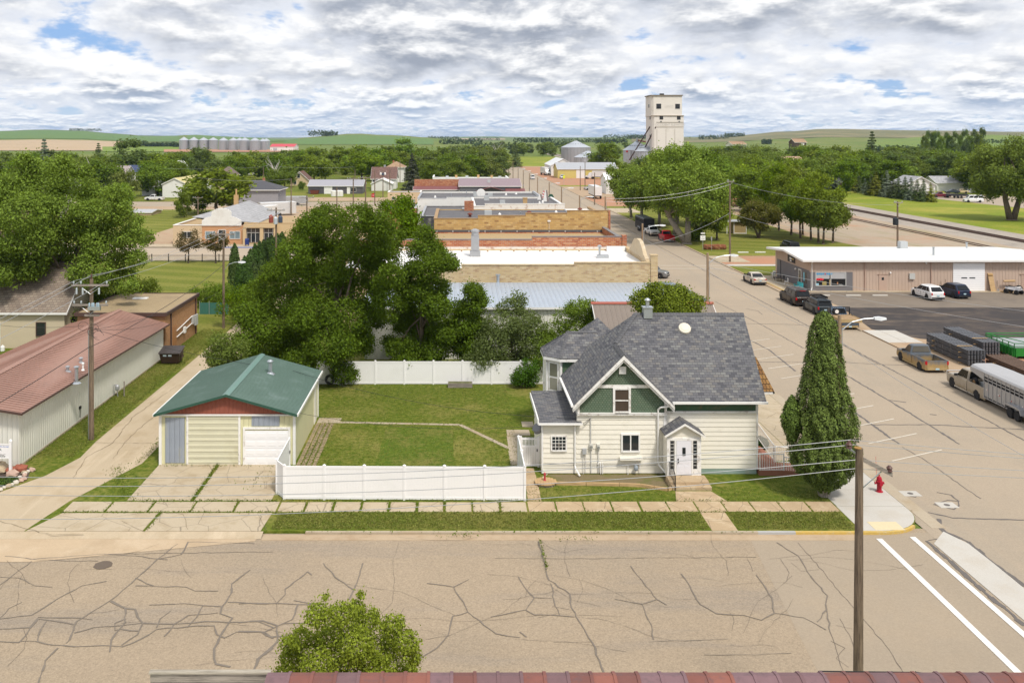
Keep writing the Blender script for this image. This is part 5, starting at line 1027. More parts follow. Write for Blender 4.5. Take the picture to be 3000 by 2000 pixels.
# ================================================================ tan metal shop on the right
def build_shop():
 x0,x1,y0,y1=45.9,76.5,118.6,131.3;O=(61,125,0);T=thing('shop','long tan ribbed metal shop with a bright white low roof and grey shopfront','shop',O)
 w=MB(O);w.box(x0,x1,y0,y1,0,3.86);w.prism([(x0,y0,3.86),(x0,y1,3.86),(x0,124.8,4.4)],(30.6,0,0))
 for i in range(72):
  x=x0+.2+i*.42;w.box(x,x+.09,y0- .03,y0,.1,3.86)
 for i in range(30):y=y0+.2+i*.42;w.box(x0- .03,x0,y,y+.09,2.6,3.9)
 w.build('wall',mat('tan_sheet',(.50,.385,.31),.55,.06,.8,stain=(.40,.28,.2),sscale=.7,samt=.3),T)
 wr=mat('white_roof_metal',(.80,.80,.78),.4,.03,.2,stain=(.6,.58,.52),sscale=.3,samt=.25,spec=.4)
 r=MB(O);xa,xb=44.75,77.2
 r.slab([(xa,118.0,4.1),(xb,118.0,4.1),(xb,124.8,4.62),(xa,124.8,4.62)],.08);r.slab([(xa,124.8,4.62),(xb,124.8,4.62),(xb,131.7,4.12),(xa,131.7,4.12)],.08)
 for i in range(108):x=xa+.1+i*.3;r.prism([(x,118.0,4.104),(x+.04,118.0,4.104),(x+.04,118.0,4.135),(x,118.0,4.135)],(0,6.8,.52))
 r.build('roof',wr,T)
 f=MB(O);f.box(xa,xb,117.86,117.99,3.84,4.09);f.prism([(xa- .05,118.0,4.09),(xa- .05,124.8,4.61),(xa- .05,131.7,4.11),(xa- .05,131.7,3.85),(xa- .05,124.8,4.35),(xa- .05,118.0,3.84)],(.049,0,0));f.build('fascia',white,T)
 dg=mat('shopfront_grey',(.165,.16,.17),.75,.06,1,stain=(.28,.17,.12),sscale=1.5,samt=.25)
 g=MB(O);g.box(x0- .06,51.45,y0- .06,y0- .031,0,2.45);g.build('grey_front',dg,T);g=MB(O);g.box(x0- .06,x0- .031,y0- .06,130.5,0,2.6);g.build('grey_side',dg,T)
 g=MB(O);g.box(x0- .1,x0- .06,128.9,129.1,0,2.6);g.build('dark_strip',mat('strip_black',(.05,.045,.045),.7),T)
 # big shop window: two panes, blinds, banner, neon
 wy=y0- .06;a,b,z0,z1=46.65,51.4- .85,.72,2.36;fr=MB(O)
 for u in (a,(a+b)/2,b):fr.box(u- .035,u+.035,wy- .06,wy,z0,z1)
 fr.box(a- .035,b+.035,wy- .065,wy,z1,z1+.07);fr.box(a- .035,b+.035,wy- .07,wy,z0- .07,z0);fo=fr.build('shop_window',mat('alu_frame',(.6,.6,.58),.4),T)
 for i in range(2):
  p0=a+.035+i*(b- a)/2;p1=p0+(b- a)/2- .07;m=MB(O);m.box(p0,p1,wy- .012,wy- .002,z0,z1);m.build('pane',glassmat('shop_glass',(.012,.013,.015),.08,.4),fo);m=MB(O);m.box(p0+.02,p1- (.0 if i else .12),wy- .022,wy- .013,z0+.86,z1- .02);m.build('blind',mat('blind',(.42,.42,.43),.7),fo)
 m=MB(O)
 for i in range(8):u=a+.1+i*.26;m.box(u,u+.22,wy- .035,wy- .023,z1- .28+.03*(i % 2),z1- .04)
 m.build('banner',mat('banner_blue',(.07,.30,.55),.6,.3,3),fo);m=MB(O);m.box(a+1.15,a+1.3,wy- .045,wy- .036,z1- .24,z1- .08);m.build('banner_dot',mat('dot_red',(.6,.05,.04),.5),fo)
 neon=emit('neon_red',(1,.04,.06),1.1);textmesh('neon_sign','OPEN',.36,(a+.52,wy- .06,1.5),neon,fo,org=O,ext=.01);m=MB(O);m.path([(a+.52+.44*math.cos(t*.3142),wy- .05,1.5+.2*math.sin(t*.3142)) for t in range(21)],.015,5);m.build('neon_ring',mat('neon_tube',(.3,.3,.28),.4),fo)
 for (u0,u1,za,zb,c,nm) in ((a+.05,a+.4,.74,1.0,(.3,.5,.6),'poster'),(a+.85,a+1.4,.76,1.25,(.33,.27,.1),'display_box'),(a+1.75,a+1.95,.76,1.45,(.4,.3,.15),'display_figure'),(b- 1.15,b- 1.0,.85,1.15,(.4,.2,.1),'lamp'),(b- .95,b- .45,.82,.86,(.5,.5,.5),'table')):
  m=MB(O);m.box(u0,u1,wy- .02,wy- .0125,za,zb);m.build(nm,mat('disp_'+nm,c,.7,.2,4),fo)
 # side door, poster window, sign, lamp
 def side(nm,ya,yb,za,zb,mm,o_=.09):m=MB(O);m.box(x0- o_,x0- .06,ya,yb,za,zb);return m.build(nm,mm,T)
 d=side('door_frame',121.25,122.35,0,2.35,mat('alu_frame',(.6,.6,.58),.4));m=MB(O);m.box(x0- .1,x0- .091,121.4,122.2,.1,2.2);m.build('door_glass',glass,d)
 d=side('poster_window',119.4,120.7,.8,2.2,mat('window_brown',(.07,.06,.055),.3));m=MB(O);m.box(x0- .1,x0- .091,120.1,120.5,1.0,2.15);m.build('poster',mat('poster_blue',(.2,.5,.65),.6,.3,2.5),d)
 s=side('name_sign',123.6,126.2,2.85,3.85,mat('sign_dark',(.035,.03,.03),.6),.12);m=MB(O);m.prism([(x0- .135,125.3,3.55),(x0- .135,124.6,3.4),(x0- .135,124.8,3.2),(x0- .135,125.5,3.3)],(.01,0,0));m.build('emblem',white,s);m=MB(O);m.prism([(x0- .135,124.6,3.42),(x0- .135,123.8,3.4),(x0- .135,123.8,3.3),(x0- .135,124.6,3.3)],(.01,0,0));m.build('emblem_tail',mat('sign_yellow',(.6,.4,.06),.5),s);m=MB(O);m.box(x0- .135,x0- .125,124.7,125.3,2.95,3.12);m.build('name',white,s)
 m=MB(O);m.ball((x0- .2,123,2.2),.14);m.build('wall_lamp',white,T)
 m=MB(O);m.path([(46.05,118.0,3.84),(46.05,118.3,3.6),(46.15,118.5,3.5),(46.15,118.5,.4),(45.95,118.2,.1)],.055);m.build('downspout',white,T)
 for x in (53.0,61.6):m=MB(O);m.tube((x,y0- .1,.05),(x,y0- .1,3.85),.06);m.build('downspout',mat('tan_pipe',(.45,.30,.24),.5),T)
 def front(nm,xa_,xb_,za,zb,mm,o_=.06):m=MB(O);m.box(xa_,xb_,y0- o_,y0- .03,za,zb);return m.build(nm,mm,T)
 d=front('door',54.85,55.85,.03,2.08,mat('tan_door',(.48,.35,.28),.5,.04));m=MB(O);m.box(55.2,55.5,y0- .07,y0- .061,1.4,1.75);m.build('door_light',glass,d);front('door_head',54.7,56.0,2.1,2.16,mat('tan_dark',(.36,.24,.18),.6),.09)
 d=front('overhead_door',64.45,68.55,.02,3.62,mat('door_bright',(.84,.84,.85),.4,.02),.09)
 m=MB(O)
 for i in range(13):m.box(64.45,68.55,y0- .1,y0- .091,.28*i,.28*i+.04)
 m.build('panel_rib',mat('door_rib',(.66,.67,.69),.5),d)
 for u in (65.5,66.55):m=MB(O);m.box(u,u+.75,y0- .11,y0- .091,1.62,1.76);m.build('door_light',glass,d)
 d=front('overhead_door',73.3,75.4,.02,2.1,mat('tan_door',(.48,.35,.28),.5,.04),.045);front('door_head',73.1,75.6,2.11,2.2,mat('tan_dark',(.36,.24,.18),.6),.1);m=MB(O)
 for i in range(8):m.box(73.3,75.4,y0- .055,y0- .046,.26*i,.26*i+.03)
 m.build('panel_rib',mat('tan_dark',(.36,.24,.18),.6),d)
 m=MB(O);m.box(58.75,59.45,y0- .25,y0- .03,1.55,2.3);m.build('vent_cover',mat('unit_grey2',(.5,.5,.48),.5),T)
 for x,z in ((56.3,2.35),(60.95,3.6)):m=MB(O);m.ball((x,y0- .14,z),.13);m.build('wall_lamp',white,T)
 roofvents(T,O,[(62.3,127.5)],4.4,['ac']);m=MB(O);m.tube((63.2,121,4.3),(63.2,121,5.3),.13);m.lathe((63.2,121,5.3),[(.18,0),(.18,.08)],8);m.build('roof_flue',galv,T);m=MB(O);m.tube((71.5,128,4.3),(71.5,128,5.1),.12);m.lathe((71.5,128,5.1),[(.2,0),(.2,.1)],8);m.build('roof_flue',galv,T)
 # furniture on the shop walk
 teal=mat('bench_teal',(.05,.42,.46),.4)
 O2=(44.95,119.9,0);T2=thing('bench','turquoise metal bench by the shop door','bench',O2,rz=R(8));m=MB();m.box(-.32,.22,-.7,.7,.40,.45);m.build('seat',teal,T2);m=MB();m.box(.2,.26,-.7,.7,.5,.92);m.build('backrest',teal,T2)
 for sy in (-.68,.62):
  m=MB();m.box(-.32,-.26,sy,sy+.06,0,.66);m.box(.2,.26,sy,sy+.06,0,.5);m.box(-.32,.26,sy,sy+.06,.62,.66);m.build('leg',teal,T2)
 def chair(x,y,rz,lab,mm):
  t=thing('patio_chair',lab,'chair',(x,y,.01),'patio chairs outside the shop',rz);m=MB();m.box(-.23,.23,-.22,.22,.43,.46);m.build('seat',mm,t);m=MB();m.box(-.23,.23,.2,.24,.5,.9);m.build('backrest',mm,t)
  for sx in (-.21,.21):
   for sy in (-.2,.2):m=MB();m.tube((sx,sy,0),(sx,sy,.44 if sy<0 else .88),.02,n=5);m.build('leg',mm,t)
 chair(44.6,123.4,R(-100),'white patio chair nearest the turquoise bench',white);chair(44.8,128.8,R(80),'white patio chair on the near side of the dark table',white);chair(45.2,130.2,R(-60),'white patio chair on the far side of the dark table',white);chair(45.0,126.0,R(-90),'black patio chair standing against the grey shop wall',black)
 t=thing('patio_table','small round dark patio table between white chairs','table',(45.0,129.5,.01));m=MB();m.lathe((0,0,.7),[(.5,0),(.5,.03)],16);m.build('tabletop',black,t);m=MB();m.tube((0,0,0),(0,0,.7),.03);m.lathe((0,0,0),[(.28,0),(.05,.05)],10);m.build('pedestal',black,t)
 t=thing('patio_table','low dark wooden patio table by the grey shop wall','table',(44.7,126.9,.01));m=MB();m.box(-.35,.35,-.6,.6,.42,.47);m.build('tabletop',mat('dark_wood',(.06,.04,.03),.6),t)
 for sx in (-.3,.3):
  for sy in (-.5,.5):m=MB();m.tube((sx,sy,0),(sx,sy,.42),.025,n=5);m.build('leg',black,t)
 t=thing('plant_pot','dark teal plant pot between the chair and the bench','pot',(45.2,121.3,.01));m=MB();m.lathe((0,0,0),[(.15,0),(.24,.35),(.26,.4)],12);m.build('pot',mat('pot_teal',(.03,.13,.12),.5),t);m=MB();m.lathe((0,0,.37),[(.22,0),(.1,.06)],10);m.build('soil',dirt,t)
 for i,px in enumerate((2409,2500,2578,2690)):
  x,y=G(px,866 if i<3 else 861);m=MB((x,y,0));m.prism([(x- .95,y- .1,0),(x+.95,y- .1,0),(x+.95,y- .06,.13),(x- .95,y- .06,.13)],(0,.12,0));tag(m.build('parking_block',concrete_new),['pale concrete wheel stop before the shop window','pale concrete wheel stop left of the tan door','pale concrete wheel stop right of the tan door','pale concrete wheel stop in front of the white crossover'][i],'wheel stop','concrete wheel stops before the shop')
 for i,(px,y) in enumerate(((2177,157.5),(2227,157.6))):
  x=XP(px,y);m=MB((x,y,0));m.box(x- .9,x+.9,y- .1,y+.1,0,.16);tag(m.build('parking_block',white),['white wheel stop at the edge of the park lawn, left one','white wheel stop at the edge of the park lawn, right one near the dark minivan'][i],'wheel stop','white wheel stops by the park')
 # things leaning on the shop wall
 t=thing('leaning_board','tall rolled tan board leaning on the tan shop wall','board',(69.4,118.3,0));m=MB();m.prism([(-.35,-.35,0),(.3,-.35,0),(.15,.18,2.3),(-.5,.18,2.3)],(0,.08,.02));m.build('board',newwood,t);m=MB();m.tube((-.45,.13,2.05),(.1,.13,2.05),.1,n=8);m.build('strap',woodmat('strap_wood',(.4,.25,.1),(.25,.15,.06)),t)
 def pallet(lab,x,y,tilt,rz):
  t=thing('pallet',lab,'pallet',(x,y,.02),'wooden pallets by the shop wall',rz);t.rotation_euler=(tilt,0,rz)
  for i in range(6):m=MB();m.box(-.55,.55,-.5+i*.18,-.38+i*.18,.1,.125);m.build('slat',newwood,t)
  for u in (-.55,-.05,.46):m=MB();m.box(u,u+.09,-.5,.52,0,.099);m.build('bearer',newwood,t)
 pallet('wooden pallet lying flat behind the quad bike',70.7,117.4,0,R(12));pallet('wooden pallet standing upright against the tan wall',71.4,118.2,R(82),R(4))
 m=MB();t=thing('log_bundle','pale timber log resting on top of the upright pallet','log',(71.5,118.1,1.22));m.tube((-.75,0,.12),(.7,0,.16),.12,.14,10);m.build('log',newwood,t)
 for i,(x,z) in enumerate(((62.85,1.3),(63.45,1.5),(70.15,1.35))):
  t=thing('hand_tool',['long handled shovel leaning left of the overhead door','long handled rake leaning close to the overhead door','rusty steel bars leaning beside the tan board'][i],'tool',(x,118.35,0));m=MB();m.tube((0,-.1,0),(0,.15,z),.025,n=5);m.build('handle',polewood,t);m=MB();m.box(-.1,.1,-.1,-.07,0,.3);m.build('blade',steel,t)
 t=thing('spare_wheel','large tyre with a white rim leaning behind the quad bike','wheel',(72.6,117.9,0));m=MB();m.lathe((0,0,.42),[(.3,-.13),(.42,-.1),(.42,.1),(.3,.13)],20,'y');m.build('tyre',rubber,t);m=MB();m.lathe((0,0,.42),[(.28,-.14),(.1,-.1)],16,'y');m.build('rim',white,t)
 x,y=71.0,116.4;T3=thing('quad_bike','grey and black quad bike parked in front of the pallets','quad bike',(x,y,0),rz=R(205));qg=mat('quad_grey',(.5,.5,.52),.35);m=MB();m.loft([[(-.35,-.95,.6),(.35,-.95,.6),(.3,-.95,.78),(-.3,-.95,.78)],[(-.4,-.3,.55),(.4,-.3,.55),(.22,-.3,.85),(-.22,-.3,.85)],[(-.35,.4,.5),(.35,.4,.5),(.2,.4,.92),(-.2,.4,.92)],[(-.42,.95,.55),(.42,.95,.55),(.3,.95,.75),(-.3,.95,.75)]]);m.build('body',qg,T3);m=MB();m.box(-.16,.16,-.6,.15,.86,.95);m.build('seat',black,T3);m=MB();m.path([(-.4,.4,1.1),(0,.45,1.02),(.4,.4,1.1)],.025);m.build('handlebar',black,T3)
 for yy in (-.85,.85):
  m=MB()
  for i in range(5):m.tube((-.38,yy- .25+i*.12,.82),(.38,yy- .25+i*.12,.82),.015,n=5)
  m.build('cargo_rack',black,T3)
 for sx in (-.48,.48):
  for sy in (-.68,.68):m=MB();m.lathe((sx,sy,.3),[(.2,-.13),(.3,-.1),(.3,.1),(.2,.13)],14,'x');wo=m.build('wheel',rubber,T3);m=MB();m.lathe((sx*1.02,sy,.3),[(.17,-.12),(.17,.12)],10,'x');m.build('rim',mat('mud_rim',(.4,.33,.2),.7),wo)
 return T
build_shop()
# white upright freezer-like panel at the right edge
t=thing('white_cabinet','tall white cabinet by the tan garage door at the right edge','cabinet',(76.2,117.9,0));m=MB();m.box(-.4,.4,-.35,.35,0,2.0);m.build('body',white,t,bevel=.02);m=MB();m.box(-.39,.39,-.37,-.351,.05,1.95);m.build('door',mat('door_bright',(.8,.8,.8),.4),t)

# ================================================================ stacked livestock panels and green trailer
def build_stacks():
 sm=mat('panel_steel',(.15,.155,.17),.5,.15,3,metal=.3,stain=(.13,.12,.12),sscale=4,samt=.6);rm=mat('panel_rust',(.15,.095,.068),.8,.2,3,stain=(.1,.07,.05),sscale=4,samt=.6)
 def stack(lab,x0,x1,y0,y1,layers,m,n,grp):
  """bundles of flat corral panels standing on edge, layers of bundles with timber between"""
  T=thing('panel_stack',lab,'panel stack',(x0,y0,0),grp);O=(x0,y0,0);h=.40
  for L in range(layers):
   z=.12+L*(h+.06)
   for i in range(n):
    x=x0+(x1- x0)*(i+.5)/n;q=MB(O);w=(x1- x0)/n*.30
    for k_ in range(5):zz=z+.02+k_*h/5;q.box(x- w,x+w,y0,y1,zz,zz+.033)
    for yy in (y0+.04,y1- .1):q.box(x- w,x+w,yy,yy+.06,z,z+h)
    for yy in np.linspace(y0+1.6,y1- 1.6,4):q.box(x- w*1.02,x+w*1.02,yy,yy+.05,z+.005,z+h- .01)
    q.build('panel',m,T)
   for yy in (y0+1.2,y1- 1.4):
    q=MB(O);q.box(x0- .12,x1+.12,yy,yy+.09,z- .075 if L else .02,z- .005);q.build('timber',newwood,T)
  q=MB(O);zt=.12+layers*(h+.06)- .05;q.box(x0- .1,x0+(x1- x0)*.8,y0+1.5,y0+1.58,zt,zt+.05);q.build('timber',newwood,T)
 g='stacks of corral panels beside the street'
 stack('near stack of grey steel corral panels beside the pickups',44.5,46.1,79.5,86.6,3,sm,6,g);stack('grey steel corral panel stack standing behind the near one',47.6,49.2,82.6,89.4,3,sm,6,g);stack('rusty brown corral panel stack behind the livestock trailer',46.3,48.3,69.5,80.0,2,rm,8,g)
 gr=mat('trailer_green',(.02,.20,.03),.4,.08,2);O=(53,84,0);T=thing('livestock_feeder','bright green livestock feeder with railed sides beyond the panel stacks','feeder',O)
 m=MB(O);m.box(50.2,58,82.2,86.6,.25,.95)
 for i in range(9):m.box(50.1,50.2,82.3+i*.5,82.4+i*.5,.2,1.0);m.box(50.3+i*.9,50.4+i*.9,82.1,82.2,.2,1.0)
 m.build('body',gr,T);m=MB(O)
 for z in (1.15,1.4):m.tube((50.2,82.2,z),(58,82.2,z),.04);m.tube((50.2,82.2,z),(50.2,86.6,z),.04);m.tube((50.2,86.6,z),(58,86.6,z),.04)
 for i in range(6):m.tube((50.2,82.2+i*.88,.9),(50.2,82.2+i*.88,1.42),.04);m.tube((50.2+i*1.5,82.2,.9),(50.2+i*1.5,82.2,1.42),.04)
 m.tube((50.2,86.6,1.42),(53.4,82.2,1.0),.04);m.build('railing',gr,T);m=MB(O);m.box(50.4,57.8,82.4,86.4,.96,1.02);m.build('trough',steel,T)
 m=MB(O);m.box(52.6,53.6,82.06,82.09,.6,.75);m.build('name_plate',mat('plate_white',(.6,.62,.55),.6),T)
build_stacks()

# ================================================================ park: shelter, signs, log, lamps
def build_park():
 Y=188;x0,x1=XP(2150,Y),XP(2186,Y);T=thing('park_shelter','small tan park booth with a flat pale roof under the trees','shelter',(x0,Y,0));O=T.location;m=MB(O);m.box(x0,x1,Y,Y+2.4,0,2.2);m.build('wall',mat('booth_tan',(.36,.27,.13),.8),T);m=MB(O);m.box(x0- 1.8,x1+.4,Y- .5,Y+3,2.5,2.68);m.build('roof',ltgrey,T)
 m=MB(O)
 for x in (x0- .06,x1- .06):m.box(x,x+.12,Y- .08,Y,0,2.5)
 m.box(x0,x1,Y- .06,Y,.05,.2);m.build('trim',white,T);m=MB(O);m.box(x0- 1.5,x0- 1.38,Y- .1,Y+.02,0,2.5);m.build('post',white,T)
 x,y=G(2059,733);T=thing('street_sign','white square notice sign with a small plate above it by the park kerb','sign',(x,y,0));m=MB();m.tube((0,0,0),(0,0,3.25),.035,n=6);m.build('post',galv,T);m=MB();m.box(-.44,.44,-.05,-.03,1.75,2.6);bo=m.build('board',white,T);m=MB();m.box(-.36,.36,-.05,-.03,2.88,3.08);m.build('plate',white,T)
 for s_,z,q in (('NO',2.36,.2),('ACCESS',2.02,.17)):textmesh('lettering',s_,q,(0,-.055,z),mat('sign_ink',(.12,.12,.11),.6),bo)
 x,y=G(2085,735);T=thing('street_sign','grey sign seen edge on beside the red log','sign',(x,y,0));m=MB();m.tube((0,0,0),(0,0,2.3),.035,n=6);m.build('post',galv,T);m=MB();m.box(-.08,.08,-.03,.3,1.8,2.5);m.build('board',galv,T)
 x,y=G(2094,731);T=thing('petrified_log','large rust red petrified log lying on the park lawn','log',(x,y,0));rr=random.Random(8);m=MB();rings=[]
 for i in range(12):
  u=-1.95+i*.355;r=(.52+rr.uniform(-.08,.1))*(.8 if i in (0,11) else 1);rings.append([(u+rr.uniform(-.06,.06),r*(1+rr.uniform(-.15,.15))*math.cos(a*.628),max(0,.45+r*(1+rr.uniform(-.15,.15))*math.sin(a*.628))) for a in range(10)])
 m.loft(rings);m.build('trunk',mat('log_red',(.20,.075,.035),.9,.4,3,stain=(.42,.27,.12),sscale=2,samt=.7,bump=1,bscale=5),T)
 x,y=G(2010,713);T=thing('utility_box','small pale utility box at the foot of the big park tree','utility box',(x,y,0));m=MB();m.box(-.22,.22,-.2,.2,0,.85);m.build('body',ltgrey,T);m=MB();m.box(-.16,.16,-.22,-.2,.35,.8);m.build('door',white,T)
 for i,(px,pb,h) in enumerate(((2068,682,3.9),(2024,668,3.9),(2380- 12,690,3.9))[:2]):
  x,y=G(px,pb);T=thing('park_lamp',['black slim park lamp post left of the tan booth','black slim park lamp post behind the big park trunk'][i],'lamp post',(x,y,0),'black park lamp posts');m=MB();m.tube((0,0,0),(0,0,3.4),.07,.05);m.build('post',black,T);m=MB();m.lathe((0,0,3.4),[(.1,0),(.2,.15),(.18,.4),(.03,.55)],10);m.build('lantern',black,T)
build_park()

# ================================================================ railway
mb=MB()
for x in (106.2,107.7):mb.box(x,x+.1,60,1000,.3,.47)
struct('rail',mb,mat('rail_rust',(.13,.075,.055),.5,.1,1))
mb=MB()
for i in range(230):y=120+i*.62+(i*.02);mb.box(105.6,108.5,y,y+.26,.18,.31)
mb.box(105.9,108.2,262,1000,.2,.3);struct('sleeper',mb,mat('tie_brown',(.09,.065,.055),.9))
mb=MB();mb.prism([(103.2,40,-.01),(110.8,40,-.01),(109.2,40,.22),(104.8,40,.22)],(0,960,0));struct('ballast',mb,gravel)
mb=MB()
for x in (95.2,96.7):mb.box(x,x+.1,150,250,.05,.2)
struct('rail',mb,MATS['rail_rust'])

# ================================================================ elevator and bins
def build_elevator():
 Y=400;s=Y/FPX;conc=mat('weathered_concrete',(.76,.71,.65),.8,.05,.15,stain=(.5,.45,.38),sscale=.15,samt=.5);dk=mat('stain_dark',(.25,.21,.17),.9)
 xl,xr=XP(1904,Y)+1.2,XP(2003,Y);D=14
 O=((xl+xr)/2,Y,0);T=thing('grain_elevator','tall white concrete grain elevator with a narrower headhouse on top','grain elevator',O)
 z1=ZP(338,Y);z2=ZP(279,Y);ux0,ux1=XP(1917.5,Y),XP(1999,Y)
 xs=[XP(1924.5,Y),XP(1951,Y),XP(1977,Y)]
 w=MB(O);ch=.7;w.prism([(xl+ch,Y,0),(xr,Y,0),(xr,Y+D,0),(xl,Y+D,0),(xl,Y+ch,0)],(0,0,z1- .3));w.build('silo',conc,T)
 w=MB(O)
 for x in xs:w.box(x- .06,x+.06,Y- .06,Y,0,z1- 6)
 w.box(xl,xr+.1,Y- .3,Y,z1- .35,z1- .02);w.box(xl- .3,xl,Y- .3,Y+D,z1- .35,z1- .02);za,zb=ZP(359.5,Y),ZP(373,Y);w.box(XP(1923,Y),xr,Y- .1,Y,za,za+.25);w.box(XP(1923,Y),xr,Y- .1,Y,zb,zb+.22);w.build('ledge',mat('ledge_grey',(.36,.31,.25),.9),T)
 h=MB(O);h.prism([(ux0- 1.2+.9,Y+.6,z1- .3),(ux1,Y+.6,z1- .3),(ux1,Y+D- 1,z1- .3),(ux0- 1.2,Y+D- 1,z1- .3),(ux0- 1.2,Y+1.4,z1- .3)],(0,0,z2- z1));ho=h.build('headhouse',conc,T)
 h=MB(O);h.box(ux0- 1.6,ux1+.4,Y+.2,Y+D- .6,z2- .3,z2+.12);h.build('roof',dk,ho);h=MB(O);h.box(XP(1943,Y)- .5,XP(1949,Y)+.4,Y+4,Y+5,z2+.12,z2+.9);h.build('roof_motor',black,ho)
 for (pa,pb,qa,qb,yy,par) in ((1924.5,1937,305,318,Y+.6,ho),(1980,1992,305.5,318,Y+.6,ho),(1933,1942,339.5,349.5,Y,T),(1984,1993,340,350,Y,T),(1935,1938,356,359,Y,T),(1988.5,1991.5,356,359,Y,T)):
  a,b=XP(pa,Y),XP(pb,Y);window(par,O,a,b,ZP(qb,Y),ZP(qa,Y),yy,mat('steel_frame',(.10,.10,.11),.6),.12,mat('dark_hole',(.012,.013,.015),.4),3,3,.08,.08)
 for (qa,qb,yy) in ((305,315,Y+5),):m=MB(O);m.box(ux0- 1.24,ux0- 1.2,yy,yy+1.8,ZP(qb,Y),ZP(qa,Y));m.build('side_window',MATS['dark_hole'],ho)
 for (qa,qb) in ((341,350),(395,407)):m=MB(O);m.box(xl- .05,xl,Y+4,Y+6,ZP(qb,Y),ZP(qa,Y));m.build('side_window',MATS['dark_hole'],T)
 textmesh('lettering','OCCIDENT ELEVATOR',1.55,((XP(1923,Y)+xr)/2,Y- .04,(za+zb)/2+.1),mat('faded_letter',(.56,.52,.49),.9),T,org=O,ext=.01,sx=.82)
 textmesh('lettering','LINO',1.6,(XP(1961,Y),Y+.56,ZP(312,Y)),mat('faded_letter2',(.66,.62,.58),.9),ho,org=O,ext=.01)
 for (p,q) in (((xl- .1,Y+5,ZP(371,Y)),(XP(1846,410),412,ZP(470,410))),((XP(1921,Y),Y- .3,ZP(372,Y)),(XP(1880,410),408,ZP(445,410)))):m=MB(O);m.tube(p,q,.28,n=8);m.build('grain_spout',mat('spout_brown',(.10,.065,.055),.6),T)
def bin_(lab,px,Y,dia,ze,zr,group,dark=False,ribs=14,ladder=True,big=True):
 x=XP(px,Y);T=thing('grain_bin',lab,'grain bin',(x,Y,0),group);r=dia/2;n=28
 wm=ribbed('bin_steel_d' if dark else 'bin_steel',(.40,.42,.44) if dark else (.55,.57,.60),.55,.38,.55,.6,.08,horiz=True) if ('bin_steel_d' if dark else 'bin_steel') not in MATS else MATS['bin_steel_d' if dark else 'bin_steel']
 m=MB();m.lathe((0,0,0),[(r,-.2),(r,ze)],n);m.build('wall',wm,T,smooth=False);m=MB();m.lathe((0,0,0),[(r+.25,ze- .1),(r+.25,ze+.05),(r*.12,zr- .15),(r*.12,zr+.25)],n);m.build('roof',mat('bin_roof',(.52,.55,.59),.4,.06,.3,metal=.5),T)
 if big:
  m=MB()
  for i in range(ribs*2):a=2*math.pi*i/(ribs*2);m.box(r*math.cos(a)- .06,r*math.cos(a)+.06,r*math.sin(a)- .06,r*math.sin(a)+.06,0,ze)
  m.build('stiffener',mat('stiff',(.30,.31,.33),.5,metal=.4),T)
  m=MB()
  for i in range(10):a=-math.pi*(i+.5)/10;c,s_=math.cos(a)*r*.55,math.sin(a)*r*.55;z=ze+(zr- ze)*.45;m.box(c- .3,c+.3,s_- .3,s_+.3,z,z+.55)
  m.build('roof_vent',galv,T)
 if ladder:m=MB();m.box(-r*.6,-r*.6+.5,-r*.86,-r*.8,.5,ze);m.build('ladder',steel,T)
 return T
build_elevator()
bin_('largest grain bin with a wide conical roof beyond the yellow shed',1687,575,18.4,ZP(432,575),ZP(413,575),'grain bins beside the elevator',True)
bin_('low wide grain bin in front of the largest bin',1722,520,15.5,ZP(461,520),ZP(442,520),'grain bins beside the elevator')
t=bin_('grain bin with a red mark left of the white elevator',1866,425,12.5,ZP(440,425),ZP(414,425),'grain bins beside the elevator');m=MB();m.box(-5.6,-4.6,-3.9,-3.0,ZP(446,425),ZP(441,425));m.build('red_mark',mat('dot_red',(.6,.05,.04),.5),t)
bin_('grain bin half hidden close against the elevator wall',1892,408,9.5,ZP(443,408),ZP(425,408),'grain bins beside the elevator')
m=MB((83,424,18));t=thing('bin_conveyor','rust red conveyor bridge over the bins left of the elevator','conveyor',(83,424,17));m.prism([(XP(1868,424),424,ZP(409,424)),(XP(1912,424),424,ZP(419,424)),(XP(1912,424),424,ZP(422,424)),(XP(1868,424),424,ZP(412.5,424))],(0,1.2,0));m.o=Vector((83,424,17));m.build('bridge',mat('conv_red',(.28,.09,.07),.7),t);m=MB((83,424,17));m.box(XP(1865,424),XP(1869,424),423.8,425,ZP(413,424),ZP(404,424));m.build('motor',steel,t);m=MB((83,424,17));m.tube((XP(1866,424),424.5,ZP(413,424)),(XP(1866,424),424.5,ZP(420,424)),.3);m.build('leg',steel,t)
names='leftmost bin of the far row,second bin from the left in the far row,third bin from the left in the far row,fourth bin of the far row behind a treetop,fifth bin of the far row behind a treetop,sixth bin of the far row,seventh bin of the far row,eighth bin of the far row,ninth bin of the far row in front,small bin near the right end of the far row,rightmost bin of the far row'.split(',')
for i,(px,Y,d,pe,pr,pb) in enumerate(((539,1330,13.8,411,401.5,0),(568,1330,13.8,411,402,0),(597,1330,13.8,411,403,0),(625,1330,13.8,411,403,0),(655,1300,13.8,412,403.5,0),(684,1290,13.8,412,403.5,0),(702,1350,13.8,412,404,0),(717,1280,14.6,412,403.5,0),(747,1270,14.6,412.5,404,0),(770,1290,11.5,414,406.5,0),(780,1340,11.5,413,406,0))):
 bin_('silver '+names[i],px,Y,d,ZP(pe,Y),ZP(pr,Y),'row of silver bins out by the fields',dark=True,ladder=False,big=False)
fld('scoria_pad',(480,880,1150,1330),reddirt,.6)

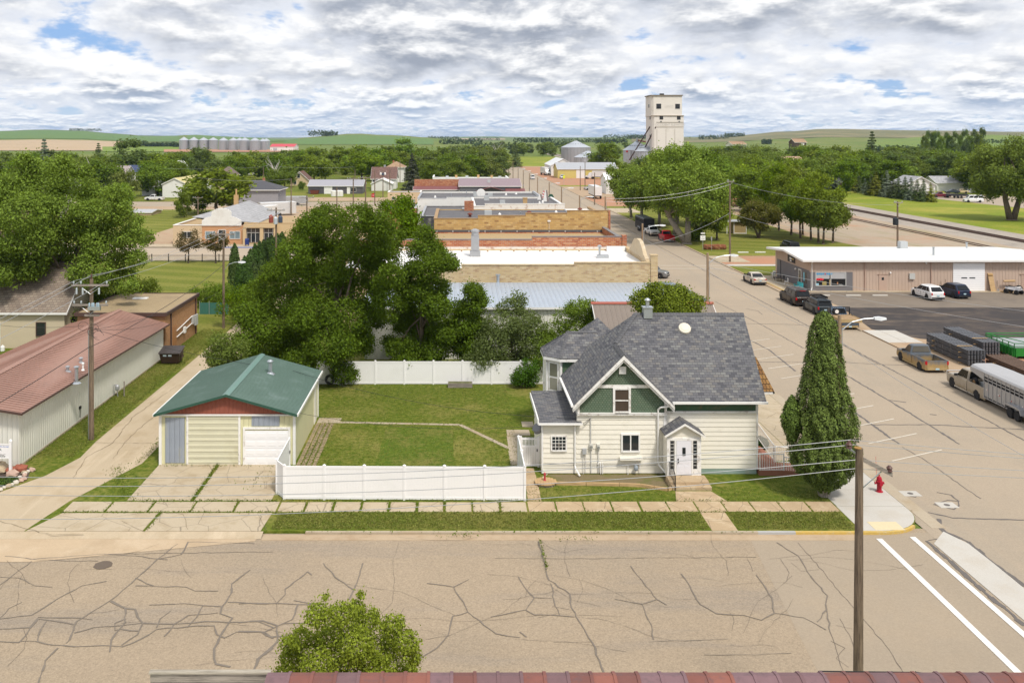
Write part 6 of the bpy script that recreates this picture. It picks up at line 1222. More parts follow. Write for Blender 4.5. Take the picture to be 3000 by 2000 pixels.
# ================================================================ yellow shed and houses of the town
yel=ribbed('yellow_tin',(.62,.52,.17),.4,.55,0,.6,.06)
T=gabled('shed','long yellow tin shed with a silver roof across the avenue','shed',49,77.5,439,458,4.3,7.2,yel,ribbed('silver_roof',(.48,.49,.51),.5,.35,.4),'x',.3,ops=[('f',57.9,62.2,.1,3.9,438.97,dict(kind='garage_door',m=white))])
T=gabled('shed','white gabled tin shed behind the left end of the yellow one','shed',48.6,61,466,500,5.2,8.6,stuccow,ribbed('white_roof_tin',(.72,.72,.72),.5,.4,.1),'y',.3)
gabled('house','pale house with a broad white roof at the end of the avenue behind trees','house',-14,-3,500,512,3.5,6.5,stuccow,mat('pale_roof',(.55,.54,.50),.7),'x',.5)
def H(px0,px1,Y,pe,pr,depth):return XP(px0,Y),XP(px1,Y),Y,Y+depth,ZP(pe,Y),ZP(pr,Y+depth/2)
gabled('hall','long pale grey hall with a mauve metal roof beyond the big cottonwood','hall',-150,-129.0,357,368,5.2,8.3,mat('hall_grey',(.50,.49,.47),.7),ribbed('mauve_roof',(.36,.30,.29),.5,.45,.1),'x',.3,gm=mat('hall_grey',(.5,.49,.47),.7))
T=gabled('house','white two storey house with a dark blue solar covered roof','house',-134.5,-124.3,372,383,4.9,8.1,stuccow,mat('solar_blue',(.02,.035,.10),.12,.1,.5,spec=.6),'x',.3,ops=[('f',-131.9,-130.6,2.6,3.7,371.97),('f',-129,-127.7,2.6,3.7,371.97),('r',376,377.5,4.2,5.8,-124.27)])
O=T.location;m=MB(O);m.box(-133,-124.3,368.5,371.9,0,2.2);m.build('porch',mat('porch_tan',(.42,.36,.27),.8),T)
hipped('house','brown hip roofed bungalow among trees below the silver bins','house',XP(640,345),XP(682,345),345,354,ZP(514,345),ZP(488,350),tanw,mat('roof_brown',(.17,.13,.11),.9,.1),.6)
gabled('shed','white roofed blue grey shed with a cream roof behind by the parked white pickup','shed',XP(416,308),XP(532,308),308,318,ZP(548,308),ZP(536,313),ltgrey,whiteroof,'x',.3,ops=[('f',XP(430,308),XP(437,308),1.2,2.4,307.97),('f',XP(460,308),XP(468,308),.1,2.1,307.97)])
gabled('shed','white shed with a pale yellow roof tucked against the blue grey shed','shed',XP(490,305),XP(560,305),300,330,4.4,6.3,stuccow,mat('yellow_roof',(.55,.48,.22),.6),'y',.3)
gabled('shed','grey flat fronted shed with a pale roof right of the solar house','shed',XP(440,385),XP(512,385),385,395,ZP(522,385),ZP(498,390),ltgrey,ribbed('steel_roof',(.42,.45,.48),.5,.4,.3),'x',.2)
gabled('house','narrow white gabled house behind the grey shed','house',XP(500,400),XP(527,400),400,412,ZP(490,400),ZP(472,400),stuccow,whiteroof,'y',.3)
T=hipped('house','two storey grey house with a dark hip roof and red chimney','house',-67,-52,268,280,ZP(556,268),ZP(528,274),mat('house_grey',(.30,.29,.31),.8),mat('roof_charcoal',(.085,.085,.095),.9,.1),.6,chimney=(XP(771,274),275,ZP(522,274),redbr),ops=[('f',-64,-62.8,2.6,4,267.97),('r',271,272,2.8,4,-51.97)])
gabled('house','small tan gabled house behind the round bush','house',XP(850,372),XP(905,372),372,382,ZP(528,372),ZP(503,372),tanw,brownsh,'y',.4,ops=[('f',XP(871,372),XP(879,372),3.2,4.8,371.9),('f',XP(860,372),XP(868,372),.6,2,371.97)],chimney=(XP(884,376),377,ZP(502,376),redbr))
T=gabled('shed','dark grey metal shed with a white door and lilac roof','shed',XP(903,319),XP(1062,319),319,331,ZP(545,319),ZP(527,325),greytin,greymetal,'x',.3,ops=[('f',XP(950,319),XP(973,319),.1,2.7,318.97,dict(kind='garage_door',m=white)),('f',XP(1017,319),XP(1025,319),.1,2.3,318.97,dict(kind='door',m=white)),('f',XP(1028,319),XP(1043,319),.8,2.1,318.97)])
T=gabled('house','white house with a steep brown shingle roof beside the tall spruce','house',XP(1089,349),XP(1160,349),349,359,ZP(523,349),ZP(490,354),stuccow,brownsh,'x',.4,ops=[('f',XP(1093,349),XP(1098,349),2.5,4,348.97),('f',XP(1101,349),XP(1112,349),2.5,4,348.97),('f',XP(1130,349),XP(1139,349),2.5,4,348.97)],chimney=(XP(1127,354),354.5,ZP(484,354),steel))
gabled('garage','small white gabled garage in front of the brown roofed house','garage',XP(1088,337),XP(1148,337),337,346,ZP(538,337),ZP(524,337),stuccow,whiteroof,'y',.35)
hipped('house','tall white house with a tan hip roof behind the brown roofed one','house',XP(1133,400),XP(1183,400),400,412,ZP(490,400),ZP(473,406),stuccow,tansh,.6,chimney=(XP(1153,406),406,ZP(470,406),redbr))
gabled('house','white gabled house glimpsed between trees left of the tan house','house',XP(722,480),XP(752,480),480,490,ZP(496,480),ZP(484,480),stuccow,greysh,'y',.4)
gabled('shed','white machine shed with a bright red roof beside the silver bins','shed',XP(791,1240),XP(862,1240),1240,1275,ZP(430,1240),ZP(422,1257),stuccow,mat('red_roof',(.55,.05,.07),.5),'x',.5,ops=[('f',XP(800,1240),XP(812,1240),.2,4.5,1239.9,dict(kind='garage_door',m=ltgrey))])
gabled('house','dark timber hillside house with a tan roof above the trees on the right','house',XP(2330,620),XP(2362,620),620,632,ZP(417,620),ZP(407,626),mat('house_dark',(.10,.07,.06),.8),tansh,'x',.5,ops=[('f',XP(2348,620),XP(2356,620),ZP(426,620),ZP(420,620),619.95,dict(m=white))],z0=-.2)
gabled('house','house with a broad tan roof half sunk in trees right of the elevator','house',XP(2146,600),XP(2186,600),600,615,ZP(423,600),ZP(415,607),stuccow,tansh,'x',.5)
gabled('house','low house with a tan roof among the trees below the hillside house','house',XP(2290,470),XP(2352,470),470,482,ZP(467,470),ZP(459,476),stuccow,mat('roof_peach',(.42,.27,.19),.9),'x',.5)
gabled('house','low red house glimpsed behind the spruce row','house',XP(2505,330),XP(2580,330),345,355,3.0,5,mat('house_red',(.20,.04,.035),.8),greysh,'x',.5)
gabled('house','long white house behind the right end of the spruce row','house',XP(2655,318),XP(2740,318),318,330,3.2,6.0,stuccow,ltsh,'y',.5)
gabled('house','low white house behind the trees on the far right road','house',XP(2770,330),XP(2900,330),336,346,3.0,5.2,stuccow,ltsh,'x',.5)
# cross street 2 buildings at left: false front row
def build_row():
 Y=170;x0,x1,x2,x3=XP(507,Y),XP(592,Y),XP(712,Y),XP(873,Y)
 T,O=parapet('store','plain tan store with one wide window at the left end of the side street','building',x0,x1- .03,Y,184,3.2,[(x1- .03,3.5)],tanw,tanroof,white);opening(T,O,'f',XP(534,Y),XP(562,Y),1.2,2.3,Y- .03,cols=2)
 O=((x1+x2)/2,178,0);T=thing('store','orange brick store with a white stepped false front and pale gable roof','building',O)
 m=MB(O);m.box(x1,x2,Y,190,0,3.4);m.build('wall',mat('orange_stucco',(.50,.27,.14),.8,.05),T)
 m=MB(O);za=3.45;zb=ZP(638,Y);zc=ZP(609,Y);xm0,xm1=XP(620,Y),XP(678,Y);pts=[(x1,za),(x2- .3,za),(x2- .3,zb- .5),(x2- 1.2,zb),(xm1,zb+.3),(xm1,zc- .8)]+[(xm0+(xm1- xm0)*(1- t/8),zc- .8+.8*math.sin(math.pi*t/8) ** .7) for t in range(1,8)]+[(xm0,zc- .8),(xm0,zb+.3),(x1+.6,zb),(x1,zb- .5)]
 m.prism([(x,Y- .15,z) for x,z in pts],(0,.3,0))
 for i in range(13):z=za+.25*i;m.box(x1+(0 if z<zb- .5 else xm0- x1),(x2- .3 if z<zb- .5 else xm1),Y- .17,Y- .15,z,z+.05)
 m.build('false_front',stuccow,T)
 m=MB(O);ym=172;m.slab([((x1+x2)/2+1,172,ZP(640,172)),((x1+x2)/2+2.0,172,ZP(594,184)- .3),((x1+x2)/2+2.0,192,ZP(594,184)- .3),(x1,192,4)],.1) if False else None
 xr=XP(712,186);zr=ZP(593,186);m.slab([(xr- 6,171,5.0),(x2+2.6,171,3.9),(x2+2.6,192,3.9),(xr,192,zr),(xr,182,zr)],.1);m.slab([(xr- 6,171,5.0),(xr,182,zr),(xr,192,zr),(x1- 1,192,4.0),(x1- 1,176,4.0)],.1);m.build('roof',ltsh,T);m=MB(O);m.box(xr- 1.4,xr- .6,184,184.8,5.5,zr+1.6);m.tube((xr- 1,184.4,zr+1.6),(xr- 1,184.4,zr+2.8),.18);m.build('chimney',mat('tan_block',(.5,.33,.16),.9),T)
 for a,b in ((602,630),(674,703)):opening(T,O,'f',XP(a,Y),XP(b,Y),1.05,2.35,Y- .03,m=glassmat('curtain_glass',(.16,.22,.25),.1),cols=2)
 opening(T,O,'f',XP(641,Y),XP(661,Y),.2,2.6,Y- .03,kind='door',rows=2)
 T,O=parapet('post_office','low buff brick office with a recessed glazed porch','building',x2+.2,x3,Y,184,3.75,[(x3,3.9)],mat('buff_wall',(.55,.41,.24),.8,.06),tanroof,mat('buff_cope',(.5,.36,.2),.8))
 m=MB(O);gx0,gx1=XP(720,Y),XP(808,Y);m.box(gx0,gx1,Y- .06,Y- .03,.3,2.9);go=m.build('recess',mat('recess_dark',(.10,.085,.075),.7),T)
 m=MB(O)
 for p in (718,768,808):m.box(XP(p,Y)- .3,XP(p,Y)+.3,Y- .6,Y- .07,0,3.1)
 m.box(x2+.2,XP(812,Y),Y- .7,Y- .01,3.101,3.7);m.build('porch_pillar',mat('buff_wall',(.55,.41,.24),.8,.06),T);m=MB(O)
 for i in range(7):u=gx0+.2+i*(gx1- gx0)/7;m.box(u,u+.06,Y- .09,Y- .061,.3,2.9)
 m.box(gx0,gx1,Y- .09,Y- .061,2.1,2.18);m.build('mullion',white,go);m=MB(O);m.box(gx0+.05,gx1- .05,Y- .075,Y- .061,.5,2.05);m.build('pane',glass,go)
 x=XP(724,167.5);t=thing('mailbox','dark blue collection mailbox by the buff office','mailbox',(x,167.5,0));mbx=mat('mail_blue',(.02,.04,.16),.4);m=MB();m.box(-.35,.35,-.3,.3,.25,1.05);m.lathe((0,0,1.05),[(.3,-.35),(.3,.35)],14,'x');m.build('body',mbx,t);m=MB()
 for sx in (-.3,.24):
  for sy in (-.25,.2):m.box(sx,sx+.06,sy,sy+.06,0,.25)
 m.build('legs',mbx,t)
 mb=MB();mb.box(x2- 3,x2+6.5,165.35,165.5,-.1,.03);struct('kerb',mb,mat('kerb_blue',(.05,.16,.5),.7))
 # iron fence along the lawn
 T=thing('iron_fence','black iron picket fence between the lawn and the side street','fence',(XP(455,146),146.2,0));O=T.location;m=MB(O);xa,xb=-62,XP(690,146)
 for z in (.2,1.0):m.tube((xa,146.2,z),(xb,146.2,z),.025,n=4)
 n_=150
 for i in range(n_):x=xa+(xb- xa)*i/n_;m.tube((x,146.2,.05),(x,146.2,1.12),.014,n=4)
 m.build('pickets',black,T)
 for i in range(11):x=xa+(xb- xa)*i/10;m=MB(O);m.box(x- .06,x+.06,146.14,146.26,0,1.25);m.build('post',black,T)
build_row()
t=gabled('shed','small plank shed with a flat grey roof left of the lawn bushes','shed',XP(395,235),XP(455,235),232,240,ZP(620,235),ZP(614,236),tanw,ltgrey,'x',.2)
# ================================================================ vehicles (local axes: +y is the nose)
carglass=glassmat('car_glass',(.010,.012,.014),.08,.35);chrome=mat('chrome',(.55,.56,.58),.2,.05,2,metal=.9);tail=mat('tail_red',(.45,.01,.015),.25);headl=mat('head_lamp',(.6,.62,.62),.15);plate=mat('number_plate',(.40,.55,.62),.5,.3,6);trimblk=mat('trim_black',(.02,.02,.022),.6)
def paint(name,c,mud=None,metal=.1,rough=.28,lo=.3,hi=1.0):
 m,k=_new(name);v=k.a('ShaderNodeTexCoord').outputs['Object'];n=k.noise(v,2.2,5)
 col=k.mix(n,c4([x*.9 for x in c]),c4([min(1,x*1.1) for x in c]));rg=rough
 if mud:
  z=k.a('ShaderNodeSeparateXYZ',{0:v}).outputs[2];f=k.smooth(k.m('ADD',k.m('MULTIPLY',k.m('SUBTRACT',n,.5),.9),z),hi,lo);f=k.m('MULTIPLY',f,.92)
  col=k.mix(f,col,k.mix(k.noise(v,6,4),c4([x*.8 for x in mud]),c4([x*1.2 for x in mud])));rg=k.m('ADD',k.m('MULTIPLY',f,.5),rough)
 _fin(k,col,rg,metal,.35,None,**{'Coat Weight':.22 if not mud else .05,'Coat Roughness':.08});return m
def wheels(T,xs,ys,r,w=.24,rim=None,rubberm=None):
 for y in ys:
  for s in xs:
   m=MB();m.lathe((s,y,r),[(r*.62,-w/2),(r*.93,-w/2),(r,-w*.36),(r,w*.36),(r*.93,w/2),(r*.62,w/2)],22,'x');wo=m.build('wheel',rubberm or rubber,T)
   sg=1 if s>0 else-1;m=MB();m.lathe((s,y,r),[(r*.62,-w*.3),(r*.62,w*.3)],18,'x');f=s+sg*w*.31
   for i in range(5):
    a=2*math.pi*i/5;c_,s_=math.cos(a),math.sin(a);q=r*.56
    m.prism([(f,y+c_*.04- s_*.045,r+s_*.04+c_*.045),(f,y+c_*.04+s_*.045,r+s_*.04- c_*.045),(f,y+c_*q+s_*.06,r+s_*q- c_*.06),(f,y+c_*q- s_*.06,r+s_*q+c_*.06)],(sg*.035,0,0))
   m.lathe((f,y,r),[(r*.16,-.03),(r*.16,.05)],10,'x');m.build('rim',rim or chrome,wo)
def vehicle(name,lab,cat,x,y,rz,kind,pm,L=4.7,W=1.85,H=1.7,r=.35,group=None,rim=None,z=-.11,lower=None,bedload=None,tyre=None,small=False,spare=False,cab2=True,glass_m=None):
 T=thing(name,lab,cat,(x,y,z),group,R(rz));hw=W/2;g=r*.62;gm=glass_m or carglass
 # lower body: stations (y as fraction of L, top z, width factor, bottom z)
 belt={'suv':.60,'xover':.61,'sedan':.66,'pickup':.60,'van':.58}[kind]*H
 hood={'suv':.57,'xover':.58,'sedan':.60,'pickup':.58,'van':.52}[kind]*H
 if kind == 'pickup':st=[(-.05,belt,1.0,g),(.10,belt,1.0,g),(.2,belt*.99,1.0,g),(.28,hood,.99,g),(.42,hood*.95,.96,g),(.475,hood*.88,.92,g+.02),(.497,hood*.80,.87,g+.05)]
 elif kind == 'sedan':st=[(-.5,H*.60,.84,g+.08),(-.485,belt*.99,.9,g+.03),(-.40,belt*1.01,.95,g),(-.25,belt,.99,g),(0,belt,1,g),(.2,belt*.97,1,g),(.27,hood,.99,g),(.42,hood*.88,.94,g),(.475,hood*.76,.87,g+.02),(.5,hood*.66,.78,g+.06)]
 else:st=[(-.5,H*.56,.90,g+.08),(-.49,belt*.98,.95,g+.02),(-.42,belt,.985,g),(-.2,belt,1,g),(.1,belt,1,g),(.23,belt*.98,1,g),(.30,hood,.99,g),(.43,hood*.93,.95,g),(.48,hood*.82,.88,g+.02),(.5,hood*.72,.80,g+.06)]
 rings=[]
 for (t,zt,wf,zb) in st:
  w=hw*wf;y_=t*L;zm=zb+(zt- zb)*.45
  rings.append([(-w*.93,y_,zb),(-w*.99,y_,zb+.12),(-w,y_,zm),(-w*.97,y_,zt- .07),(-w*.90,y_,zt),(-w*.45,y_,zt+.03),(w*.45,y_,zt+.03),(w*.90,y_,zt),(w*.97,y_,zt- .07),(w,y_,zm),(w*.99,y_,zb+.12),(w*.93,y_,zb)])
 m=MB();m.loft(rings)
 bed0,bed1=-.5*L,-.065*L
 if kind == 'pickup':
  t=.09;zb=g;m.box(-hw*.98,-hw*.98+t,bed0,bed1,zb,belt);m.box(hw*.98- t,hw*.98,bed0,bed1,zb,belt);m.box(-hw*.98+t,hw*.98- t,bed0+.06,bed1,zb,zb+.28);m.box(-hw*.98+t,hw*.98- t,bed1- .04,bed1,zb,belt)
  for s in (-1,1):m.box(s*hw- (.04 if s>0 else 0),s*hw+(0 if s>0 else .04),-.30*L- r*1.3,-.30*L+r*1.3,g+r*.8,belt- .12)
 bo=m.build('body',pm,T,bevel=.03)
 # cabin
 gh={'suv':((-.488,.245),(-.44,.115)),'xover':((-.482,.27),(-.36,.07)),'sedan':((-.34,.245),(-.17,.06)),'pickup':((-.062 if cab2 else .0,.25),(-.048 if cab2 else .015,.135)),'van':((-.492,.37),(-.475,.22))}[kind]
 (b0,b1),(r0,r1)=gh;b0 *= L;b1 *= L;r0 *= L;r1 *= L;zt=H;wb=hw*.93;wr=hw*.73
 def ring(z,y0,y1,w):c_=.12;return [(-w,y0+c_*.5,z),(-w+c_,y0,z),(w- c_,y0,z),(w,y0+c_*.5,z),(w,y1- c_,z),(w- c_,y1,z),(-w+c_,y1,z),(-w,y1- c_,z)]
 zl=belt- .03;m=MB();m.loft([ring(zl,b0,b1,wb),ring(zt- .07,r0+(0),r1,wr+.03),ring(zt,r0+.1,r1- .14,wr- .09)]);co=m.build('cabin',pm,T,bevel=.025)
 def lerp(a,b,t):return a+(b- a)*t
 def at(t):return lerp(b0,r0,t),lerp(b1,r1,t),lerp(wb,wr+.03,t),lerp(zl,zt- .07,t)
 t0,t1=.14,.93
 def glassq(nm,pts):m=MB();m.prism(pts,nvec(pts));return m.build(nm,gm,co)
 def nvec(p):
  n=(Vector(p[1])- Vector(p[0])).cross(Vector(p[3])- Vector(p[0])).normalized();return n*.012
 yb0,yf0,w0,z0=at(t0);yb1,yf1,w1,z1=at(t1);o=.016
 glassq('windscreen',[(w0- .12,yf0+o,z0),(-w0+.12,yf0+o,z0),(-w1+.12,yf1+o,z1),(w1- .12,yf1+o,z1)])
 glassq('rear_window',[(-w0+.13,yb0- o,z0+.03),(w0- .13,yb0- o,z0+.03),(w1- .13,yb1- o,z1),(-w1+.13,yb1- o,z1)])
 ncut={'suv':[0.04,.36,.66,.95],'xover':[0.09,.30,.62,.94],'sedan':[.10,.48,.93],'pickup':[.06,.36,.92] if cab2 else [.08,.9],'van':[.04,.34,.66,.95]}[kind]
 for s in (-1,1):
  for a,b in zip(ncut,ncut[1:]):
   a += .012;b -= .018
   A=(s*(w0+o*.6),lerp(yb0,yf0,a),z0);B=(s*(w0+o*.6),lerp(yb0,yf0,b),z0);C_=(s*(w1+o*.6),lerp(yb1,yf1,b),z1);D=(s*(w1+o*.6),lerp(yb1,yf1,a),z1)
   glassq('side_window',[A,B,C_,D] if s>0 else [B,A,D,C_])
 # lights, bumpers, plate, mirrors, sills
 zl2=belt*.82 if kind != 'pickup' else belt*.80;th=.16 if kind == 'sedan' else .3
 for s in (-1,1):
  xa,xb=sorted((s*hw*(.90 if kind in ('pickup','suv','van','xover') else .9),s*hw*.62 if kind == 'sedan' else s*hw*.74));m=MB();yb=-.5*L
  if kind == 'pickup':xa,xb=sorted((s*hw*.985,s*hw*.84))
  m.box(xa,xb,yb- .015,yb+.12,zl2- th/2,zl2+th/2);m.build('taillight',tail,T)
  m=MB();fz=hood*.70;xa,xb=sorted((s*hw*.80,s*hw*.45));m.box(xa,xb,.475*L,.5*L- (.0 if kind == 'pickup' else .015),fz- .07,fz+.09);m.build('headlight',headl,T)
  xa,xb=sorted((s*hw*.97,s*(hw+.2)));m=MB();m.box(xa,xb,b1- .42,b1- .3,belt+.0,belt+.17);m.build('mirror',trimblk if not small else pm,T)
  if not small:m=MB();xa,xb=sorted((s*hw*.86,s*(hw*1.005)));m.box(xa,xb,-.27*L,.25*L,g- .05,g+.07);m.build('sill',lower or trimblk,T)
  if not small and kind != 'pickup':
   m=MB()
   for u in ncut[1:-1]:yy=lerp(yb0,yf0,u);xa,xb=sorted((s*hw*.99,s*(hw*1.004)));m.box(xa,xb,yy- .012,yy+.012,g+.15,belt- .08)
   xa,xb=sorted((s*hw*.985,s*(hw*1.012)))
   for u in ncut[:-1]:yy=lerp(yb0,yf0,u)+.3;m.box(xa,xb,yy,yy+.16,belt- .2,belt- .16)
   m.build('door_trim',trimblk,T)
 m=MB();m.box(-hw*.86,hw*.86,-.5*L- .05,-.5*L+.12,g+.02,g+.22);m.build('rear_bumper',lower or (chrome if kind == 'pickup' else trimblk),T);m=MB();m.box(-hw*.74,hw*.74,.485*L,.5*L+.03,g+.02,g+.2);m.build('front_bumper',lower or trimblk,T);m=MB();m.box(-hw*.42,hw*.42,.488*L,.5*L+.01,hood*.6,hood*.78);m.build('grille',trimblk,T)
 zp=g+.42 if kind != 'pickup' else g+.12;m=MB();m.box(-.16,.16,-.5*L- .062- (0 if kind == 'pickup' else 0),-.5*L- .02,zp- .07,zp+.08);m.build('number_plate',plate,T)
 if kind == 'pickup':m=MB();m.box(-hw*.86,hw*.86,bed0- .01,bed0+.06,g+.22,belt- .01);m.build('tailgate',pm,T);m=MB();m.box(-hw*.88,hw*.88,bed0+.08,bed1- .05,g+.281,g+.3);m.build('bed_liner',trimblk,T)
 # arches and wheels
 wy=(-.30*L,.315*L) if kind == 'pickup' else (-.29*L,.305*L)
 for yy in wy:
  for s in (-1,1):x_=s*(hw- .1);m=MB();m.lathe((x_,yy,r),[(r*1.17,-.09),(r*1.17,.107)],20,'x');m.build('wheel_arch',trimblk,T)
 wheels(T,(-hw+.115,hw- .115),wy,r,.25,rim,tyre)
 return T
blackp=paint('paint_black',(.012,.012,.014));brownp=paint('paint_brown',(.022,.013,.010),(.06,.042,.03),lo=.1,hi=.7);whitep_=paint('paint_white',(.78,.78,.78));navyp=paint('paint_navy',(.012,.022,.05));beigep=paint('paint_champagne',(.52,.47,.40));redp=paint('paint_red',(.48,.012,.02));tealp=paint('paint_dark_teal',(.022,.032,.04))
tanp=paint('paint_pewter',(.35,.30,.235),(.30,.235,.15),lo=.2,hi=.75);mudp=paint('paint_muddy',(.11,.13,.155),(.40,.27,.11),lo=.55,hi=1.12,rough=.45);bluep=paint('paint_blue_grey',(.13,.19,.27),(.33,.24,.13),lo=.1,hi=.7);greyp=paint('paint_grey',(.2,.2,.2));silverp=paint('paint_silver',(.42,.42,.42));maroonp=paint('paint_maroon',(.16,.015,.025));goldp=paint('paint_gold',(.52,.42,.24));mudrim=mat('mud_rim',(.4,.33,.2),.7)
g1='cars parked along the right kerb of the avenue'
T=vehicle('parked_car','dark brown full size utility car parked by the shop corner','car',41.05,110.8,0,'suv',brownp,5.7,2.04,1.92,.40,g1)
m=MB();
for s in (-1,1):m.box(s*.62- .02,s*.62+.02,-2.3,.5,1.93,1.97)
m.build('roof_rail',chrome,T);m=MB();m.box(-.35,.35,-2.66,-2.6,1.84,1.88);m.build('brake_light',tail,T)
T=vehicle('parked_car','black off road car with a roof basket behind the flatbed truck','car',41.45,104.9,0,'suv',tealp,4.75,1.9,1.75,.39,g1)
m=MB()
for yy in np.linspace(-1.5,.4,7):m.box(-.6,.6,yy,yy+.05,1.84,1.88)
for s in (-.62,.58):m.box(s,s+.05,-1.5,.45,1.8,2.0)
m.box(-.62,.62,.42,.47,1.86,2.0);m.build('roof_basket',black,T);m=MB();m.box(-.72,.72,-2.36,-2.2,1.66,1.70);m.build('spoiler',black,T)
# blue flatbed truck
T=vehicle('flatbed_truck','blue cab flatbed truck with a muddy wooden bed and headache rack','truck',41.0,97.9,0,'pickup',bluep,5.6,1.95,1.85,.40,g1,mudrim,cab2=False,lower=mat('mud_tan',(.38,.28,.14),.8,.2,3),small=True)
m=MB();m.box(-1.12,1.12,-3.0,-.15,.98,1.12);m.build('flat_bed',mat('bed_wood',(.33,.22,.12),.85,.2,2,stain=(.45,.33,.18),sscale=2),T);m=MB();m.box(-1.14,1.14,-3.06,-3.0,.82,1.16);m.box(-1.16,-1.12,-3.0,-.15,.92,1.17);m.box(1.12,1.16,-3.0,-.15,.92,1.17);m.build('bed_rim',mat('mud_tan',(.38,.28,.14),.8),T)
m=MB()
for x in (-1.05,1.0):m.box(x,x+.06,-.3,-.22,1.12,1.95);m.prism([(x,-1.0,1.12),(x+.06,-1.0,1.12),(x+.06,-.3,1.9),(x,-.3,1.9)],(0,.05,.02))
for i in range(11):x=-.95+i*.19;m.box(x,x+.025,-.28,-.25,1.12,1.9)
m.box(-1.05,1.06,-.3,-.22,1.88,1.96);m.box(-1.05,1.06,-.3,-.22,1.45,1.5);m.build('headache_rack',black,T);m=MB();m.lathe((-.45,-.5,1.5),[(.2,-.1),(.36,-.08),(.36,.08),(.2,.1)],18,'y');so2=m.build('spare_tyre',rubber,T);m=MB();m.lathe((-.45,-.5,1.5),[(.2,-.11),(.2,.1)],14,'y');m.build('spare_rim',white,so2)
T=vehicle('pickup_truck','old blue grey pickup caked in yellow mud with an empty bed','pickup',40.95,80.5,0,'pickup',mudp,5.4,2.0,1.78,.37,'pickups parked beside the panel stacks',mudrim,cab2=False,lower=mat('mud_tan',(.38,.28,.14),.8),glass_m=glassmat('dusty_glass',(.10,.09,.07),.2))
m=MB();m.prism([(-.5,-2.3,.62),(.3,-1.6,.62),(.35,-1.65,.66),(-.45,-2.35,.66)],(0,.1,.02));m.box(-.3,.6,-1.5,-1.42,.6,.64);m.build('loose_timber',newwood,T)
T=vehicle('pickup_truck','pewter extended cab pickup hitched to the silver livestock trailer','pickup',40.85,71.7,0,'pickup',tanp,5.6,2.0,1.88,.38,'pickups parked beside the panel stacks',chrome,lower=chrome)
m=MB();m.lathe((-.55,-.75,1.05),[(.2,-.1),(.36,-.08),(.36,.08),(.2,.1)],18,'x');w_=m.build('spare_tyre',rubber,T);m=MB();m.lathe((-.55,-.75,1.05),[(.2,-.11),(.2,.11)],14,'x');m.build('spare_rim',mat('rust_rim',(.3,.17,.07),.7),w_);m=MB();m.box(-.3,.5,-1.9,-.9,.72,1.15);m.build('tool_box',mat('box_silver',(.4,.42,.42),.5),T);m=MB();m.path([(-.8,2.85,.5),(-.8,2.9,1.05),(.8,2.9,1.05),(.8,2.85,.5)],.04);m.build('grille_guard',chrome,T)
# silver livestock trailer
def stock_trailer(lab,x,y0,L,wall,roof,H0,rz,nose=True,grp=None,ww=2.2,group=None):
 """origin at the front of the box floor; local -y runs to the rear"""
 T=thing('livestock_trailer',lab,'trailer',(x,y0,-.11),group,R(rz));w=ww/2;zb=.5;m=MB()
 m.box(-w,w,-L,0,zb,zb+.08)
 h1=zb+(H0- zb)*.62;h2=h1+(H0- h1)*.28;h3=h2+(H0- h2)*.14;h4=h3+(H0- h3)*.32
 for s in (-1,1):
  for (a,b) in ((zb,h1),(h2,h3),(h4,H0)):
   xa,xb=sorted((s*w,s*(w- .03)));m.box(xa,xb,-L,0,a,b)
 m.box(-w+.03,w- .03,-.03,0,zb,H0- .0);m.box(-w+.03,w- .03,-L,-L+.03,zb,H0)
 m.build('wall',wall,T);m=MB()
 n=int(L/.52)
 for s in (-1,1):
  for i in range(n+1):yy=-L+(L- .05)*i/n;xa,xb=sorted((s*w,s*(w+.03)));m.box(xa,xb,yy,yy+.05,zb,H0)
  for z in (zb- .06,h1- .03,H0- .05):xa,xb=sorted((s*(w+.001),s*(w+.035)));m.box(xa,xb,-L,0,z,z+.07)
 m.build('rib',wall,T);m=MB();m.box(-w+.035,w- .035,-L+.04,-.04,zb+.09,H0- .1);m.build('dark_interior',mat('trailer_inside',(.02,.02,.022),.9),T)
 m=MB();rings=[]
 for yy in (-L,0)+((1.9,) if nose else ()):
  ws=w+.05;q=0 if yy <= 0 else .15;rings.append([(-ws+q,yy,H0+.0),(-ws+.1+q,yy,H0+.13),(-ws*.5,yy,H0+.21),(ws*.5,yy,H0+.21),(ws- .1- q,yy,H0+.13),(ws- q,yy,H0+.0)])
 m.loft(rings);m.build('roof',roof,T)
 if nose:m=MB();m.prism([(-w,0,H0- .62),(-w,0,H0),(-w,1.85,H0),(-w,1.85,H0- .32)],(ww,0,0));m.build('nose',wall,T);m=MB();m.tube((0,1.3,.75),(0,1.3,H0- .3),.06);m.build('hitch',steel,T)
 for s in (-1,1):
  m=MB();xa,xb=sorted((s*w,s*(w+.3)));ya=-L*.52
  m.prism([(xa,ya- 1.0,.55),(xa,ya- .85,.92),(xa,ya- .5,1.0),(xa,ya+.5,1.0),(xa,ya+.85,.92),(xa,ya+1.0,.55),(xa,ya+.95,.55),(xa,ya+.8,.86),(xa,ya- .8,.86),(xa,ya- .95,.55)],(xb- xa,0,0));m.build('mudguard',alu,T)
  for i in range(5):m=MB();yy=-.45- i*L*.19;xa,xb=sorted((s*(w+.001),s*(w+.012)));m.box(xa,xb,yy- .13,yy,1.1,1.16);mk=m.build('reflector',tail,T);m=MB();m.box(xa,xb,yy,yy+.13,1.1,1.16);m.build('reflector_white',white,mk)
 wheels(T,(-w- .13,w+.13),(-L*.52- .42,-L*.52+.42),.36,.22,mat('cream_rim',(.55,.44,.27),.5));return T
stock_trailer('silver livestock trailer with rows of dark slots behind the pewter pickup',40.95,69.0,7.6,alu,mat('trailer_top',(.38,.38,.39),.5,.08,.8),2.35,0)
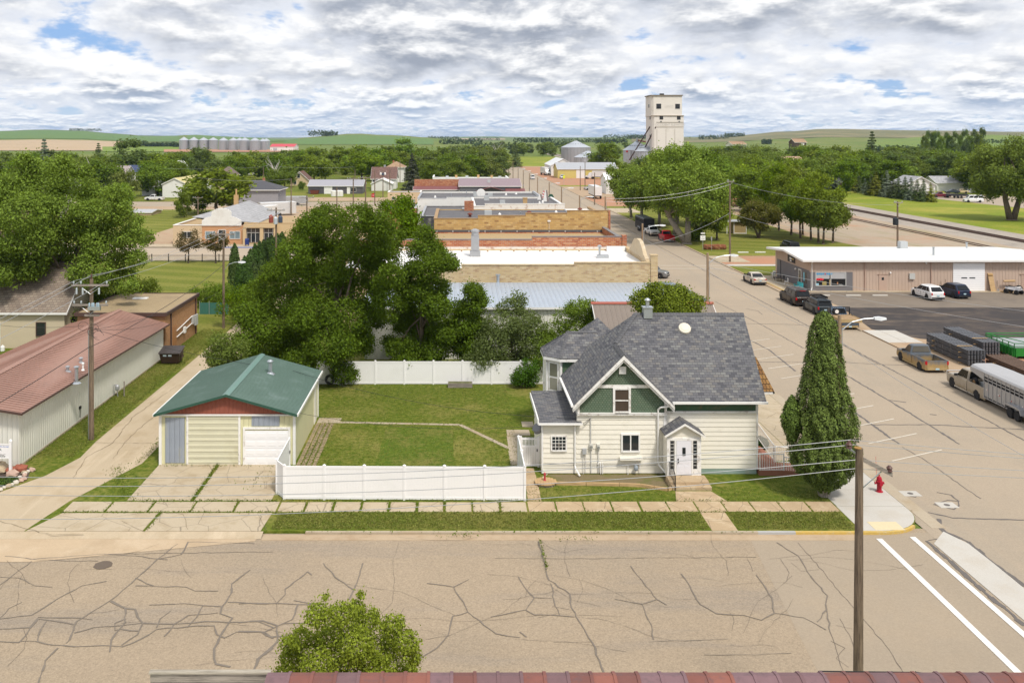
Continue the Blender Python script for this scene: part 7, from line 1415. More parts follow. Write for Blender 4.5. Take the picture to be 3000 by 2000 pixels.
vehicle('parked_car','champagne saloon car parked short of the shop walk','car',41.1,125.9,0,'sedan',beigep,5.0,1.9,1.5,.35,g1)
vehicle('pickup_truck','bright red crew cab pickup parked under the park trees','pickup',40.7,176.9,0,'pickup',redp,5.9,2.05,1.95,.41,None,lower=chrome)
vehicle('pickup_truck','white pickup facing the camera ahead of the black livestock trailer','pickup',40.2,187.2,180,'pickup',paint('paint_white_dusty',(.72,.71,.70),(.45,.34,.2),lo=.3,hi=.8),5.9,2.05,1.95,.41,None)
stock_trailer('long black livestock trailer with a pale roof rim behind the white pickup',40.3,190.6,9.0,mat('trailer_black',(.03,.03,.035),.5,.2,2),mat('trailer_dark_roof',(.10,.11,.11),.4),2.9,180,False)
g2='cars parked in front of the shop'
vehicle('parked_car','white crossover parked before the tan shop wall','car',58.5,113.5,4,'xover',whitep_,4.6,1.86,1.7,.36,g2,z=.0);vehicle('parked_car','dark navy crossover parked beside the white one','car',62.35,114.8,6,'xover',navyp,4.65,1.86,1.7,.36,g2,z=.0)
vehicle('parked_car','white hatchback cut by the right edge of the view','car',73.4,113.6,8,'xover',whitep_,4.3,1.8,1.55,.34,g2,z=.0)
vehicle('minivan','black minivan parked at the edge of the park lawn behind the shop','minivan',58.6,160.5,0,'van',blackp,5.1,2.0,1.75,.35,z=.01)
g3='cars parked before the stores'
vehicle('parked_car','dark grey utility car nosed in behind the cream brick store corner','car',28.0,131.0,-118,'suv',greyp,4.9,1.95,1.8,.38,g3);vehicle('parked_car','blue grey car half hidden by the cream brick store corner','car',27.2,115.6,-118,'xover',paint('paint_slate',(.2,.25,.3)),4.8,1.9,1.6,.36,g3);vehicle('parked_car','dark car seen beyond the white end of the blue metal roof','car',27.6,108.6,-118,'xover',navyp,4.8,1.9,1.7,.36,g3)
vehicle('pickup_truck','white long bed pickup standing side on by the blue grey shed','pickup',XP(453,286),286,90,'pickup',paint('paint_white_mud',(.74,.74,.73),(.4,.25,.15),lo=.2,hi=.7),5.9,2.0,1.9,.4,None,z=0,small=True)
vehicle('parked_car','pale yellow saloon in the alley behind the stores','car',XP(1237,228),228,100,'sedan',goldp,4.8,1.85,1.5,.34,z=.02,small=True);vehicle('parked_car','black car with red lights beside the alley brick wall','car',XP(1222,244),244,10,'suv',blackp,4.8,1.9,1.7,.36,z=.02,small=True)
vehicle('van','white van driving away along the far avenue','van',XP(1560,430),430,0,'van',whitep_,5.2,2.0,2.1,.36,small=True);vehicle('pickup_truck','white pickup parked at the yellow shed wall','pickup',XP(1647,435),435,180,'pickup',whitep_,5.6,2.0,1.9,.4,z=.02,small=True);vehicle('parked_car','lone grey saloon on the dirt lot beyond the avenue','car',XP(1730,342),342,-80,'sedan',silverp,4.8,1.85,1.5,.34,z=.02,small=True)
vehicle('pickup_truck','dark red pickup on the far right road pulling a flat trailer','pickup',XP(2756,300),300,86,'pickup',maroonp,5.8,2.0,1.9,.4,None,z=.02,small=True)
T=thing('flat_trailer','black flat deck trailer behind the dark red pickup on the far road','trailer',(XP(2800,297),297,0),rz=R(86));m=MB();m.box(-1.2,1.2,-4.2,2.6,.75,.95)
for s in (-1.2,1.15):m.box(s,s+.05,-4.2,2.6,.95,1.35)
m.box(-.08,.08,2.6,4.2,.6,.75);m.build('deck',mat('trailer_black',(.03,.03,.035),.5),T);wheels(T,(-1.3,1.3),(-1.2,-.2),.38,.24)
g4='cars by the houses on the far right road'
for px,Y,c,lb in ((2790,322,tealp,'dark car parked farthest left by the white houses on the far right road'),(2815,322,goldp,'tan car parked by the white houses on the far right road'),(2838,322,silverp,'silver car parked farthest right by the white houses on the far right road')):vehicle('parked_car',lb,'car',XP(px,Y),Y,85,'sedan',c,4.7,1.85,1.5,.34,g4,z=.0,small=True)
vehicle('van','white van half hidden by the big lone cottonwood on the far right','van',XP(2862,276),278,80,'van',whitep_,5.4,2.0,2.2,.36,z=.02,small=True)
# trucks by the yellow shed
def boxtruck(lab,x,y,rz,Lb,Hb,cab=True,semi=False):
 T=thing('box_truck' if cab else 'box_trailer',lab,'truck' if cab else 'trailer',(x,y,0),rz=R(rz));m=MB();m.box(-1.25,1.25,-Lb,0,1.1,Hb);m.build('box',paint('paint_white',(.78,.78,.78)) if 'paint_white' not in MATS else whitep_,T,bevel=.03);m=MB();m.box(-1.1,1.1,-Lb+.1,-.1,.85,1.09);m.build('chassis',trimblk,T)
 m=MB()
 for s in (-1.27,1.25):m.box(s,s+.02,-Lb,0,Hb- .15,Hb- .02);m.box(s,s+.02,-Lb,0,1.1,1.2)
 m.box(-.6,.6,-Lb- .02,-Lb,1.2,Hb- .2) if False else None;m.build('rail',alu,T);ys=[-Lb+1.2,-Lb+2.4]
 if cab:
  m=MB();m.loft([[(-1.15,.2,.6),(1.15,.2,.6),(1.15,1.9,.6),(-1.15,1.9,.6)],[(-1.15,.2,1.9),(1.15,.2,1.9),(1.1,2.0,1.9),(-1.1,2.0,1.9)],[(-1.05,.25,3.0),(1.05,.25,3.0),(1.0,1.4,3.0),(-1.0,1.4,3.0)]]);m.build('cab',whitep_,T,bevel=.05);m=MB();m.loft([[(-1.0,1.9,.6),(1.0,1.9,.6),(.95,3.4,.6),(-.95,3.4,.6)],[(-1.0,1.9,1.75),(1.0,1.9,1.75),(.85,3.3,1.45),(-.85,3.3,1.45)]]);m.build('bonnet',whitep_,T,bevel=.05)
  m=MB();m.prism([(-.95,1.97,2.0),(.95,1.97,2.0),(.9,1.46,2.9),(-.9,1.46,2.9)],(0,.03,.02));m.build('windscreen',carglass,T);m=MB();m.box(-.6,.6,3.38,3.42,.75,1.4);m.build('grille',trimblk,T);m=MB();m.box(-1.05,1.05,3.4,3.5,.45,.7);m.build('bumper',chrome,T)
  for s in (-1,1):m=MB();xa,xb=sorted((s*.6,s*.85));m.box(xa,xb,3.36,3.42,.95,1.2);m.build('headlight',headl,T)
  ys += [2.7,-.1]
 wheels(T,(-1.1,1.1),ys,.5,.3);return T
boxtruck('white semi truck with a box trailer facing the camera by the white shed',XP(1604,468),470,180+8,10,4.0);boxtruck('white box truck with an open tan rear parked at the yellow shed',XP(1742,424),430,65,8,3.9);boxtruck('white box trailer parked side on at the right end of the yellow shed',XP(1785,430),436,85,9,3.7,False)
boxtruck('white box trailer standing on the scoria lot left of the park trees',XP(1752,292),305,0,13,4.0,False)
T=gabled('shed','white shed edge showing between the park trees and the scoria lot','shed',XP(1776,318),XP(1850,318),318,330,5.0,7.0,stuccow,whiteroof,'x',.3)
# trailers and caravans left of centre
def cargo(lab,x,y,rz,L,W_,H_,mm,cat='trailer',nm='cargo_trailer',rm=None):
 T=thing(nm,lab,cat,(x,y,.02),rz=R(rz));m=MB();w=W_/2;m.loft([[(-w,-L/2,.45),(w,-L/2,.45),(w,-L/2,H_- .12),(w- .15,-L/2,H_),(-w+.15,-L/2,H_),(-w,-L/2,H_- .12)],[(-w,L/2- .3,.45),(w,L/2- .3,.45),(w,L/2- .3,H_- .12),(w- .15,L/2- .3,H_),(-w+.15,L/2- .3,H_),(-w,L/2- .3,H_- .12)],[(-w+.3,L/2,.45),(w- .3,L/2,.45),(w- .3,L/2,H_- .3),(w- .45,L/2,H_- .2),(-w+.45,L/2,H_- .2),(-w+.3,L/2,H_- .3)]]);m.build('body',mm,T)
 m=MB();m.box(-w*.9,w*.9,-L/2- .02,-L/2,.5,H_- .2);m.build('rear_door',trimblk if 'silver' in lab else white,T);m=MB();m.box(-.06,.06,L/2,L/2+1.0,.4,.5);m.build('drawbar',steel,T);wheels(T,(-w,w),(-.5,.35),.34,.2);return T
cargo('silver enclosed cargo trailer with a dark rear door on the side street',XP(870,268),268,-90,6.2,2.2,2.5,mat('silver_side',(.42,.42,.43),.4,.08,1,metal=.3))
cargo('white camper trailer with roof vents behind the buff office',XP(775,222),222,-25,8,2.5,3.2,paint('camper_white',(.70,.69,.67)),'camper','camper_trailer');cargo('long white fifth wheel camper behind the first one',XP(812,232),232,-60,9.5,2.5,3.4,paint('camper_grey',(.62,.62,.62)),'camper','camper_trailer')
T=thing('rubbish_bin_trailer','dark rusty steel hopper in front of the dark grey shed','hopper',(XP(922,317),317,0));m=MB();m.loft([[(-1.2,-.7,.1),(1.2,-.7,.1),(1.2,.7,.1),(-1.2,.7,.1)],[(-1.6,-.9,1.5),(1.6,-.9,1.5),(1.6,.9,1.5),(-1.6,.9,1.5)]]);m.build('hopper',mat('rust',(.17,.05,.035),.8),T);m=MB();m.box(-1.65,1.65,-.95,.95,1.5,1.6);m.build('rim',trimblk,T)
for i,px in enumerate((977,991,998)):
 x=XP(px,305);m=MB((x,305,0));m.lathe((x,305,0),[(.8,0),(.85,.1),(.85,1.8),(.7,2.0),(.2,2.1)],14);tag(m.build('white_tank',stuccow),['white round tank left of the pair before the dark grey shed','white round tank in the middle before the dark grey shed','white round tank rightmost before the dark grey shed'][i],'tank','white tanks before the dark grey shed')
# ================================================================ trees and plants
barkm=woodmat('bark',(.20,.155,.115),(.085,.065,.05));barkp=woodmat('bark_pale',(.34,.30,.25),(.17,.15,.12));barkd=woodmat('bark_dark',(.11,.085,.065),(.05,.04,.03))
L_ashn=leafmat('leaf_ash_near',(.105,.165,.014),.45,.3,0.0);L_cotn=leafmat('leaf_cottonwood_near',(.185,.265,.040),.42,.3,0.0);L_cott=leafmat('leaf_cottonwood',(.19,.265,.040),.42);L_ash=leafmat('leaf_ash',(.125,.185,.014),.45);L_mid=leafmat('leaf_mid',(.135,.195,.024),.4);L_lime=leafmat('leaf_lime',(.165,.225,.016),.35);L_olive=leafmat('leaf_olive',(.145,.185,.035),.35);L_birch=leafmat('leaf_birch',(.25,.34,.022),.35,.35);L_grey=leafmat('leaf_greygreen',(.125,.17,.05),.35);L_shrub=leafmat('leaf_shrub',(.075,.135,.02),.4)
L_spruce=leafmat('needle_spruce',(.10,.135,.045),.35,.08);L_bspruce=leafmat('needle_blue',(.17,.21,.14),.3,.08);L_gspruce=leafmat('needle_gold',(.23,.235,.035),.3,.08);L_jun=leafmat('needle_juniper',(.12,.18,.034),.6,.08);L_arb=leafmat('needle_arbor',(.055,.095,.02),.4,.08);L_brown=leafmat('leaf_bronze',(.11,.075,.035),.4);L_yew=leafmat('yew',(.03,.065,.015),.4,.1)
def leaves(c,n,size,nrm=None,up=.35,rs=None,aspect=(.45,.8),droop=0):
 """c: (n,3) leaf centres, nrm: outward directions; every leaf a bent rhomb of 2 faces"""
 n=len(c);rnd=rs.normal(size=(n,3));N=rnd*.5+(nrm if nrm is not None else 0)*1.0+np.array([0,0,up]);N /= np.linalg.norm(N,axis=1)[:,None]+1e-9
 t=rs.normal(size=(n,3));t[:,2] -= droop;t -= N*np.sum(t*N,axis=1)[:,None];t /= np.linalg.norm(t,axis=1)[:,None]+1e-9;b=np.cross(N,t)
 s=size*rs.uniform(.6,1.3,n)[:,None];a=rs.uniform(aspect[0],aspect[1],n)[:,None]
 V=np.empty((n,4,3));V[:,0]=c- t*s*.5;V[:,1]=c+b*s*a*.5+N*s*.08;V[:,2]=c+t*s*.5;V[:,3]=c- b*s*a*.5+N*s*.08
 return V.reshape(-1,3)
def leafobj(name,V,m,parent,loc=(0,0,0)):
 n=len(V) // 4;me=bpy.data.meshes.new(name);me.vertices.add(n*4);me.vertices.foreach_set('co',V.astype(np.float32).ravel());me.loops.add(n*4);me.loops.foreach_set('vertex_index',np.arange(n*4,dtype=np.int32));me.polygons.add(n);me.polygons.foreach_set('loop_start',np.arange(0,n*4,4,dtype=np.int32));me.polygons.foreach_set('loop_total',np.full(n,4,dtype=np.int32));me.materials.append(m);me.update(calc_edges=True)
 o=bpy.data.objects.new(name,me);COL.objects.link(o);o.parent=parent;o.location=loc;return o
BR=(.20,.36)
def blobs_for(R_,Hc,z0,nb,rs,shape='round',flat=1.0,lean=(0,0),inner=.35):
 out=[]
 for i in range(nb):
  while True:
   p=rs.uniform(-1,1,3);d=np.linalg.norm(p)
   if d <= 1 and d>inner:break
  p=p/d*d ** .55;h=(p[2]+1)/2
  if shape == 'round':w=1.0
  elif shape == 'oval':w=.95- .35*abs(h- .4)
  elif shape == 'vase':w=.55+.5*h
  elif shape == 'cone':w=1.05- .7*h
  else:w=1.0
  r=R_*rs.uniform(*BR)*(1.1- .25*h)
  out.append((p[0]*R_*w*.85+lean[0]*h,p[1]*R_*w*.85*flat+lean[1]*h,z0+h*Hc*.88+Hc*.05,r))
 return out
def broadleaf(name,lab,cat,loc,R_,H,trunk_h,nleaf,size,lm,bm=None,nb=26,shape='round',seed=1,tr=.25,group=None,flat=1.0,blobs=None,limbs=True,trunks=None,squash=.8,holes=0.0,lean=(0,0),droop=.2,up=.35,inner=.35):
 rs=np.random.RandomState(seed);T=thing(name,lab,cat,loc,group);bm=bm or barkm;B=blobs or blobs_for(R_,H- trunk_h,trunk_h,nb,rs,shape,flat,lean,inner)
 w=np.array([b[3] ** 2 for b in B]);w /= w.sum();idx=rs.choice(len(B),nleaf,p=w);BB=np.array(B);ctr=BB[idx,:3];rad=BB[idx,3]
 d=rs.normal(size=(nleaf,3));d /= np.linalg.norm(d,axis=1)[:,None];rr=rad*(1- .42*rs.random_sample(nleaf) ** 2.2)*(1+.09*rs.normal(size=nleaf))
 # twig clusters: leaves bunch around a set of tips on every blob
 nt=max(40,nleaf // 22);tip=rs.choice(nleaf,nt);own=rs.randint(0,nt,nleaf);k_=rs.random_sample(nleaf)<.5
 c=ctr+d*rr[:,None]*np.array([1,1,squash]);cl=c[tip][own]+rs.normal(size=(nleaf,3))*size*1.1;c=np.where(k_[:,None],cl,c)
 if holes:keep=rs.random_sample(nleaf)>holes;c=c[keep];d=d[keep]
 c[:,2]=np.maximum(c[:,2],.15)
 leafobj('crown',leaves(c,len(c),size,d,up,rs,droop=droop),lm,T)
 m=MB();rg=random.Random(seed);tips=sorted(B,key=lambda b:-b[3])[:min(len(B),12)]
 for (tx,ty,lx,ly) in (trunks or [(0,0,0,0)]):
  hh=trunk_h+(H- trunk_h)*.35;p=Vector((tx,ty,-.1));top=Vector((lx+lean[0]*.4,ly+lean[1]*.4,hh));mid=p.lerp(top,.5)+Vector((rg.uniform(-.2,.2)*tr*3,rg.uniform(-.2,.2)*tr*3,0));m.tube(p,p+Vector((0,0,.35)),tr*1.45,tr*1.05,9);m.path([p+Vector((0,0,.3)),mid,top],tr*1.03,9,tr*.45)
  if limbs:
   for b in (tips if not trunks or len(trunks) == 1 else rg.sample(tips,max(3,len(tips) // len(trunks)))):
    s=p.lerp(top,rg.uniform(.45,.95));e=Vector(b[:3]);q=s.lerp(e,.5)+Vector((0,0,(e- s).length*.12));m.path([s,q,e],tr*.34,6,tr*.07)
    for _ in range(2):a=q.lerp(e,rg.uniform(.2,.9));f=a+Vector((rg.uniform(-1,1),rg.uniform(-1,1),rg.uniform(.1,1))).normalized()*b[3]*.9;m.tube(a,f,tr*.09,tr*.03,4)
 m.build('trunk',bm,T,smooth=True);return T
def conifer(name,lab,loc,H,Rb,lm,n=5000,seed=1,group=None,size=.35,col=False,cat='spruce tree',z0=.06):
 rs=np.random.RandomState(seed);T=thing(name,lab,cat,loc,group);nl=max(9,int(H/.62));cs=[];ds=[]
 for L in range(nl):
  f=L/(nl- 1);z=H*(z0+(.97- z0)*f);rad=Rb*(1- f) ** .85*rs.uniform(.86,1.1)+.12;k_=max(4,int(9*(1- f)+4))
  for b in range(k_):
   a=rs.uniform(0,2*math.pi);ln=rad*rs.uniform(.75,1.08);m_=max(4,int(n/nl/k_*(1.6- 1.1*f)));u=rs.random_sample(m_) ** .65*ln
   p=np.stack([np.cos(a)*u,np.sin(a)*u,z- .22*u+.10*(u/ln) ** 2*ln+0*u],1)+rs.normal(size=(m_,3))*np.array([.16,.16,.07])*(.6+.25*ln);cs.append(p);ds.append(np.tile([math.cos(a),math.sin(a),-.1],(m_,1)))
 c=np.concatenate(cs);d=np.concatenate(ds);leafobj('crown',leaves(c,len(c),size,d,.7,rs,(.3,.5)),lm,T);m=MB();m.tube((0,0,-.1),(0,0,H*.95),H*.018+.05,.02,8);m.build('trunk',barkd,T);return T
def column(name,lab,loc,H,Rm,lm,n,seed,prof,size=.12,group=None,cat='juniper',trunkm=None,lump=.12,trunk_r=.2,splay=False):
 """dense columnar evergreen: scale sprays over a lumpy surface of revolution"""
 rs=np.random.RandomState(seed);T=thing(name,lab,cat,loc,group);z=rs.random_sample(n*3);zz=np.interp(z,[p[0] for p in prof],[p[1] for p in prof]);keep=rs.random_sample(n*3)<zz/zz.max();z=z[keep][:n];zz=zz[keep][:n];n=len(z);a=rs.uniform(0,2*math.pi,n)
 lum=np.zeros(n)
 for _ in range(max(60,int(n/160))):
  ca,cz=rs.uniform(0,6.283),rs.random_sample();da=np.abs((a- ca+math.pi) % (2*math.pi)- math.pi)*zz*Rm;dz=(z- cz)*H;lum=np.maximum(lum,np.exp(-(da ** 2+(dz*.55) ** 2)/(.030*Rm ** 2)))
 r=zz*Rm*(1- lump+lump*1.15*lum)*(1- .16*rs.random_sample(n) ** 2)+rs.normal(size=n)*.035;d=np.stack([np.cos(a),np.sin(a),np.full(n,.35)],1);c=np.stack([np.cos(a)*r,np.sin(a)*r,z*H],1)
 leafobj('foliage',leaves(c,n,size,d,.5,rs,(.35,.6),droop=-.9),lm,T)
 m=MB();rg=random.Random(seed)
 if splay:
  for i in range(9):q=rg.uniform(0,6.28);m.tube((math.cos(q)*.22,math.sin(q)*.16,-.05),(math.cos(q)*.75,math.sin(q)*.7,H*.16),.09,.05,6)
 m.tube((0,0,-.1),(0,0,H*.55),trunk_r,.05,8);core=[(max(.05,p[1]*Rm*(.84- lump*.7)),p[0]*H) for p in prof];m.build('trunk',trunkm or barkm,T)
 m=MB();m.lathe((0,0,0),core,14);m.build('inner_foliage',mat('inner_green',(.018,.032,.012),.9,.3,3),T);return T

# ---- trees of the near block
rs0=np.random.RandomState(3)
def bl(lst,Y,x0,jitter=.6):return lst
def pblobs(pts,Y,X0,seed,depth=3.0,flat=.8):
 """crown lobes read off the photo's outline: (px, py, radius px) at depth Y, spread in depth"""
 rs=np.random.RandomState(seed);out=[];s=Y/FPX
 for (px,py,rp) in pts:
  dy=rs.uniform(-1,1)*depth;yy=Y+dy;out.append((XP(px,yy)- X0,dy,ZP(py,yy),rp*s))
  if rp*s>.8:
   for _ in range(3):a=rs.normal(size=3);a /= np.linalg.norm(a);q=rp*s;out.append((XP(px,yy)- X0+a[0]*q*.8,dy+a[1]*q*.9,ZP(py,yy)+a[2]*q*.7,q*rs.uniform(.4,.6)))
 return out
ash=[(925,650,45),(975,628,42),(1050,635,45),(1110,650,42),(900,690,45),(985,690,65),(1080,700,60),(1150,690,38),(870,740,50),(945,760,70),(1040,770,75),(1130,755,45),(815,790,42),(880,815,60),(970,840,75),(1070,850,60),(1125,820,32),(765,850,42),(830,880,60),(920,910,70),(1020,920,65),(1090,920,40),(735,915,40),(790,950,55),(880,980,65),(970,1000,65),(1045,990,45),(735,985,40),(800,1030,50),(880,1050,50),(950,1070,42),(1010,1080,34),(765,1035,36),(1075,980,28),(845,720,22),(1165,720,22),(960,1105,24),(1150,800,36),(1128,862,34),(1110,905,26)]
broadleaf('ash_tree','huge dark green ash tree towering behind the lawn fence with a tyre swing','tree',(XP(985,75.2),75.2,0),7,14.3,2.6,150000,.19,L_ashn,barkm,seed=11,tr=.42,blobs=pblobs(ash,76.5,XP(985,75.2),5,3.6),droop=.5)
ash2=[(1243,690,30),(1265,735,36),(1215,730,30),(1300,765,36),(1250,790,46),(1325,775,22),(1205,790,32),(1275,845,46),(1225,850,40),(1195,880,34),(1280,900,40),(1225,930,48),(1270,960,50),(1185,950,34),(1220,1010,48),(1275,1020,44),(1165,1020,36),(1200,1060,32),(1255,1070,34),(1245,1092,20),(1300,980,30),(1180,830,32),(1170,885,30),(1150,930,24),(1140,1000,22)]
broadleaf('ash_tree','tall narrower green ash tree standing just right of the huge one','tree',(XP(1235,76.5),76.5,0),4,12.9,2.2,70000,.185,L_ashn,barkm,seed=12,tr=.28,blobs=pblobs(ash2,76.5,XP(1235,76.5),6,1.8),droop=.5)
ash3=[(1385,850,28),(1380,900,36),(1410,880,22),(1360,950,45),(1400,960,35),(1350,1010,40),(1400,1020,45),(1380,1060,35),(1345,900,26)]
broadleaf('ash_tree','young upright ash tree before the blue metal roof, right of the tall pair','tree',(XP(1375,77),77,0),3,8,1.5,30000,.18,L_ashn,barkm,seed=13,tr=.14,blobs=pblobs(ash3,77,XP(1375,77),7,1.2))
gs=[(1500,900,40),(1470,950,50),(1540,940,45),(1570,960,30),(1440,1010,50),(1500,1010,60),(1560,1010,45),(1450,1060,45),(1510,1060,45),(1430,960,30),(1400,1055,40),(1540,1060,40),(1520,870,20)]
broadleaf('small_tree','loose grey green bushy tree overhanging the middle of the back fence','tree',(XP(1500,76),76,0),3,7,.9,30000,.16,L_grey,barkd,seed=14,tr=.12,blobs=pblobs(gs,76,XP(1500,76),8,1.3),holes=.05)
lil=[(1690,900,30),(1660,930,40),(1720,920,40),(1780,930,36),(1620,970,40),(1690,970,55),(1760,960,50),(1610,1020,40),(1670,1020,45),(1800,940,25),(1600,1060,30),(1590,1000,36),(1580,1060,30),(1730,900,24),(1640,1065,36)]
broadleaf('lilac_bush','tall bright lilac bush behind the turret of the house','bush',(XP(1690,73.2),75,0),3,6,.4,26000,.15,L_mid,barkd,seed=15,tr=.09,blobs=pblobs(lil,75,XP(1690,73.2),9,1.0))
apl=[(1880,880,34),(1930,860,36),(1980,865,36),(2030,885,32),(1910,905,34),(1970,905,40),(2025,915,28),(1940,930,30)]
broadleaf('small_tree','round yellow green tree rising behind the main roof ridge','tree',(XP(1960,66.5),66.5,0),3,8,3,14000,.18,L_lime,barkm,seed=16,tr=.14,blobs=pblobs(apl,66.5,XP(1960,66.5),10,1.4))
bush=[(1530,1095,26),(1560,1080,20),(1520,1110,24),(1555,1110,26),(1535,1060,10),(1570,1060,10)]
broadleaf('bush','dark rounded bush against the back fence near the house','bush',(XP(1540,73),72.9,0),1.2,1.8,.1,5500,.13,L_shrub,barkd,seed=17,tr=.05,blobs=pblobs(bush,72.9,XP(1540,73),11,.4))
al=[(640,1000,30),(670,1000,30),(690,1030,35),(650,1040,35),(620,1030,26),(690,1060,30),(655,1062,25),(625,1055,20),(710,1010,22)]
broadleaf('small_tree','low grey green shrubby tree at the alley edge behind the garage','tree',(XP(670,68),68.5,0),2.5,4.5,.5,9000,.16,leafmat('leaf_elm',(.15,.195,.04),.35),barkd,seed=18,tr=.08,blobs=pblobs(al,68.5,XP(670,68),12,.8),holes=.15)
cw=[(120,505,45),(190,490,42),(60,545,55),(150,555,60),(235,540,50),(305,570,42),(350,565,28),(15,590,60),(100,620,70),(200,620,70),(300,630,60),(370,620,36),(20,680,65),(120,700,75),(220,710,75),(320,710,60),(395,690,40),(440,690,26),(5,750,50),(110,770,55),(200,790,65),(290,790,60),(370,770,45),(420,750,28),(180,850,50),(250,860,60),(330,840,45),(390,830,26),(200,910,40),(270,930,45),(330,910,32),(230,965,26),(-50,620,75),(-60,740,75),(-120,680,80),(85,470,24),(30,800,30),(140,830,36),(385,560,18),(260,500,24),(415,640,22),(300,970,20),(0,805,42),(60,790,34),(10,945,22),(-40,830,50)]
X0=XP(92,90.5);Yc=92.0
broadleaf('cottonwood_tree','massive pale green cottonwood filling the left edge above the cream house','tree',(X0,90.5,0),9,18,4,165000,.235,L_cotn,barkm,seed=21,tr=.55,blobs=pblobs(cw,Yc,X0,13,4.2),trunks=[(1.0,0,-1.2,0),(2.3,.6,4.2,1)],droop=.3)
broadleaf('small_tree','small multi stemmed dark green tree on the lawn beside the cottonwood','tree',(XP(415,100),100,0),2.6,4.8,.8,7000,.2,L_ash,barkd,seed=22,tr=.1,trunks=[(0,0,-.6,0),(.2,0,.5,.2),(-.1,.2,.1,.5)],nb=20)
def birch():
 pts=[(955,1748,12),(1058,1742,14),(1045,1775,22),(930,1800,36),(1000,1800,40),(1070,1820,45),(1150,1830,36),(880,1870,36),(960,1870,50),(1040,1890,55),(1120,1900,50),(1190,1880,40),(860,1930,40),(930,1950,50),(1020,1960,55),(1110,1970,55),(1190,1960,36),(1215,1930,20),(830,1980,36),(900,2010,50),(1000,2030,60),(1100,2030,60),(1180,2020,40),(850,1880,24)]
 X=XP(1060,25.5);broadleaf('birch_tree','bright yellow green young birch in the foreground at the bottom edge','tree',(X,25.5,0),2.3,6.2,1.5,34000,.08,L_birch,mat('birch_bark',(.55,.53,.48),.8,.2,3,stain=(.1,.09,.08),sscale=4,samt=.8),seed=23,tr=.09,blobs=pblobs(pts,25.5,X,14,.9),holes=.05,droop=.8)
birch()
x,y=G(2414,1452)
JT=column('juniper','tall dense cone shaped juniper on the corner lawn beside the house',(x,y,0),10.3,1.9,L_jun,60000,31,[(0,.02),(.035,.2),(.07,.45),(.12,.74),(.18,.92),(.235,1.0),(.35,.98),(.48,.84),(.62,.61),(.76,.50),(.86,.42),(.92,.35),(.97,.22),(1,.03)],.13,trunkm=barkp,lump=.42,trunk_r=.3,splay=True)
t_=column('juniper','x',(0,0,0),2.6,.62,L_jun,6000,32,[(0,.35),(.3,.9),(.55,1),(.8,.6),(1,.05)],.12,lump=.2)
for ch in list(t_.children):
 if ch.name.startswith('trunk'):bpy.data.objects.remove(ch)
 else:ch.parent=JT;ch.location=(-1.75,.1,3.0)
bpy.data.objects.remove(t_)
for i,(xx,yy,r_) in enumerate(((19.55,58.7,.55),(19.3,60.6,.5))):
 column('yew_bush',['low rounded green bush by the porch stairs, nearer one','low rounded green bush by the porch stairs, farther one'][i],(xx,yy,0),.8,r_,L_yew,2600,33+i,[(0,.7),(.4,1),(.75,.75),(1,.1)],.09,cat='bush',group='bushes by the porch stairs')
# columnar arborvitae rows along the yard beside the alley
k_=0
for (px,pt,Y,r_) in ((687,712,118,.95),(716,748,108,.9),(734,728,112,1.0),(747,712,118,.95),(760,705,121,1.0),(772,700,125,1.0),(785,695,128,1.0),(797,688,131,1.05),(812,682,134,1.1),(826,678,137,1.15),(702,765,104,.85),(728,770,103,.9),(745,765,105,.9),(765,760,107,.9)):
 h=ZP(pt,Y);lb='slim dark arborvitae spire standing alone at the left end of its row' if k_ == 0 else 'slim dark arborvitae spire crowded in the row behind the ash tree'
 if k_<2:proto=column('arborvitae',lb,(XP(px,Y),Y,0),6.5,1.0,L_arb,3600,40+k_,[(0,.6),(.15,.95),(.4,1),(.7,.75),(.9,.4),(1,.04)],.26,group=None if k_ == 0 else 'arborvitae row behind the ash tree',cat='arborvitae',lump=.2);proto.scale=(r_,r_,h/6.5)
 else:dup(proto,(XP(px,Y),Y,0),k_*1.3,(r_,r_,h/6.5),lb,'arborvitae row behind the ash tree')
 k_ += 1
broadleaf('bush','low mixed hedge bush at the end of the alley by the green mesh fence','bush',(XP(625,106),107,0),3.4,2.6,.1,7000,.2,L_mid,barkd,seed=51,nb=24,tr=.06,flat=.5)
broadleaf('bush','dark green shrub mass beside the ash tree foot by the alley','bush',(XP(735,96),97,0),3.6,4.4,.3,9000,.2,L_ash,barkd,seed=52,nb=26,tr=.08)
T=thing('mesh_fence','green mesh fence at the end of the alley lawn','fence',(XP(600,103),103,0));m=MB(T.location);m.box(XP(585,103),XP(670,103),103,103.03,0,1.3);m.build('mesh',mat('mesh_green',(.05,.16,.13),.8),T);m=MB(T.location)
for i in range(4):xx=XP(585+i*28,103);m.tube((xx,102.97,0),(xx,102.97,1.5),.03)
m.build('post',steel,T)
broadleaf('ash_tree','medium dark green tree behind the huge ash toward the stores','tree',(XP(1170,118),118,0),4.2,12.6,3,15000,.32,L_ash,barkm,nb=30,seed=53,tr=.25,shape='oval')
for i,(px,Y,h) in enumerate(((552,144.5,5.4),(632,144.5,4.9))):
 broadleaf('street_tree',['bronze leaved small street tree by the iron fence, left one','bronze leaved small street tree by the iron fence, right one behind the pole'][i],'tree',(XP(px,Y),Y,0),2.3- .4*i,h,1.9,2600,.26,L_brown,barkd,nb=22,seed=54+i,tr=.12,holes=.2,group='bronze street trees')

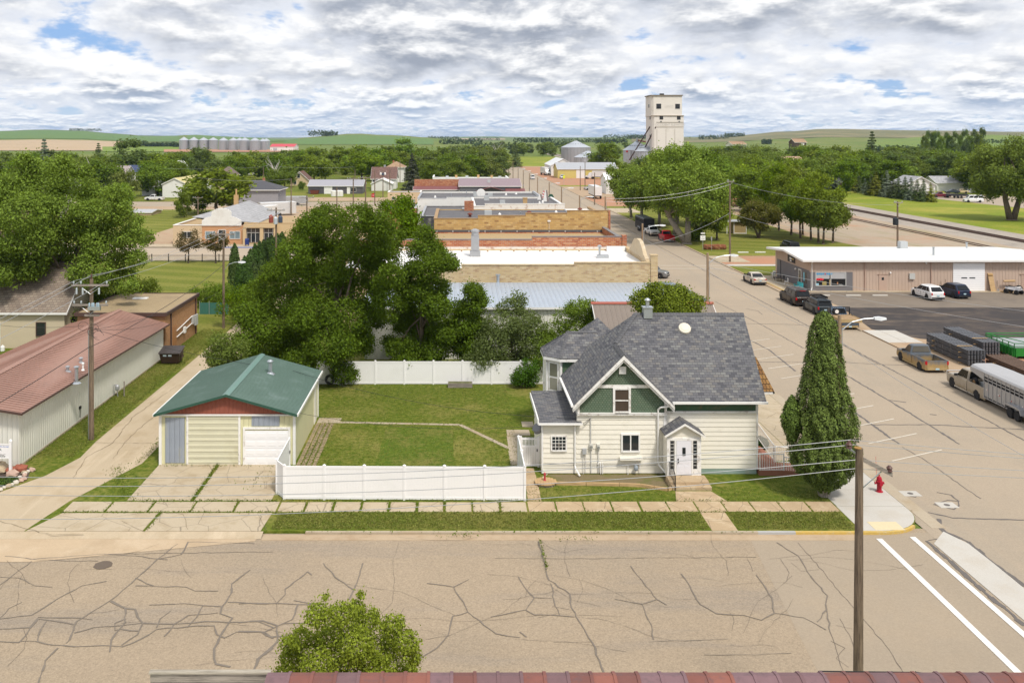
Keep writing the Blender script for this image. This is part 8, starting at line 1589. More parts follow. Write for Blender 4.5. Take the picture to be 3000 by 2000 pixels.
# ---- park trees
BR=(.13,.27)
def park(px,pb,pt,R_,lm,n,sz,seed,lab,th=4,tr=.4,shape='vase',dupof=None,**kw):
 xx,yy=G(px,pb);h=ZP(pt,yy);return broadleaf('park_tree',lab,'tree',(xx,yy,0),R_,h,th,n,sz,lm,barkp if tr>.3 else barkm,nb=kw.pop('nb',62),seed=seed,tr=tr,shape=shape,**kw)
park(2015,715,415,8.6,L_cott,42000,.42,61,'biggest park cottonwood with a pale forked trunk at the street edge',4.5,.62,'round',trunks=[(0,0,1.2,1),(-.3,.4,-4.6,1)],lean=(-1.5,2),inner=.2)
park(1978,690,425,6.5,L_cott,24000,.42,62,'leafy park tree close behind the biggest cottonwood to its left',4,.5,'round',inner=.2);park(1932,672,455,6.0,L_mid,18000,.44,63,'park tree above the white pickup by the avenue',4,.38,'round',inner=.2);park(1880,655,478,6.2,L_cott,18000,.46,64,'park tree reaching over the avenue behind the black trailer',3.5,.4,'round',inner=.2);park(1850,640,470,5.6,L_cott,14000,.5,65,'leftmost park tree leaning over the avenue toward the scoria lot',3.5,.35,'round',lean=(-2,0),inner=.2);park(2060,665,430,7.0,L_cott,20000,.48,66,'deep green park tree behind the black lamp posts',4.5,.42,'round',inner=.2);park(1985,655,440,7.0,L_mid,17000,.5,67,'park tree at the back of the avenue row, hidden low trunk',3.5,.4,'round',inner=.2)
park(2100,704,590,3.4,L_lime,9000,.32,68,'small round park tree with a thin trunk left of the tan booth',1.9,.22,'oval');park(2222,697,590,4.4,leafmat('leaf_crab',(.15,.155,.022),.35),13000,.33,69,'spreading crab apple with a forked trunk right of the tan booth',1.9,.24,'round',trunks=[(0,0,-1.6,0),(.1,0,1.0,.4)],squash=.7)
for i,(px,pb,pt,R_,lm,sd) in enumerate(((2318,688,490,5.0,L_lime,70),(2352,690,520,4.2,L_lime,71),(2345,698,560,3.8,L_mid,72),(2398,712,500,5.2,L_lime,73),(2412,716,570,3.8,L_mid,74),(2282,676,478,5.5,L_lime,75),(2376,704,545,4.4,L_lime,76),(2440,712,590,3.2,L_ash,77))):
 park(px,pb,pt,R_,lm,12000,.38,sd,['tall yellow green tree of the park clump, left of its centre','yellow green tree of the park clump beside the tall left one','darker small tree low in the middle of the park clump','tall yellow green tree at the right of the park clump','short darker tree with paired thin trunks at the right of the park clump','yellow green tree at the far left back of the park clump','yellow green tree in the centre right of the park clump','lowest dark leafed tree at the right end of the park clump by the railway'][i],3.2,.22,'oval',group='clump of park trees by the railway')
broadleaf('bush','dark tall shrub at the foot of the biggest park cottonwood','bush',(*G(2040,706),0),2.4,4.2,.2,7000,.26,L_ash,barkd,nb=20,seed=78,tr=.1)
xx,yy=G(2964,645);broadleaf('cottonwood_tree','lone great cottonwood with a forked trunk on the tall grass at right','tree',(xx,yy,0),10.5,ZP(405,yy),5,40000,.5,L_cott,barkm,nb=60,seed=79,tr=.75,trunks=[(-.4,0,-2.6,0),(.4,0,2.6,.5)],lean=(1.0,0),inner=.15)
# ---- spruces
sp=[conifer('spruce_tree','x',(0,0,0),9,2.6,m_,9000,80+i,None,.46) for i,m_ in enumerate((L_spruce,L_bspruce,L_gspruce))]
row=[(2517,561,514,0),(2534,564,523,1),(2552,568,510,0),(2566,570,503,2),(2598,573,500,1),(2616,576,520,0),(2632,578,516,0),(2652,580,518,0),(2669,583,520,1),(2687,584,526,0),(2706,587,526,0),(2727,588,535,2),(2478,557,512,0),(2500,556,503,2),(2446,553,494,1),(2423,550,490,1),(2585,566,512,0)]
adj=['dark green','blue green','golden green']
seen=set()
for i,(px,pb,pt,k_) in enumerate(row):
 xx,yy=G(px,pb+4);h=ZP(pt,yy);o=dup(sp[k_],(xx,yy,0)) if k_ in seen else sp[k_];seen.add(k_);o.location=(xx,yy,0);o.rotation_euler=(0,0,i*1.7);o.scale=(h/9*1.1,h/9*1.1,h/9);o['category']='spruce tree'
 o['label']='golden spruce at the right end of the row by the far road' if px == 2727 else 'golden spruce rising tall in the left middle of the row' if px == 2566 else 'golden spruce at the left of the row behind the park clump' if px == 2500 else adj[k_]+' young spruce in the planted row along the far grass';o['group']='row of young spruces'
Y=331;t=conifer('spruce_tree','big grey green spruce beside the brown roofed white house',(XP(1207,Y),Y,0),ZP(448,Y) ,4.6,leafmat('needle_grey',(.075,.085,.055),.3,.08),9000,90,None,.6)
for px,Y,pt,k_,lb in ((130,400,407,1,'dark spruce spire above the tree belt at the far left'),(261,330,475,2,'small golden spruce in front of the pale grey hall'),(288,520,419,0,'small dark spruce in the belt before the ploughed field'),(2555,560,385,0,'pale spruce spire standing above the wood on the right hill'),(1510,600,418,0,'spruce spire in the belt behind the farthest store')):
 h=ZP(pt,Y) ;o=dup(sp[k_],(XP(px,Y),Y,0),px*.1,(h/9*.95,h/9*.95,h/9),lb);o['category']='spruce tree'
 if 'group' in o:del o['group']

BR=(.18,.34)
# ---- the belts of town trees (individual copies of a few kinds)
protos=[]
for i,(lm,sh,R_,H,n,sz) in enumerate(((L_mid,'round',5.0,11,5200,.62),(L_ash,'oval',4.6,12,5200,.6),(L_lime,'round',4.8,10,4800,.62),(L_grey,'vase',4.4,13,4600,.62),(L_olive,'round',5.2,10.5,4800,.65),(L_cott,'oval',5.0,14,5600,.64))):
 t=broadleaf('tree','x','tree',(0,0,-100),R_,H,1.4,n,sz,lm,barkm,nb=20,seed=100+i,tr=.28,shape=sh,limbs=False,inner=.3);protos.append((t,R_,H))
kinds=['middle green','deep green oval','yellow green','grey green loose','olive green','tall pale green']
rb=random.Random(77);used=set()
zones=[]
def belt(px0,px1,y0,y1,n,top0,top1,where,wts=(3,3,1,2,2,2),big=1.0,z=0):
 for i in range(n):
  Y=y0+(y1- y0)*(i+rb.random())/n;px=px0+(px1- px0)*((i*.618034+rb.random()*.35) % 1)
  put(px,Y,rb.uniform(top0,top1),rb.choices(range(6),wts)[0],where,big)
jobs=[]
def put(px,Y,h,k_,where,big=1.0,lab=None,wide=1.0):
 t,R_,H=protos[k_];xx=XP(px,Y);s=h/H;w=s*rb.uniform(.9,1.25)*big*wide
 jobs.append((0 if lab else Y/h,xx,Y,max(0,hill(xx,Y))- .1,k_,w,s,rb.uniform(0,6.28),where,lab))
def plant():
 jobs.sort(key=lambda j:j[0]);rest={}
 for n_,(q,xx,Y,zz,k_,w,s,a,where,lab) in enumerate(jobs):
  t=protos[k_][0]
  if n_ >= 262 and k_ in used:
   cr=next(c for c in t.children if c.name.startswith('crown'));v=np.empty(len(cr.data.vertices)*3,np.float32);cr.data.vertices.foreach_get('co',v);v=v.reshape(-1,4,3)[::3];c=v.mean(1,keepdims=True);v=(c+(v- c)*1.7)*np.array([w,w,s]);ca,sa=math.cos(a),math.sin(a);v=np.stack([v[...,0]*ca- v[...,1]*sa+xx,v[...,0]*sa+v[...,1]*ca+Y,v[...,2]+zz],-1);rest.setdefault(k_,[]).append(v.reshape(-1,3));continue
  if k_ not in used:o=t;used.add(k_);o.location=(xx,Y,zz);o.scale=(w,w,s)
  else:o=dup(t,(xx,Y,zz),a,(w,w,s))
  o['label']=lab or f'{kinds[k_]} broad tree {where}';o['category']='tree';o['group']=f'trees {where}'
  if lab and 'group' in o:del o['group']
 ks=sorted(rest);allv=np.concatenate([np.concatenate(rest[k_]) for k_ in ks]);o=leafobj('town_wood',allv,L_mid,None);o.data.materials.clear();idx=[]
 for n_,k_ in enumerate(ks):o.data.materials.append(next(c for c in protos[k_][0].children if c.name.startswith('crown')).data.materials[0]);idx += [n_]*(sum(len(v) for v in rest[k_]) // 4)
 o.data.polygons.foreach_set('material_index',idx);tag(o,kind='stuff')
for px,pt,Y,k_,w_,lab in ((635,500,235,2,1.5,'round yellow green tree beside the dark hip roofed house'),(580,520,240,1,1.2,'darker tree left of the round yellow green one'),(540,560,225,1,1.0,'low dark bushy tree by the white gable of the yellow roofed shed'),(590,430,420,3,1.3,'tall loose tree before the silver bins'),(370,405,400,3,1.5,'tall pale willow like tree above the solar house'),(885,528,340,0,.8,'small round bush tree before the tan gabled house'),(1180,400,620,5,1.5,'tallest pale tree of the belt above the spruce'),(920,460,400,2,1.5,'yellow green tree left of the dark grey shed roof'),(1060,450,410,2,1.5,'broad yellow green tree behind the white brown roofed house'),(1780,418,500,1,1.7,'round dark tree between the grain bins'),(1260,475,360,1,1.3,'dark tree behind the far stores left of the lime tree'),(1340,470,375,1,1.4,'dark tree behind the far stores in the middle'),(1400,460,400,1,1.2,'dark tree behind the far stores by the avenue'),(1450,475,400,4,1.2,'olive tree at the end of the avenue by the pale house'),(700,470,400,1,1.3,'dark tree left of the dead bare one'),(810,490,330,0,1.1,'bushy tree beside the grey hip roofed house')):
 put(px,Y,ZP(pt,Y),k_,'',1.0,lab,w_)
belt(-60,520,300,520,34,9,13,'in the belt behind the pale grey hall',(3,3,1,3,2,2),1.2);belt(440,900,350,560,30,8.5,12.5,'in the belt below the silver bins',(3,4,2,2,1,2),1.2);belt(840,1240,420,640,32,10,14,'in the wood behind the dark grey shed',(3,4,2,2,1,3),1.25);belt(1200,1480,400,640,26,10,14,'in the wood behind the far stores',(3,4,1,2,2,1),1.2);belt(1330,1480,640,1000,16,9,13,'in the wood past the end of the avenue',(3,2,1,4,2,1),1.25);belt(1470,1650,920,1200,18,10,14,'in the wood beyond the green field',(3,3,0,4,1,1),1.4);belt(1560,1900,900,1500,16,8,11,'in the far shelter belt behind the grain bins',(3,4,0,2,1,0),1.4)
belt(2060,2480,270,520,34,9,13,'in the wood left of the spruce row',(3,3,2,2,3,2),1.2);belt(2440,3040,345,620,56,10,14.5,'in the wood behind the spruce row',(4,3,1,3,3,3),1.25);belt(2830,3150,325,345,8,10,14,'among the houses on the far right road',(3,3,1,2,3,2),1.1);belt(-80,420,215,300,12,7,10,'around the lawns behind the cottonwood',(3,3,1,1,2,2),1.0);belt(1860,2120,300,420,16,10,13,'behind the park toward the elevator',(3,3,1,2,2,2),1.2)
belt(2380,2640,338,440,22,10,14,'close behind the left of the spruce row',(4,3,2,3,2,3),1.2);belt(2070,2480,470,590,22,12.5,15.5,'on the wooded rise below the hillside houses',(3,4,1,3,2,2),1.25);belt(2600,3060,338,430,34,10,14.5,'close behind the right of the spruce row',(4,3,1,3,2,3),1.25);belt(2060,2400,230,320,14,10,13,'between the park and the railway wood',(3,3,2,2,3,2),1.2);belt(0,880,400,620,36,9,12.5,'in the far part of the belt below the fields',(4,4,1,3,1,2),1.3);belt(2650,3100,640,900,14,9,13,'on the slope behind the wood at right',(3,3,0,2,2,0),1.3)
plant()
for i in range(14):
 px=2708+i*13+rb.uniform(-4,4);Y=700+rb.uniform(-15,15);zz=hill(XP(px,Y),Y);h=ZP(rb.uniform(376,398),Y)- zz
 o=dup(protos[i % 2*2+1][0],(XP(px,Y),Y,zz),i,(.42*h/12,.42*h/12,h/12.5),'dark upright poplar of the clump on the right skyline','poplar clump on the right skyline');o['category']='poplar';o.name='poplar_tree'
# dead trees
def dead(lab,px,Y,pt):
 h=ZP(pt,Y);T=thing('dead_tree',lab,'dead tree',(XP(px,Y),Y,0));rg=random.Random(px);m=MB();br=MB();m.tube((0,0,0),(0,0,h*.6),.35,.2,7)
 for i in range(9):a=rg.uniform(0,6.28);s=h*rg.uniform(.3,.6);e=Vector((math.cos(a)*h*.25,math.sin(a)*h*.2,s+h*rg.uniform(.2,.42)));br.path([(0,0,s),e*.5+Vector((0,0,s*.55)),e],.16,5,.04);br.tube(e,e+Vector((rg.uniform(-1,1),rg.uniform(-1,1),1.2)),.05,.02,4)
 m.build('trunk',mat('dead_wood',(.45,.42,.38),.9,.1),T);br.build('branches',mat('dead_wood',(.45,.42,.38),.9),T)
dead('bare grey dead tree standing below the red roofed shed',805,345,455);dead('bare white dead tree sticking out of the wood past the avenue',1453,640,404);dead('bare silvery treetop behind the cottonwood',185,150,462)
# far woods and dots on the hills: too far to count
def stuff_wood(name,spots,lm,size,n,seed):
 rs=np.random.RandomState(seed);cs=[]
 for (px,Y,w,h,dz) in spots:
  k_=n;x0=XP(px,Y);c=np.stack([rs.uniform(-w,w,k_),rs.uniform(-6,6,k_),rs.random_sample(k_) ** .8*h],1);c[:,2] *= (.75+.25*np.sin(c[:,0]*.35+px) ** 2);c += np.array([x0,Y,max(0,hill(x0,Y))+dz]);cs.append(c)
 c=np.concatenate(cs);o=leafobj(name,leaves(c,len(c),size,None,.3,rs,(.6,1)),lm,None);tag(o,kind='stuff');return o
stuff_wood('far_wood',[(395,1500,14,11,0),(415,1520,9,9,0),(545- 20,1480,8,7,0),(480,1500,20,8,0),(440,1500,12,7,0),(250,3450,60,10,0),(940,2480,34,16,0),(965,2400,22,12,0),(2246,1700,8,9,0),(1640,3000,60,14,0),(1830,2600,60,14,0),(1880,2500,40,12,0),(1740,2200,40,12,0),(1420,4200,70,16,0),(1300,3000,50,12,0),(2150,2600,30,12,0),(2090,2400,40,12,0),(1560,1900,40,10,0),(1350,1700,40,10,0),(1460,1400,40,9,0),(1650,1500,30,9,0),(1790,1750,30,10,0),(2960,1500,80,8,0),(2780,1200,40,10,0),(2650,1000,40,10,0)],leafmat('leaf_far',(.06,.105,.045),.3),4.0,420,160)
# ---- small green things
def tuft_strip(name,segs,n,seed,m,hh=.10):
 rs=np.random.RandomState(seed);cs=[]
 for (x0,y0,x1,y1,w,d) in segs:
  L=math.hypot(x1- x0,y1- y0);k_=max(3,int(L*d));t=rs.random_sample(k_);p=np.stack([x0+(x1- x0)*t,y0+(y1- y0)*t],1)+rs.normal(size=(k_,2))*w;cs.append(np.column_stack([p,rs.uniform(.01,hh,k_)]))
 c=np.concatenate(cs);o=leafobj(name,leaves(c,len(c),.11,None,.2,rs,(.25,.5)),m,None);tag(o,kind='stuff')
gm_=leafmat('grass_blade',(.12,.17,.022),.4,.2)
segs=[(-14.48,50.3,-14.48,55.8,.09,70),(-18.1,50.2,-9.6,50.2,.07,55),(-21,48.68,-9.7,48.68,.06,45),(-15.7,46.5,-15.7,48.6,.06,45),(-18.1,50.2,-20.5,55.5,.35,90),(-18.2,55.5,-9.9,55.5,.05,14),(-9.6,50.2,3.9,50.2,.05,30),(3.9,48.7,20.5,48.72,.05,25),(3.9,50.25,20.5,50.25,.05,25),(-9.6,48.65,3.9,48.65,.06,40),(-12.0,52,-11,55,.5,25),(-24,57,-24,95,.18,40),(-26.3,56,-26.3,82,.1,40),(-26.2,83,-26.2,93,.12,40),(-19.4,56,-19.4,66,.2,40),(-9.5,46.2,15,46.2,.05,5),(5,45.5,7,45.5,.1,25),(-1,45.8,1.2,45.9,.12,30),(-9.3,55.6,-8.6,63.5,.3,25)]+[(-9.6+1.5*i,48.8,-9.6+1.5*i,50.1,.06,45) for i in range(1,9)]+[(3.9+1.518*i,48.85,3.9+1.518*i,50.1,.04,9) for i in range(1,11)]+[(-21+2.28*i,48.8,-21+2.28*i,50.1,.05,25) for i in range(1,5)]
for i,(px,py) in enumerate(A2((255,665),(275,730),(290,790),(298,840))[:-1]):a=G(px,py,-.12);b=G(*A2((255,665),(275,730),(290,790),(298,840))[i+1],-.12);segs.append((a[0],a[1],b[0],b[1],.04,45))
tuft_strip('grass_tufts',segs,0,171,gm_)
rs=np.random.RandomState(172);n=26000;q=np.column_stack([rs.uniform(-9.4,20.4,n),rs.uniform(46.6,48.6,n),rs.uniform(.01,.07,n)]);n2=42000;q2=np.column_stack([rs.uniform(-9.5,20.4,n2),rs.uniform(50.2,73.5,n2),rs.uniform(.01,.06,n2)])
inside=~(((q2[:,0]>4) & (q2[:,0]<18) & (q2[:,1]>52.2)) | ((q2[:,0]>17.8) & (q2[:,1]>53.8)) | ((q2[:,0]>12.1) & (q2[:,0]<14.9) & (q2[:,1]<53)))
n3=16000;q3=np.column_stack([rs.uniform(-26.2,-23.9,n3),rs.uniform(57,95,n3),rs.uniform(.01,.09,n3)])
q=np.concatenate([q,q2[inside],q3]);keepm=~((q[:,0]>12.95) & (q[:,0]<14.4) & (q[:,1]<48.8));q=q[keepm];o=leafobj('grass_blades',leaves(q,len(q),.10,None,.1,rs,(.2,.4)),leafmat('lawn_blade',(.175,.19,.042),.55,.25),None);tag(o,kind='stuff')
# corner rock bed plants, dirt clumps
for i,(xx,yy,r_) in enumerate(((-26.4,52.6,.55),(-25.8,52.9,.5),(-27.0,52.2,.45),(-26.2,51.0,.3))):
 column('bedding_plant',['low leafy green plant in the middle of the rock bed','low leafy green plant at the alley edge of the rock bed','low leafy green plant behind the large white boulder','small flowering green plant at the near end of the rock bed'][i],(xx,yy,0),.34,r_,L_shrub,900,180+i,[(0,.9),(.5,1),(1,.2)],.09,'plants of the corner rock bed','plant',trunk_r=.03)
# ================================================================ poles, street lamps and wires
lampm=mat('lamp_head',(.62,.64,.66),.4);insul=mat('insulator',(.10,.05,.04),.3);insulg=mat('insulator_grey',(.42,.47,.5),.3);wirem=mat('wire',(.40,.41,.42),.4,metal=.3);wiredk=mat('wire_dark',(.03,.03,.032),.6)
def pole(lab,x,y,h,r=.16,arms=((.35,2.4),),extra=None,group='wooden utility poles',lean=0,xf=None):
 T=thing('utility_pole',lab,'utility pole',(x,y,0),group);m=MB();m.tube((0,0,-.2),(lean,0,h),r,r*.68,12);m.build('pole',polewood,T)
 for (dz,L) in arms:
  z=h- dz;m=MB();m.box(-L/2+lean,L/2+lean,-r- .11,-r+.0,z- .06,z+.06);a=m.build('crossarm',greywood,T)
  for u in (-L/2+.12,-L/4,L/2- .12):m=MB();m.tube((u+lean,-r- .055,z+.06),(u+lean,-r- .055,z+.14),.02,n=6);m.lathe((u+lean,-r- .055,z+.14),[(.055,0),(.07,.03),(.05,.07),(.06,.1),(.02,.14)],8);m.build('insulator',insulg,a)
  m=MB()
  for s in (-1,1):m.tube((s*L*.3,-r- .02,z- .05),(0,-r,z- .6),.018,n=4)
  m.build('brace',galv,a)
 if extra:extra(T,h,r)
 return T
def cans(spec):
 def f(T,h,r):
  for (dx,dz,mm,rr,hh) in spec:m=MB();m.lathe((dx,-r- .15,h- dz),[(rr*.9,0),(rr,.06),(rr,hh),(rr*.7,hh+.1),(.05,hh+.22)],12);m.build('transformer',mm,T)
 return f
def near_left(T,h,r):
 for (u,hh) in ((-.85,.3),(-.45,.3),(.62,.3)):m=MB();m.lathe((u,-.32,h- .95),[(.06,0),(.06,.36),(.03,.42)],8);m.build('fuse_cutout',insulg,T)
 m=MB();m.box(-.05,.75,-.5,-.3,h- 1.98,h- 1.74);q=m.build('capacitor_tray',galv,T)
 for u in (.02,.2,.3,.52,.62):m=MB();m.lathe((u,-.4,h- 1.74),[(.055,0),(.055,.18),(.03,.24)],8);m.build('bushing',mat('bushing_blue',(.35,.47,.55),.4),q)
 m=MB();m.box(-.35,.62,-.3,-.2,h- 2.42,h- 2.3);m.build('lower_arm',greywood,T);m=MB();m.tube((-.19,0,0),(-.19,0,h- 3.4),.035,n=6);m.build('riser_pipe',galv,T)
 m=MB();rg=random.Random(2)
 for i in range(5):c=Vector((rg.uniform(-.5,.6),-.25,h- 3.0- rg.uniform(0,.7)));m.path([c+Vector((.35*math.cos(t*.7),0,.3*math.sin(t*.7))) for t in range(8)],.012,4)
 m.build('loose_wire',wiredk,T);m=MB();m.tube((0,0,h),(0,0,h+.25),.05);m.lathe((0,0,h+.25),[(.06,0),(.03,.12)],8);m.build('top_pin',insul,T)
pole('weathered utility pole with two crossarms beside the tin workshop',XP(268,60.4),60.4,10.6,.17,((.38,2.42),(1.68,2.35)),near_left)
# corner pole near the camera
def near_right(T,h,r):
 m=MB();m.tube((-.1,0,h- .15),(-.3,-.05,h+.0),.04,n=6);m.build('bracket',galv,T);m=MB();m.lathe((-.3,-.05,h),[(.06,0),(.1,.04),(.07,.09),(.11,.13),(.06,.2),(.03,.26)],10);m.build('insulator',insul,T)
 m=MB();m.prism([(.1,-.05,h- .25),(.1,-.05,h- .4),(1.1,-.05,h- .92),(1.1,-.05,h- .78)],(0,.09,0));a=m.build('side_arm',greywood,T);m=MB();m.tube((.14,0,h- 1.3),(.8,0,h- .72),.02,n=5);m.build('brace',galv,a)
 m=MB();m.lathe((1.02,0,h- .78),[(.05,0),(.1,.04),(.07,.1),(.1,.14),(.04,.22)],10);m.build('insulator',insul,a)
 m=MB();m.lathe((0,0,h),[(r*.7,0),(r*.68,.02)],10);m.build('mossy_top',mat('moss_orange',(.35,.2,.06),.9,.3,8),T)
PX,PY=XP(2513,29.5),29.5
pole('tall bare near utility pole rising from the bottom right of the view',PX,PY,ZP(1312,PY),.17,(),near_right,lean=.05)
alleyp=[(655,95.6,676,'utility pole with a street lamp at the end of the alley lawn'),(809,122,608,'utility pole carrying three transformers above the ash tree'),(899,147.6,572,'utility pole by the side street behind the ash tree'),(1035,176,519,'utility pole left of the stop sign above the ash crown'),(987,190,550,'utility pole with a round silver lamp in front of the dark grey shed'),(853,232,523,'lone utility pole beside the white campers'),(1071,205,516,'utility pole with a wide crossarm left of the white garage'),(1098,266,499,'utility pole close by the stop sign'),(1122,300,500,'utility pole with transformers before the white gabled garage'),(1142,335,492,'utility pole before the brown shingle roof'),(1160,360,486,'utility pole by the tall spruce'),(1040,330,497,'utility pole behind the dark grey shed roof'),(580,222,575,'utility pole beside the yellow green tree and the false front'),(772,330,488,'utility pole behind the grey hip roofed house'),(1172,390,470,'utility pole in front of the tan hip roof')]
for i,(px,Y,pt,lb) in enumerate(alleyp):
 ex=None
 if i == 1:ex=cans(((-.62,2.0,mat('trafo_rust',(.30,.07,.05),.6),.3,.85),(0,2.2,mat('trafo_grey',(.50,.55,.6),.5),.28,.8),(.62,2.0,mat('trafo_navy',(.06,.08,.12),.5),.3,.75)))
 if i == 8:ex=cans(((-.7,1.4,white,.3,.6),(0,1.6,mat('trafo_navy',(.06,.08,.12),.5),.35,.7),(.7,1.4,white,.3,.6)))
 pole(lb,XP(px,Y),Y,ZP(pt,Y),.15 if Y<200 else .17,((.35,2.4),) if i in (0,1,2,3,6,8,12) else (),ex)
def lampon(T,h,r,L=2.2,side=1,drop=1.0):
 m=MB();m.path([(side*r,0,h- drop),(side*L*.35,0,h- drop+.55),(side*L*.7,0,h- drop+.75),(side*L,0,h- drop+.78)],.035,6);m.build('lamp_arm',galv,T);m=MB();x0,x1=sorted((side*(L- .05),side*(L+.7)));m.loft([[(x0,-.14,h- drop+.72),(x0,.14,h- drop+.72),(x0,.1,h- drop+.86),(x0,-.1,h- drop+.86)],[((x0+x1)/2,-.2,h- drop+.66),((x0+x1)/2,.2,h- drop+.66),((x0+x1)/2,.14,h- drop+.88),((x0+x1)/2,-.14,h- drop+.88)],[(x1,-.12,h- drop+.72),(x1,.12,h- drop+.72),(x1,.08,h- drop+.82),(x1,-.08,h- drop+.82)]]);m.build('lamp_head',lampm,T)
def slamp(lab,x,y,h,arm=True,side=1,L=2.2):
 T=thing('street_lamp',lab,'street lamp',(x,y,0),'street lamps along the avenue');m=MB();m.tube((0,0,0),(0,0,h),.15,.11,10);m.build('pole',woodmat('lamp_wood',(.36,.26,.17),(.2,.14,.09)) if 'lamp_wood' not in MATS else MATS['lamp_wood'],T);m=MB();m.tube((.13,-.08,.2),(.13,-.08,h- .8),.03,n=6);m.build('conduit',galv,T)
 m=MB();m.box(.02,.2,-.24,-.12,2.6,3.2);m.build('meter',ltgrey,T)
 if arm:lampon(T,h,.1,L,side)
 return T
labs=['street lamp rising beside the juniper','street lamp right of the store with the red ridge','street lamp beside the curved parapet','thin mast standing at the tall tan tile wall','fifth street lamp along the avenue from the juniper','sixth street lamp along the avenue from the juniper','seventh street lamp along the avenue from the juniper','eighth street lamp along the avenue from the juniper','ninth street lamp along the avenue from the juniper','tenth street lamp along the avenue from the juniper','last street lamp at the far end of the avenue']
for i,(px,Y,pt) in enumerate(((2459.5,57.2,922),(2073,87,741),(1882,115,655),(1773.5,143.6,576),(1698,173.5,573),(1645,203,548),(1609,230,534),(1575,262,520),(1551,291,508),(1533,320,499),(1518,348,492))):slamp(labs[i],XP(px,Y),Y,ZP(pt,Y),i not in (3,),1,2.2 if i<3 else 2.0)
lampon([o for o in bpy.data.objects if o.get('label','').startswith('utility pole with a street lamp')][0],9.5,.14,1.6,1,3.4)
for (px,Y,pt,lb) in ((2138.5,146,530,'tall slim utility pole by the scoria drive at the park corner'),(2629.6,140,590,'utility pole with a dark transformer behind the white shop roof'),(1742,269,506,'dark utility pole by the white box trailer'),(1714,357,474,'utility pole with a crossarm before the yellow shed'),(1700,340,487,'bare utility pole left of the crossarm one before the yellow shed'),(1490,420,470,'utility pole at the left of the avenue end'),(1503,440,472,'utility pole beside the avenue end'),(2432+20,400,452,'utility pole in the wood above the spruces')):
 pole(lb,XP(px,Y),Y,ZP(pt,Y),.17,((.2,1.4),) if px in (2629.6,1714) else ((.1,1.2),) if px == 2138.5 else (),cans(((-.45,3.6,mat('trafo_black',(.02,.025,.03),.5),.4,1.0),)) if px == 2629.6 else None)
# stop sign and small signs
Y=268;T=thing('stop_sign','red octagonal stop sign on the second cross street','sign',(XP(1093,Y),Y,0));m=MB();m.tube((0,0,0),(0,0,3.1),.04,n=6);m.build('post',galv,T);m=MB();m.prism([(.62*math.cos(R(22.5+45*i)),-.06,2.75+.62*math.sin(R(22.5+45*i))) for i in range(8)],(0,.02,0));b=m.build('board',mat('stop_red',(.55,.02,.03),.5),T);textmesh('lettering','STOP',.42,(0,-.066,2.75),white,b)
Y=372;T=thing('warning_sign','yellow green warning sign on a post across the avenue','sign',(XP(1652,Y),Y,0));m=MB();m.tube((0,0,0),(0,0,4.2),.05,n=6);m.build('post',galv,T);m=MB();m.box(-.4,.4,-.08,-.05,2.9,4.2);m.build('board',mat('sign_lime',(.7,.72,.03),.6),T)
# wires: hung between poles with sag
wt=[]
def wire(a,b,sag,r=.012,m=None,n=14,name='power_line',lab=None):
 a=Vector(a);b=Vector(b);mb=MB(tuple(a));pts=[a.lerp(b,i/n)- Vector((0,0,sag*4*(i/n)*(1- i/n))) for i in range(n+1)];mb.path(pts,r,5);o=mb.build(name,m or wirem);tag(o,lab,'wire','overhead wires');return o
h0=ZP(1312,PY)
def wp(px,py,Y):x,z=P(px,py,Y);return (x,Y,z)
for i,(pr,pl,lb) in enumerate((((2492,1288),(-20,1424),'topmost thin wire crossing the front of the house from the near pole'),((2502,1302),(-20,1453),'second thin wire crossing the front of the house from the near pole'),((2512,1346),(-20,1477),'third thin wire crossing the front of the house from the near pole'),((2504,1372),(-20,1560),'lowest thin wire crossing the front of the house from the near pole'))):
 a=wp(*pr,PY);b=wp(*pl,PY+4);b=(b[0]*1.35,b[1]+1.4,b[2]);a_=Vector(a);b_=Vector(b);wire(a,b,.62,.0115,None,20,lab=lb)
 wire(a,(50,30+i,8.6- .3*i),.5,.009,None,10,lab=['topmost','second','third','lowest'][i]+' thin wire running right from the near pole over the avenue')
hl=10.6;xl,yl=XP(268,60.4),60.4;x2,h2=XP(655,95.6),ZP(676,95.6);x3,h3=XP(809,122),ZP(608,122);x4,h4=XP(899,147.6),ZP(572,147.6)
for i,u in enumerate((-1.08,.0,1.08)):
 z=hl- .1+(.35 if i == 1 else 0);wire((xl+u,yl- .2,z),(xl+u,28,9.7),.35,.014,None,10,lab=['left','middle','right'][i]+' high wire running from the workshop pole toward the camera');wire((xl+u,yl- .2,z),(x2+u,95.5,h2- .1),.5,.014,None,12,lab=['left','middle','right'][i]+' high wire from the workshop pole to the alley end pole');wire((x2+u,95.5,h2- .1),(x3+u,121.8,h3- .1),.35,.014,None,8,lab=['left','middle','right'][i]+' high wire from the alley end pole toward the transformer pole');wire((x3+u,121.8,h3- .1),(x4+u,147.4,h4- .1),.3,.014,None,8,lab=['left','middle','right'][i]+' high wire beyond the transformer pole')
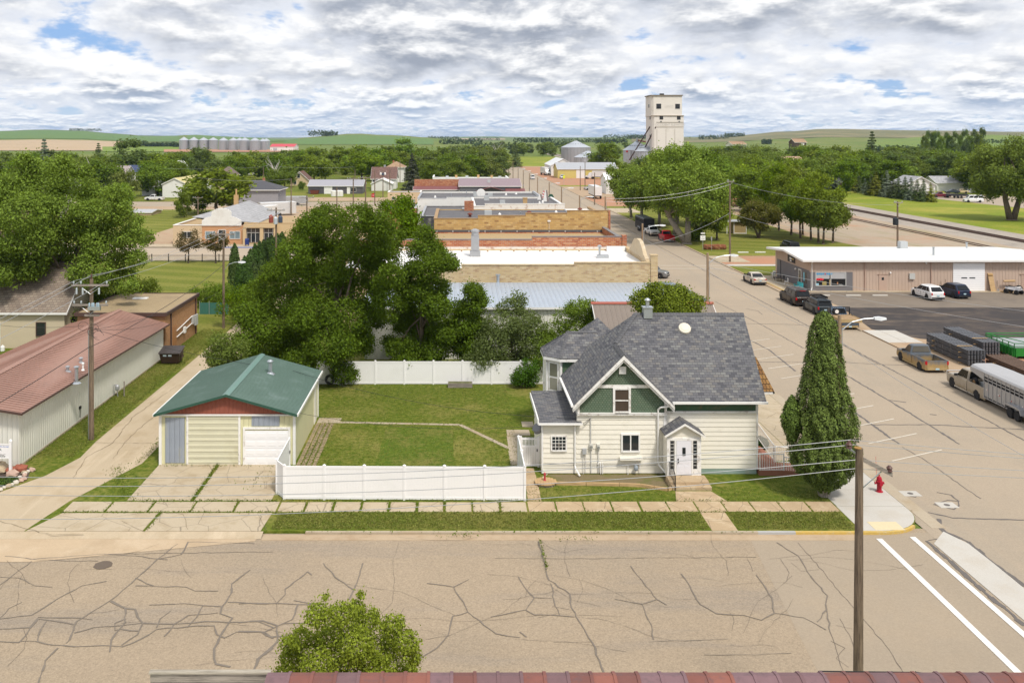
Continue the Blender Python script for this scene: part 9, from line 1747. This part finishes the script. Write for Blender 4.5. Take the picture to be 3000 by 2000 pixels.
wire((xl+.1,yl- .2,6.2),(x2,95.5,6.6),.5,.02,wiredk,12,lab='thick dark cable from the workshop pole to the alley end pole');wire((xl,yl- .2,6.2),(xl- 2,28,5.4),.4,.022,wiredk,10,lab='thick dark cable from the workshop pole over the tin roof');wire((xl,yl- .2,7.4),(-11.6,64,3.7),.3,.012,wiredk,10,lab='service wire dropping from the workshop pole to the garage roof');wire((-11.6,64,3.7),(7.2,54.2,3.3),.7,.012,wiredk,14,lab='service wire sagging from the garage to the house');wire((-9.7,56,3.1),(5.0,55.4,2.5),.5,.01,wiredk,12,lab='thin lower wire from the garage corner to the house corner');wire((xl,yl,7.3),(-26.4,82.5,3.3),.3,.012,wiredk,10,lab='wire from the workshop pole to the far roof corner');wire((xl,yl,7.2),(-24.5,93.3,3.9),.3,.012,wiredk,10,lab='wire from the workshop pole to the brick block');wire((xl- .5,yl,7.5),(-45,80,4.5),.5,.012,wiredk,12,lab='wire from the workshop pole toward the cream house')
xr,yr,hr=XP(2138.5,146),146,ZP(530,146)
wire((xr,yr,hr- .1),(XP(1773.5,143.6),143.6,ZP(582,143.6)),.8,.018,None,14,lab='wire from the tall park corner pole across the avenue, upper one');wire((xr,yr,hr- .6),(XP(1773.5,143.6),143.6,ZP(590,143.6)),.9,.018,None,14,lab='wire from the tall park corner pole across the avenue, lower one');wire((xr,yr,7.8),(XP(1882,115),115,6.2),.6,.02,None,14,lab='cable from the park corner pole to the street lamp by the curved parapet');wire((xr,yr,7.8),(XP(2450,131),131,6.3),.7,.02,None,14,lab='cable from the park corner pole toward the white shop roof');wire((xr,yr,hr- .2),(XP(2620,140),140,9.5),.9,.018,None,14,lab='wire from the park corner pole to the shop transformer pole')
sl_=[(XP(p,y),y,ZP(t,y)- 1.6) for p,y,t in ((2459.5,57.2,922),(2073,87,741),(1882,115,655),(1773.5,143.6,600))]
for i in range(3):wire(sl_[i],sl_[i+1],.5,.012,None,10,lab=['wire between the juniper street lamp and the next','wire between the second street lamp and the parapet one','wire between the parapet street lamp and the thin mast'][i])
wire(sl_[0],(24.4,28,6.6),.5,.012,None,10,lab='wire from the juniper street lamp toward the camera');wire((XP(2073,87),87,8.2),(62,55,7.0),1.0,.014,None,20,lab='long wire falling across the avenue over the pickups, upper one');wire((XP(2073,87),87,7.6),(58,52,6.2),1.0,.014,None,20,lab='long wire falling across the avenue over the pickups, lower one')
wire((XP(580,222),222,10.0),(XP(853,232),232,9.2),.6,.02,None,10,lab='wire behind the false front toward the camper pole');wire((XP(772,330),330,9.5),(XP(1040,330),330,9.0),.6,.022,None,12,lab='long level wire above the dark grey shed');wire((XP(350,340),340,8.8),(XP(772,330),330,9.0),.8,.022,None,12,lab='long level wire before the tree belt at left')

# ================================================================ foreground roof and parapet at the bottom edge
def front_roof():
 Yr=22.0;z=ZP(1990,Yr);x0,x1=XP(780,Yr),XP(3150,Yr);O=((x0+x1)/2,20,0);T=thing('foreground_house','house roof of brown red metal tiles along the bottom edge','house',O);wl=MB(O);wl.box(x0+.4,x1,15,25.2,-.15,4.0);wl.build('wall',cream,T)
 tl=mat('tile_rust',(.20,.085,.07),.42,.2,1.2,stain=(.14,.085,.095),sscale=1.5,samt=.8);r=MB(O);r.slab([(x0,Yr,z),(x1,Yr,z),(x1,Yr+3.6,z- 2.6),(x0,Yr+3.6,z- 2.6)],.12);r.slab([(x0,Yr,z),(x0,Yr- 7,z- 3.2),(x1,Yr- 7,z- 3.2),(x1,Yr,z)],.12);ro=r.build('roof',tl,T)
 rr=random.Random(6);cols=[(.21,.085,.068),(.25,.10,.075),(.17,.10,.105),(.18,.078,.066),(.20,.12,.13)];st=.56;n=int((x1- x0)/st)
 for i in range(n):
  a=x0+i*st;c=MB(O);prof=[(-.34,-.08),(-.22,.03),(0,.075),(.22,.03),(.34,-.08)]
  for (u0,u1,s) in ((a,a+st- .01,1.0),(a+st- .06,a+st+.02,1.12)):
   c.loft([[(u,Yr+p*s,z+q*s+(.012 if s>1 else 0)+.02) for p,q in prof]+[(u,Yr+p*s*.9,z+q*s- .05) for p,q in prof[::-1]] for u in (u0,u1)])
  j=rr.randrange(5);c.build('ridge_tile',mat('tile_%s' % ['rust','red','plum','brick','mauve'][j] if j else 'tile_first',cols[j],.55,.18,2.5,stain=(.12,.08,.085),sscale=3,samt=.6,spec=.2),ro)
 m=MB(O);a,b=XP(2385,23.5),XP(2700,23.5);zz=ZP(1965,23.5);m.path([(a,23.5,zz- .35),(a+.12,23.5,zz),(b- .1,23.5,zz- .03),(b+.5,23.5,zz- .12)],.016,6);m.path([(a+.1,23.55,zz- .1),(b,23.55,zz- .12)],.012,6)
 for i in range(5):u=a+.15+i*(b- a- .3)/4;m.tube((u,23.5,zz- .6),(u,23.5,zz),.012,n=5)
 m.build('roof_aerial',black,T)
 Y=23.2;xa,xb=XP(440,Y),XP(792,Y);z=ZP(1970,Y);O=((xa+xb)/2,Y,0);T=thing('wooden_parapet','weathered grey board parapet at the bottom edge left of the birch','parapet',O);m=MB(O)
 for i in range(3):m.box(xa,xb,Y,Y+.05,z- .26*(i+1)+.02,z- .26*i)
 m.build('board',greywood,T);m=MB(O);m.box(xa- .02,xb+.02,Y- .06,Y+.07,z,z+.05);m.build('cap',woodmat('cap_wood',(.42,.38,.31),(.25,.22,.18),vertical=False),T);m=MB(O);m.box(xa,xb,17,Y- .01,0,z- .6);m.build('base',cream,T)
front_roof()

# ================================================================ air: thin haze over the plain
mb=MB();mb.box(-22000,22000,-120,17500,-1.3,75);hz=bpy.data.materials.new('air');hz.use_nodes=True;k=NT(hz.node_tree);pv=k.a('ShaderNodeVolumePrincipled',{'Color':(.55,.74,1.0,1),'Density':5e-5,'Anisotropy':.2});o_=k.a('ShaderNodeOutputMaterial');k.t.links.new(pv.outputs[0],o_.inputs['Volume'])
tag(mb.build('haze',hz),kind='stuff')
SC.cycles.volume_bounces=0
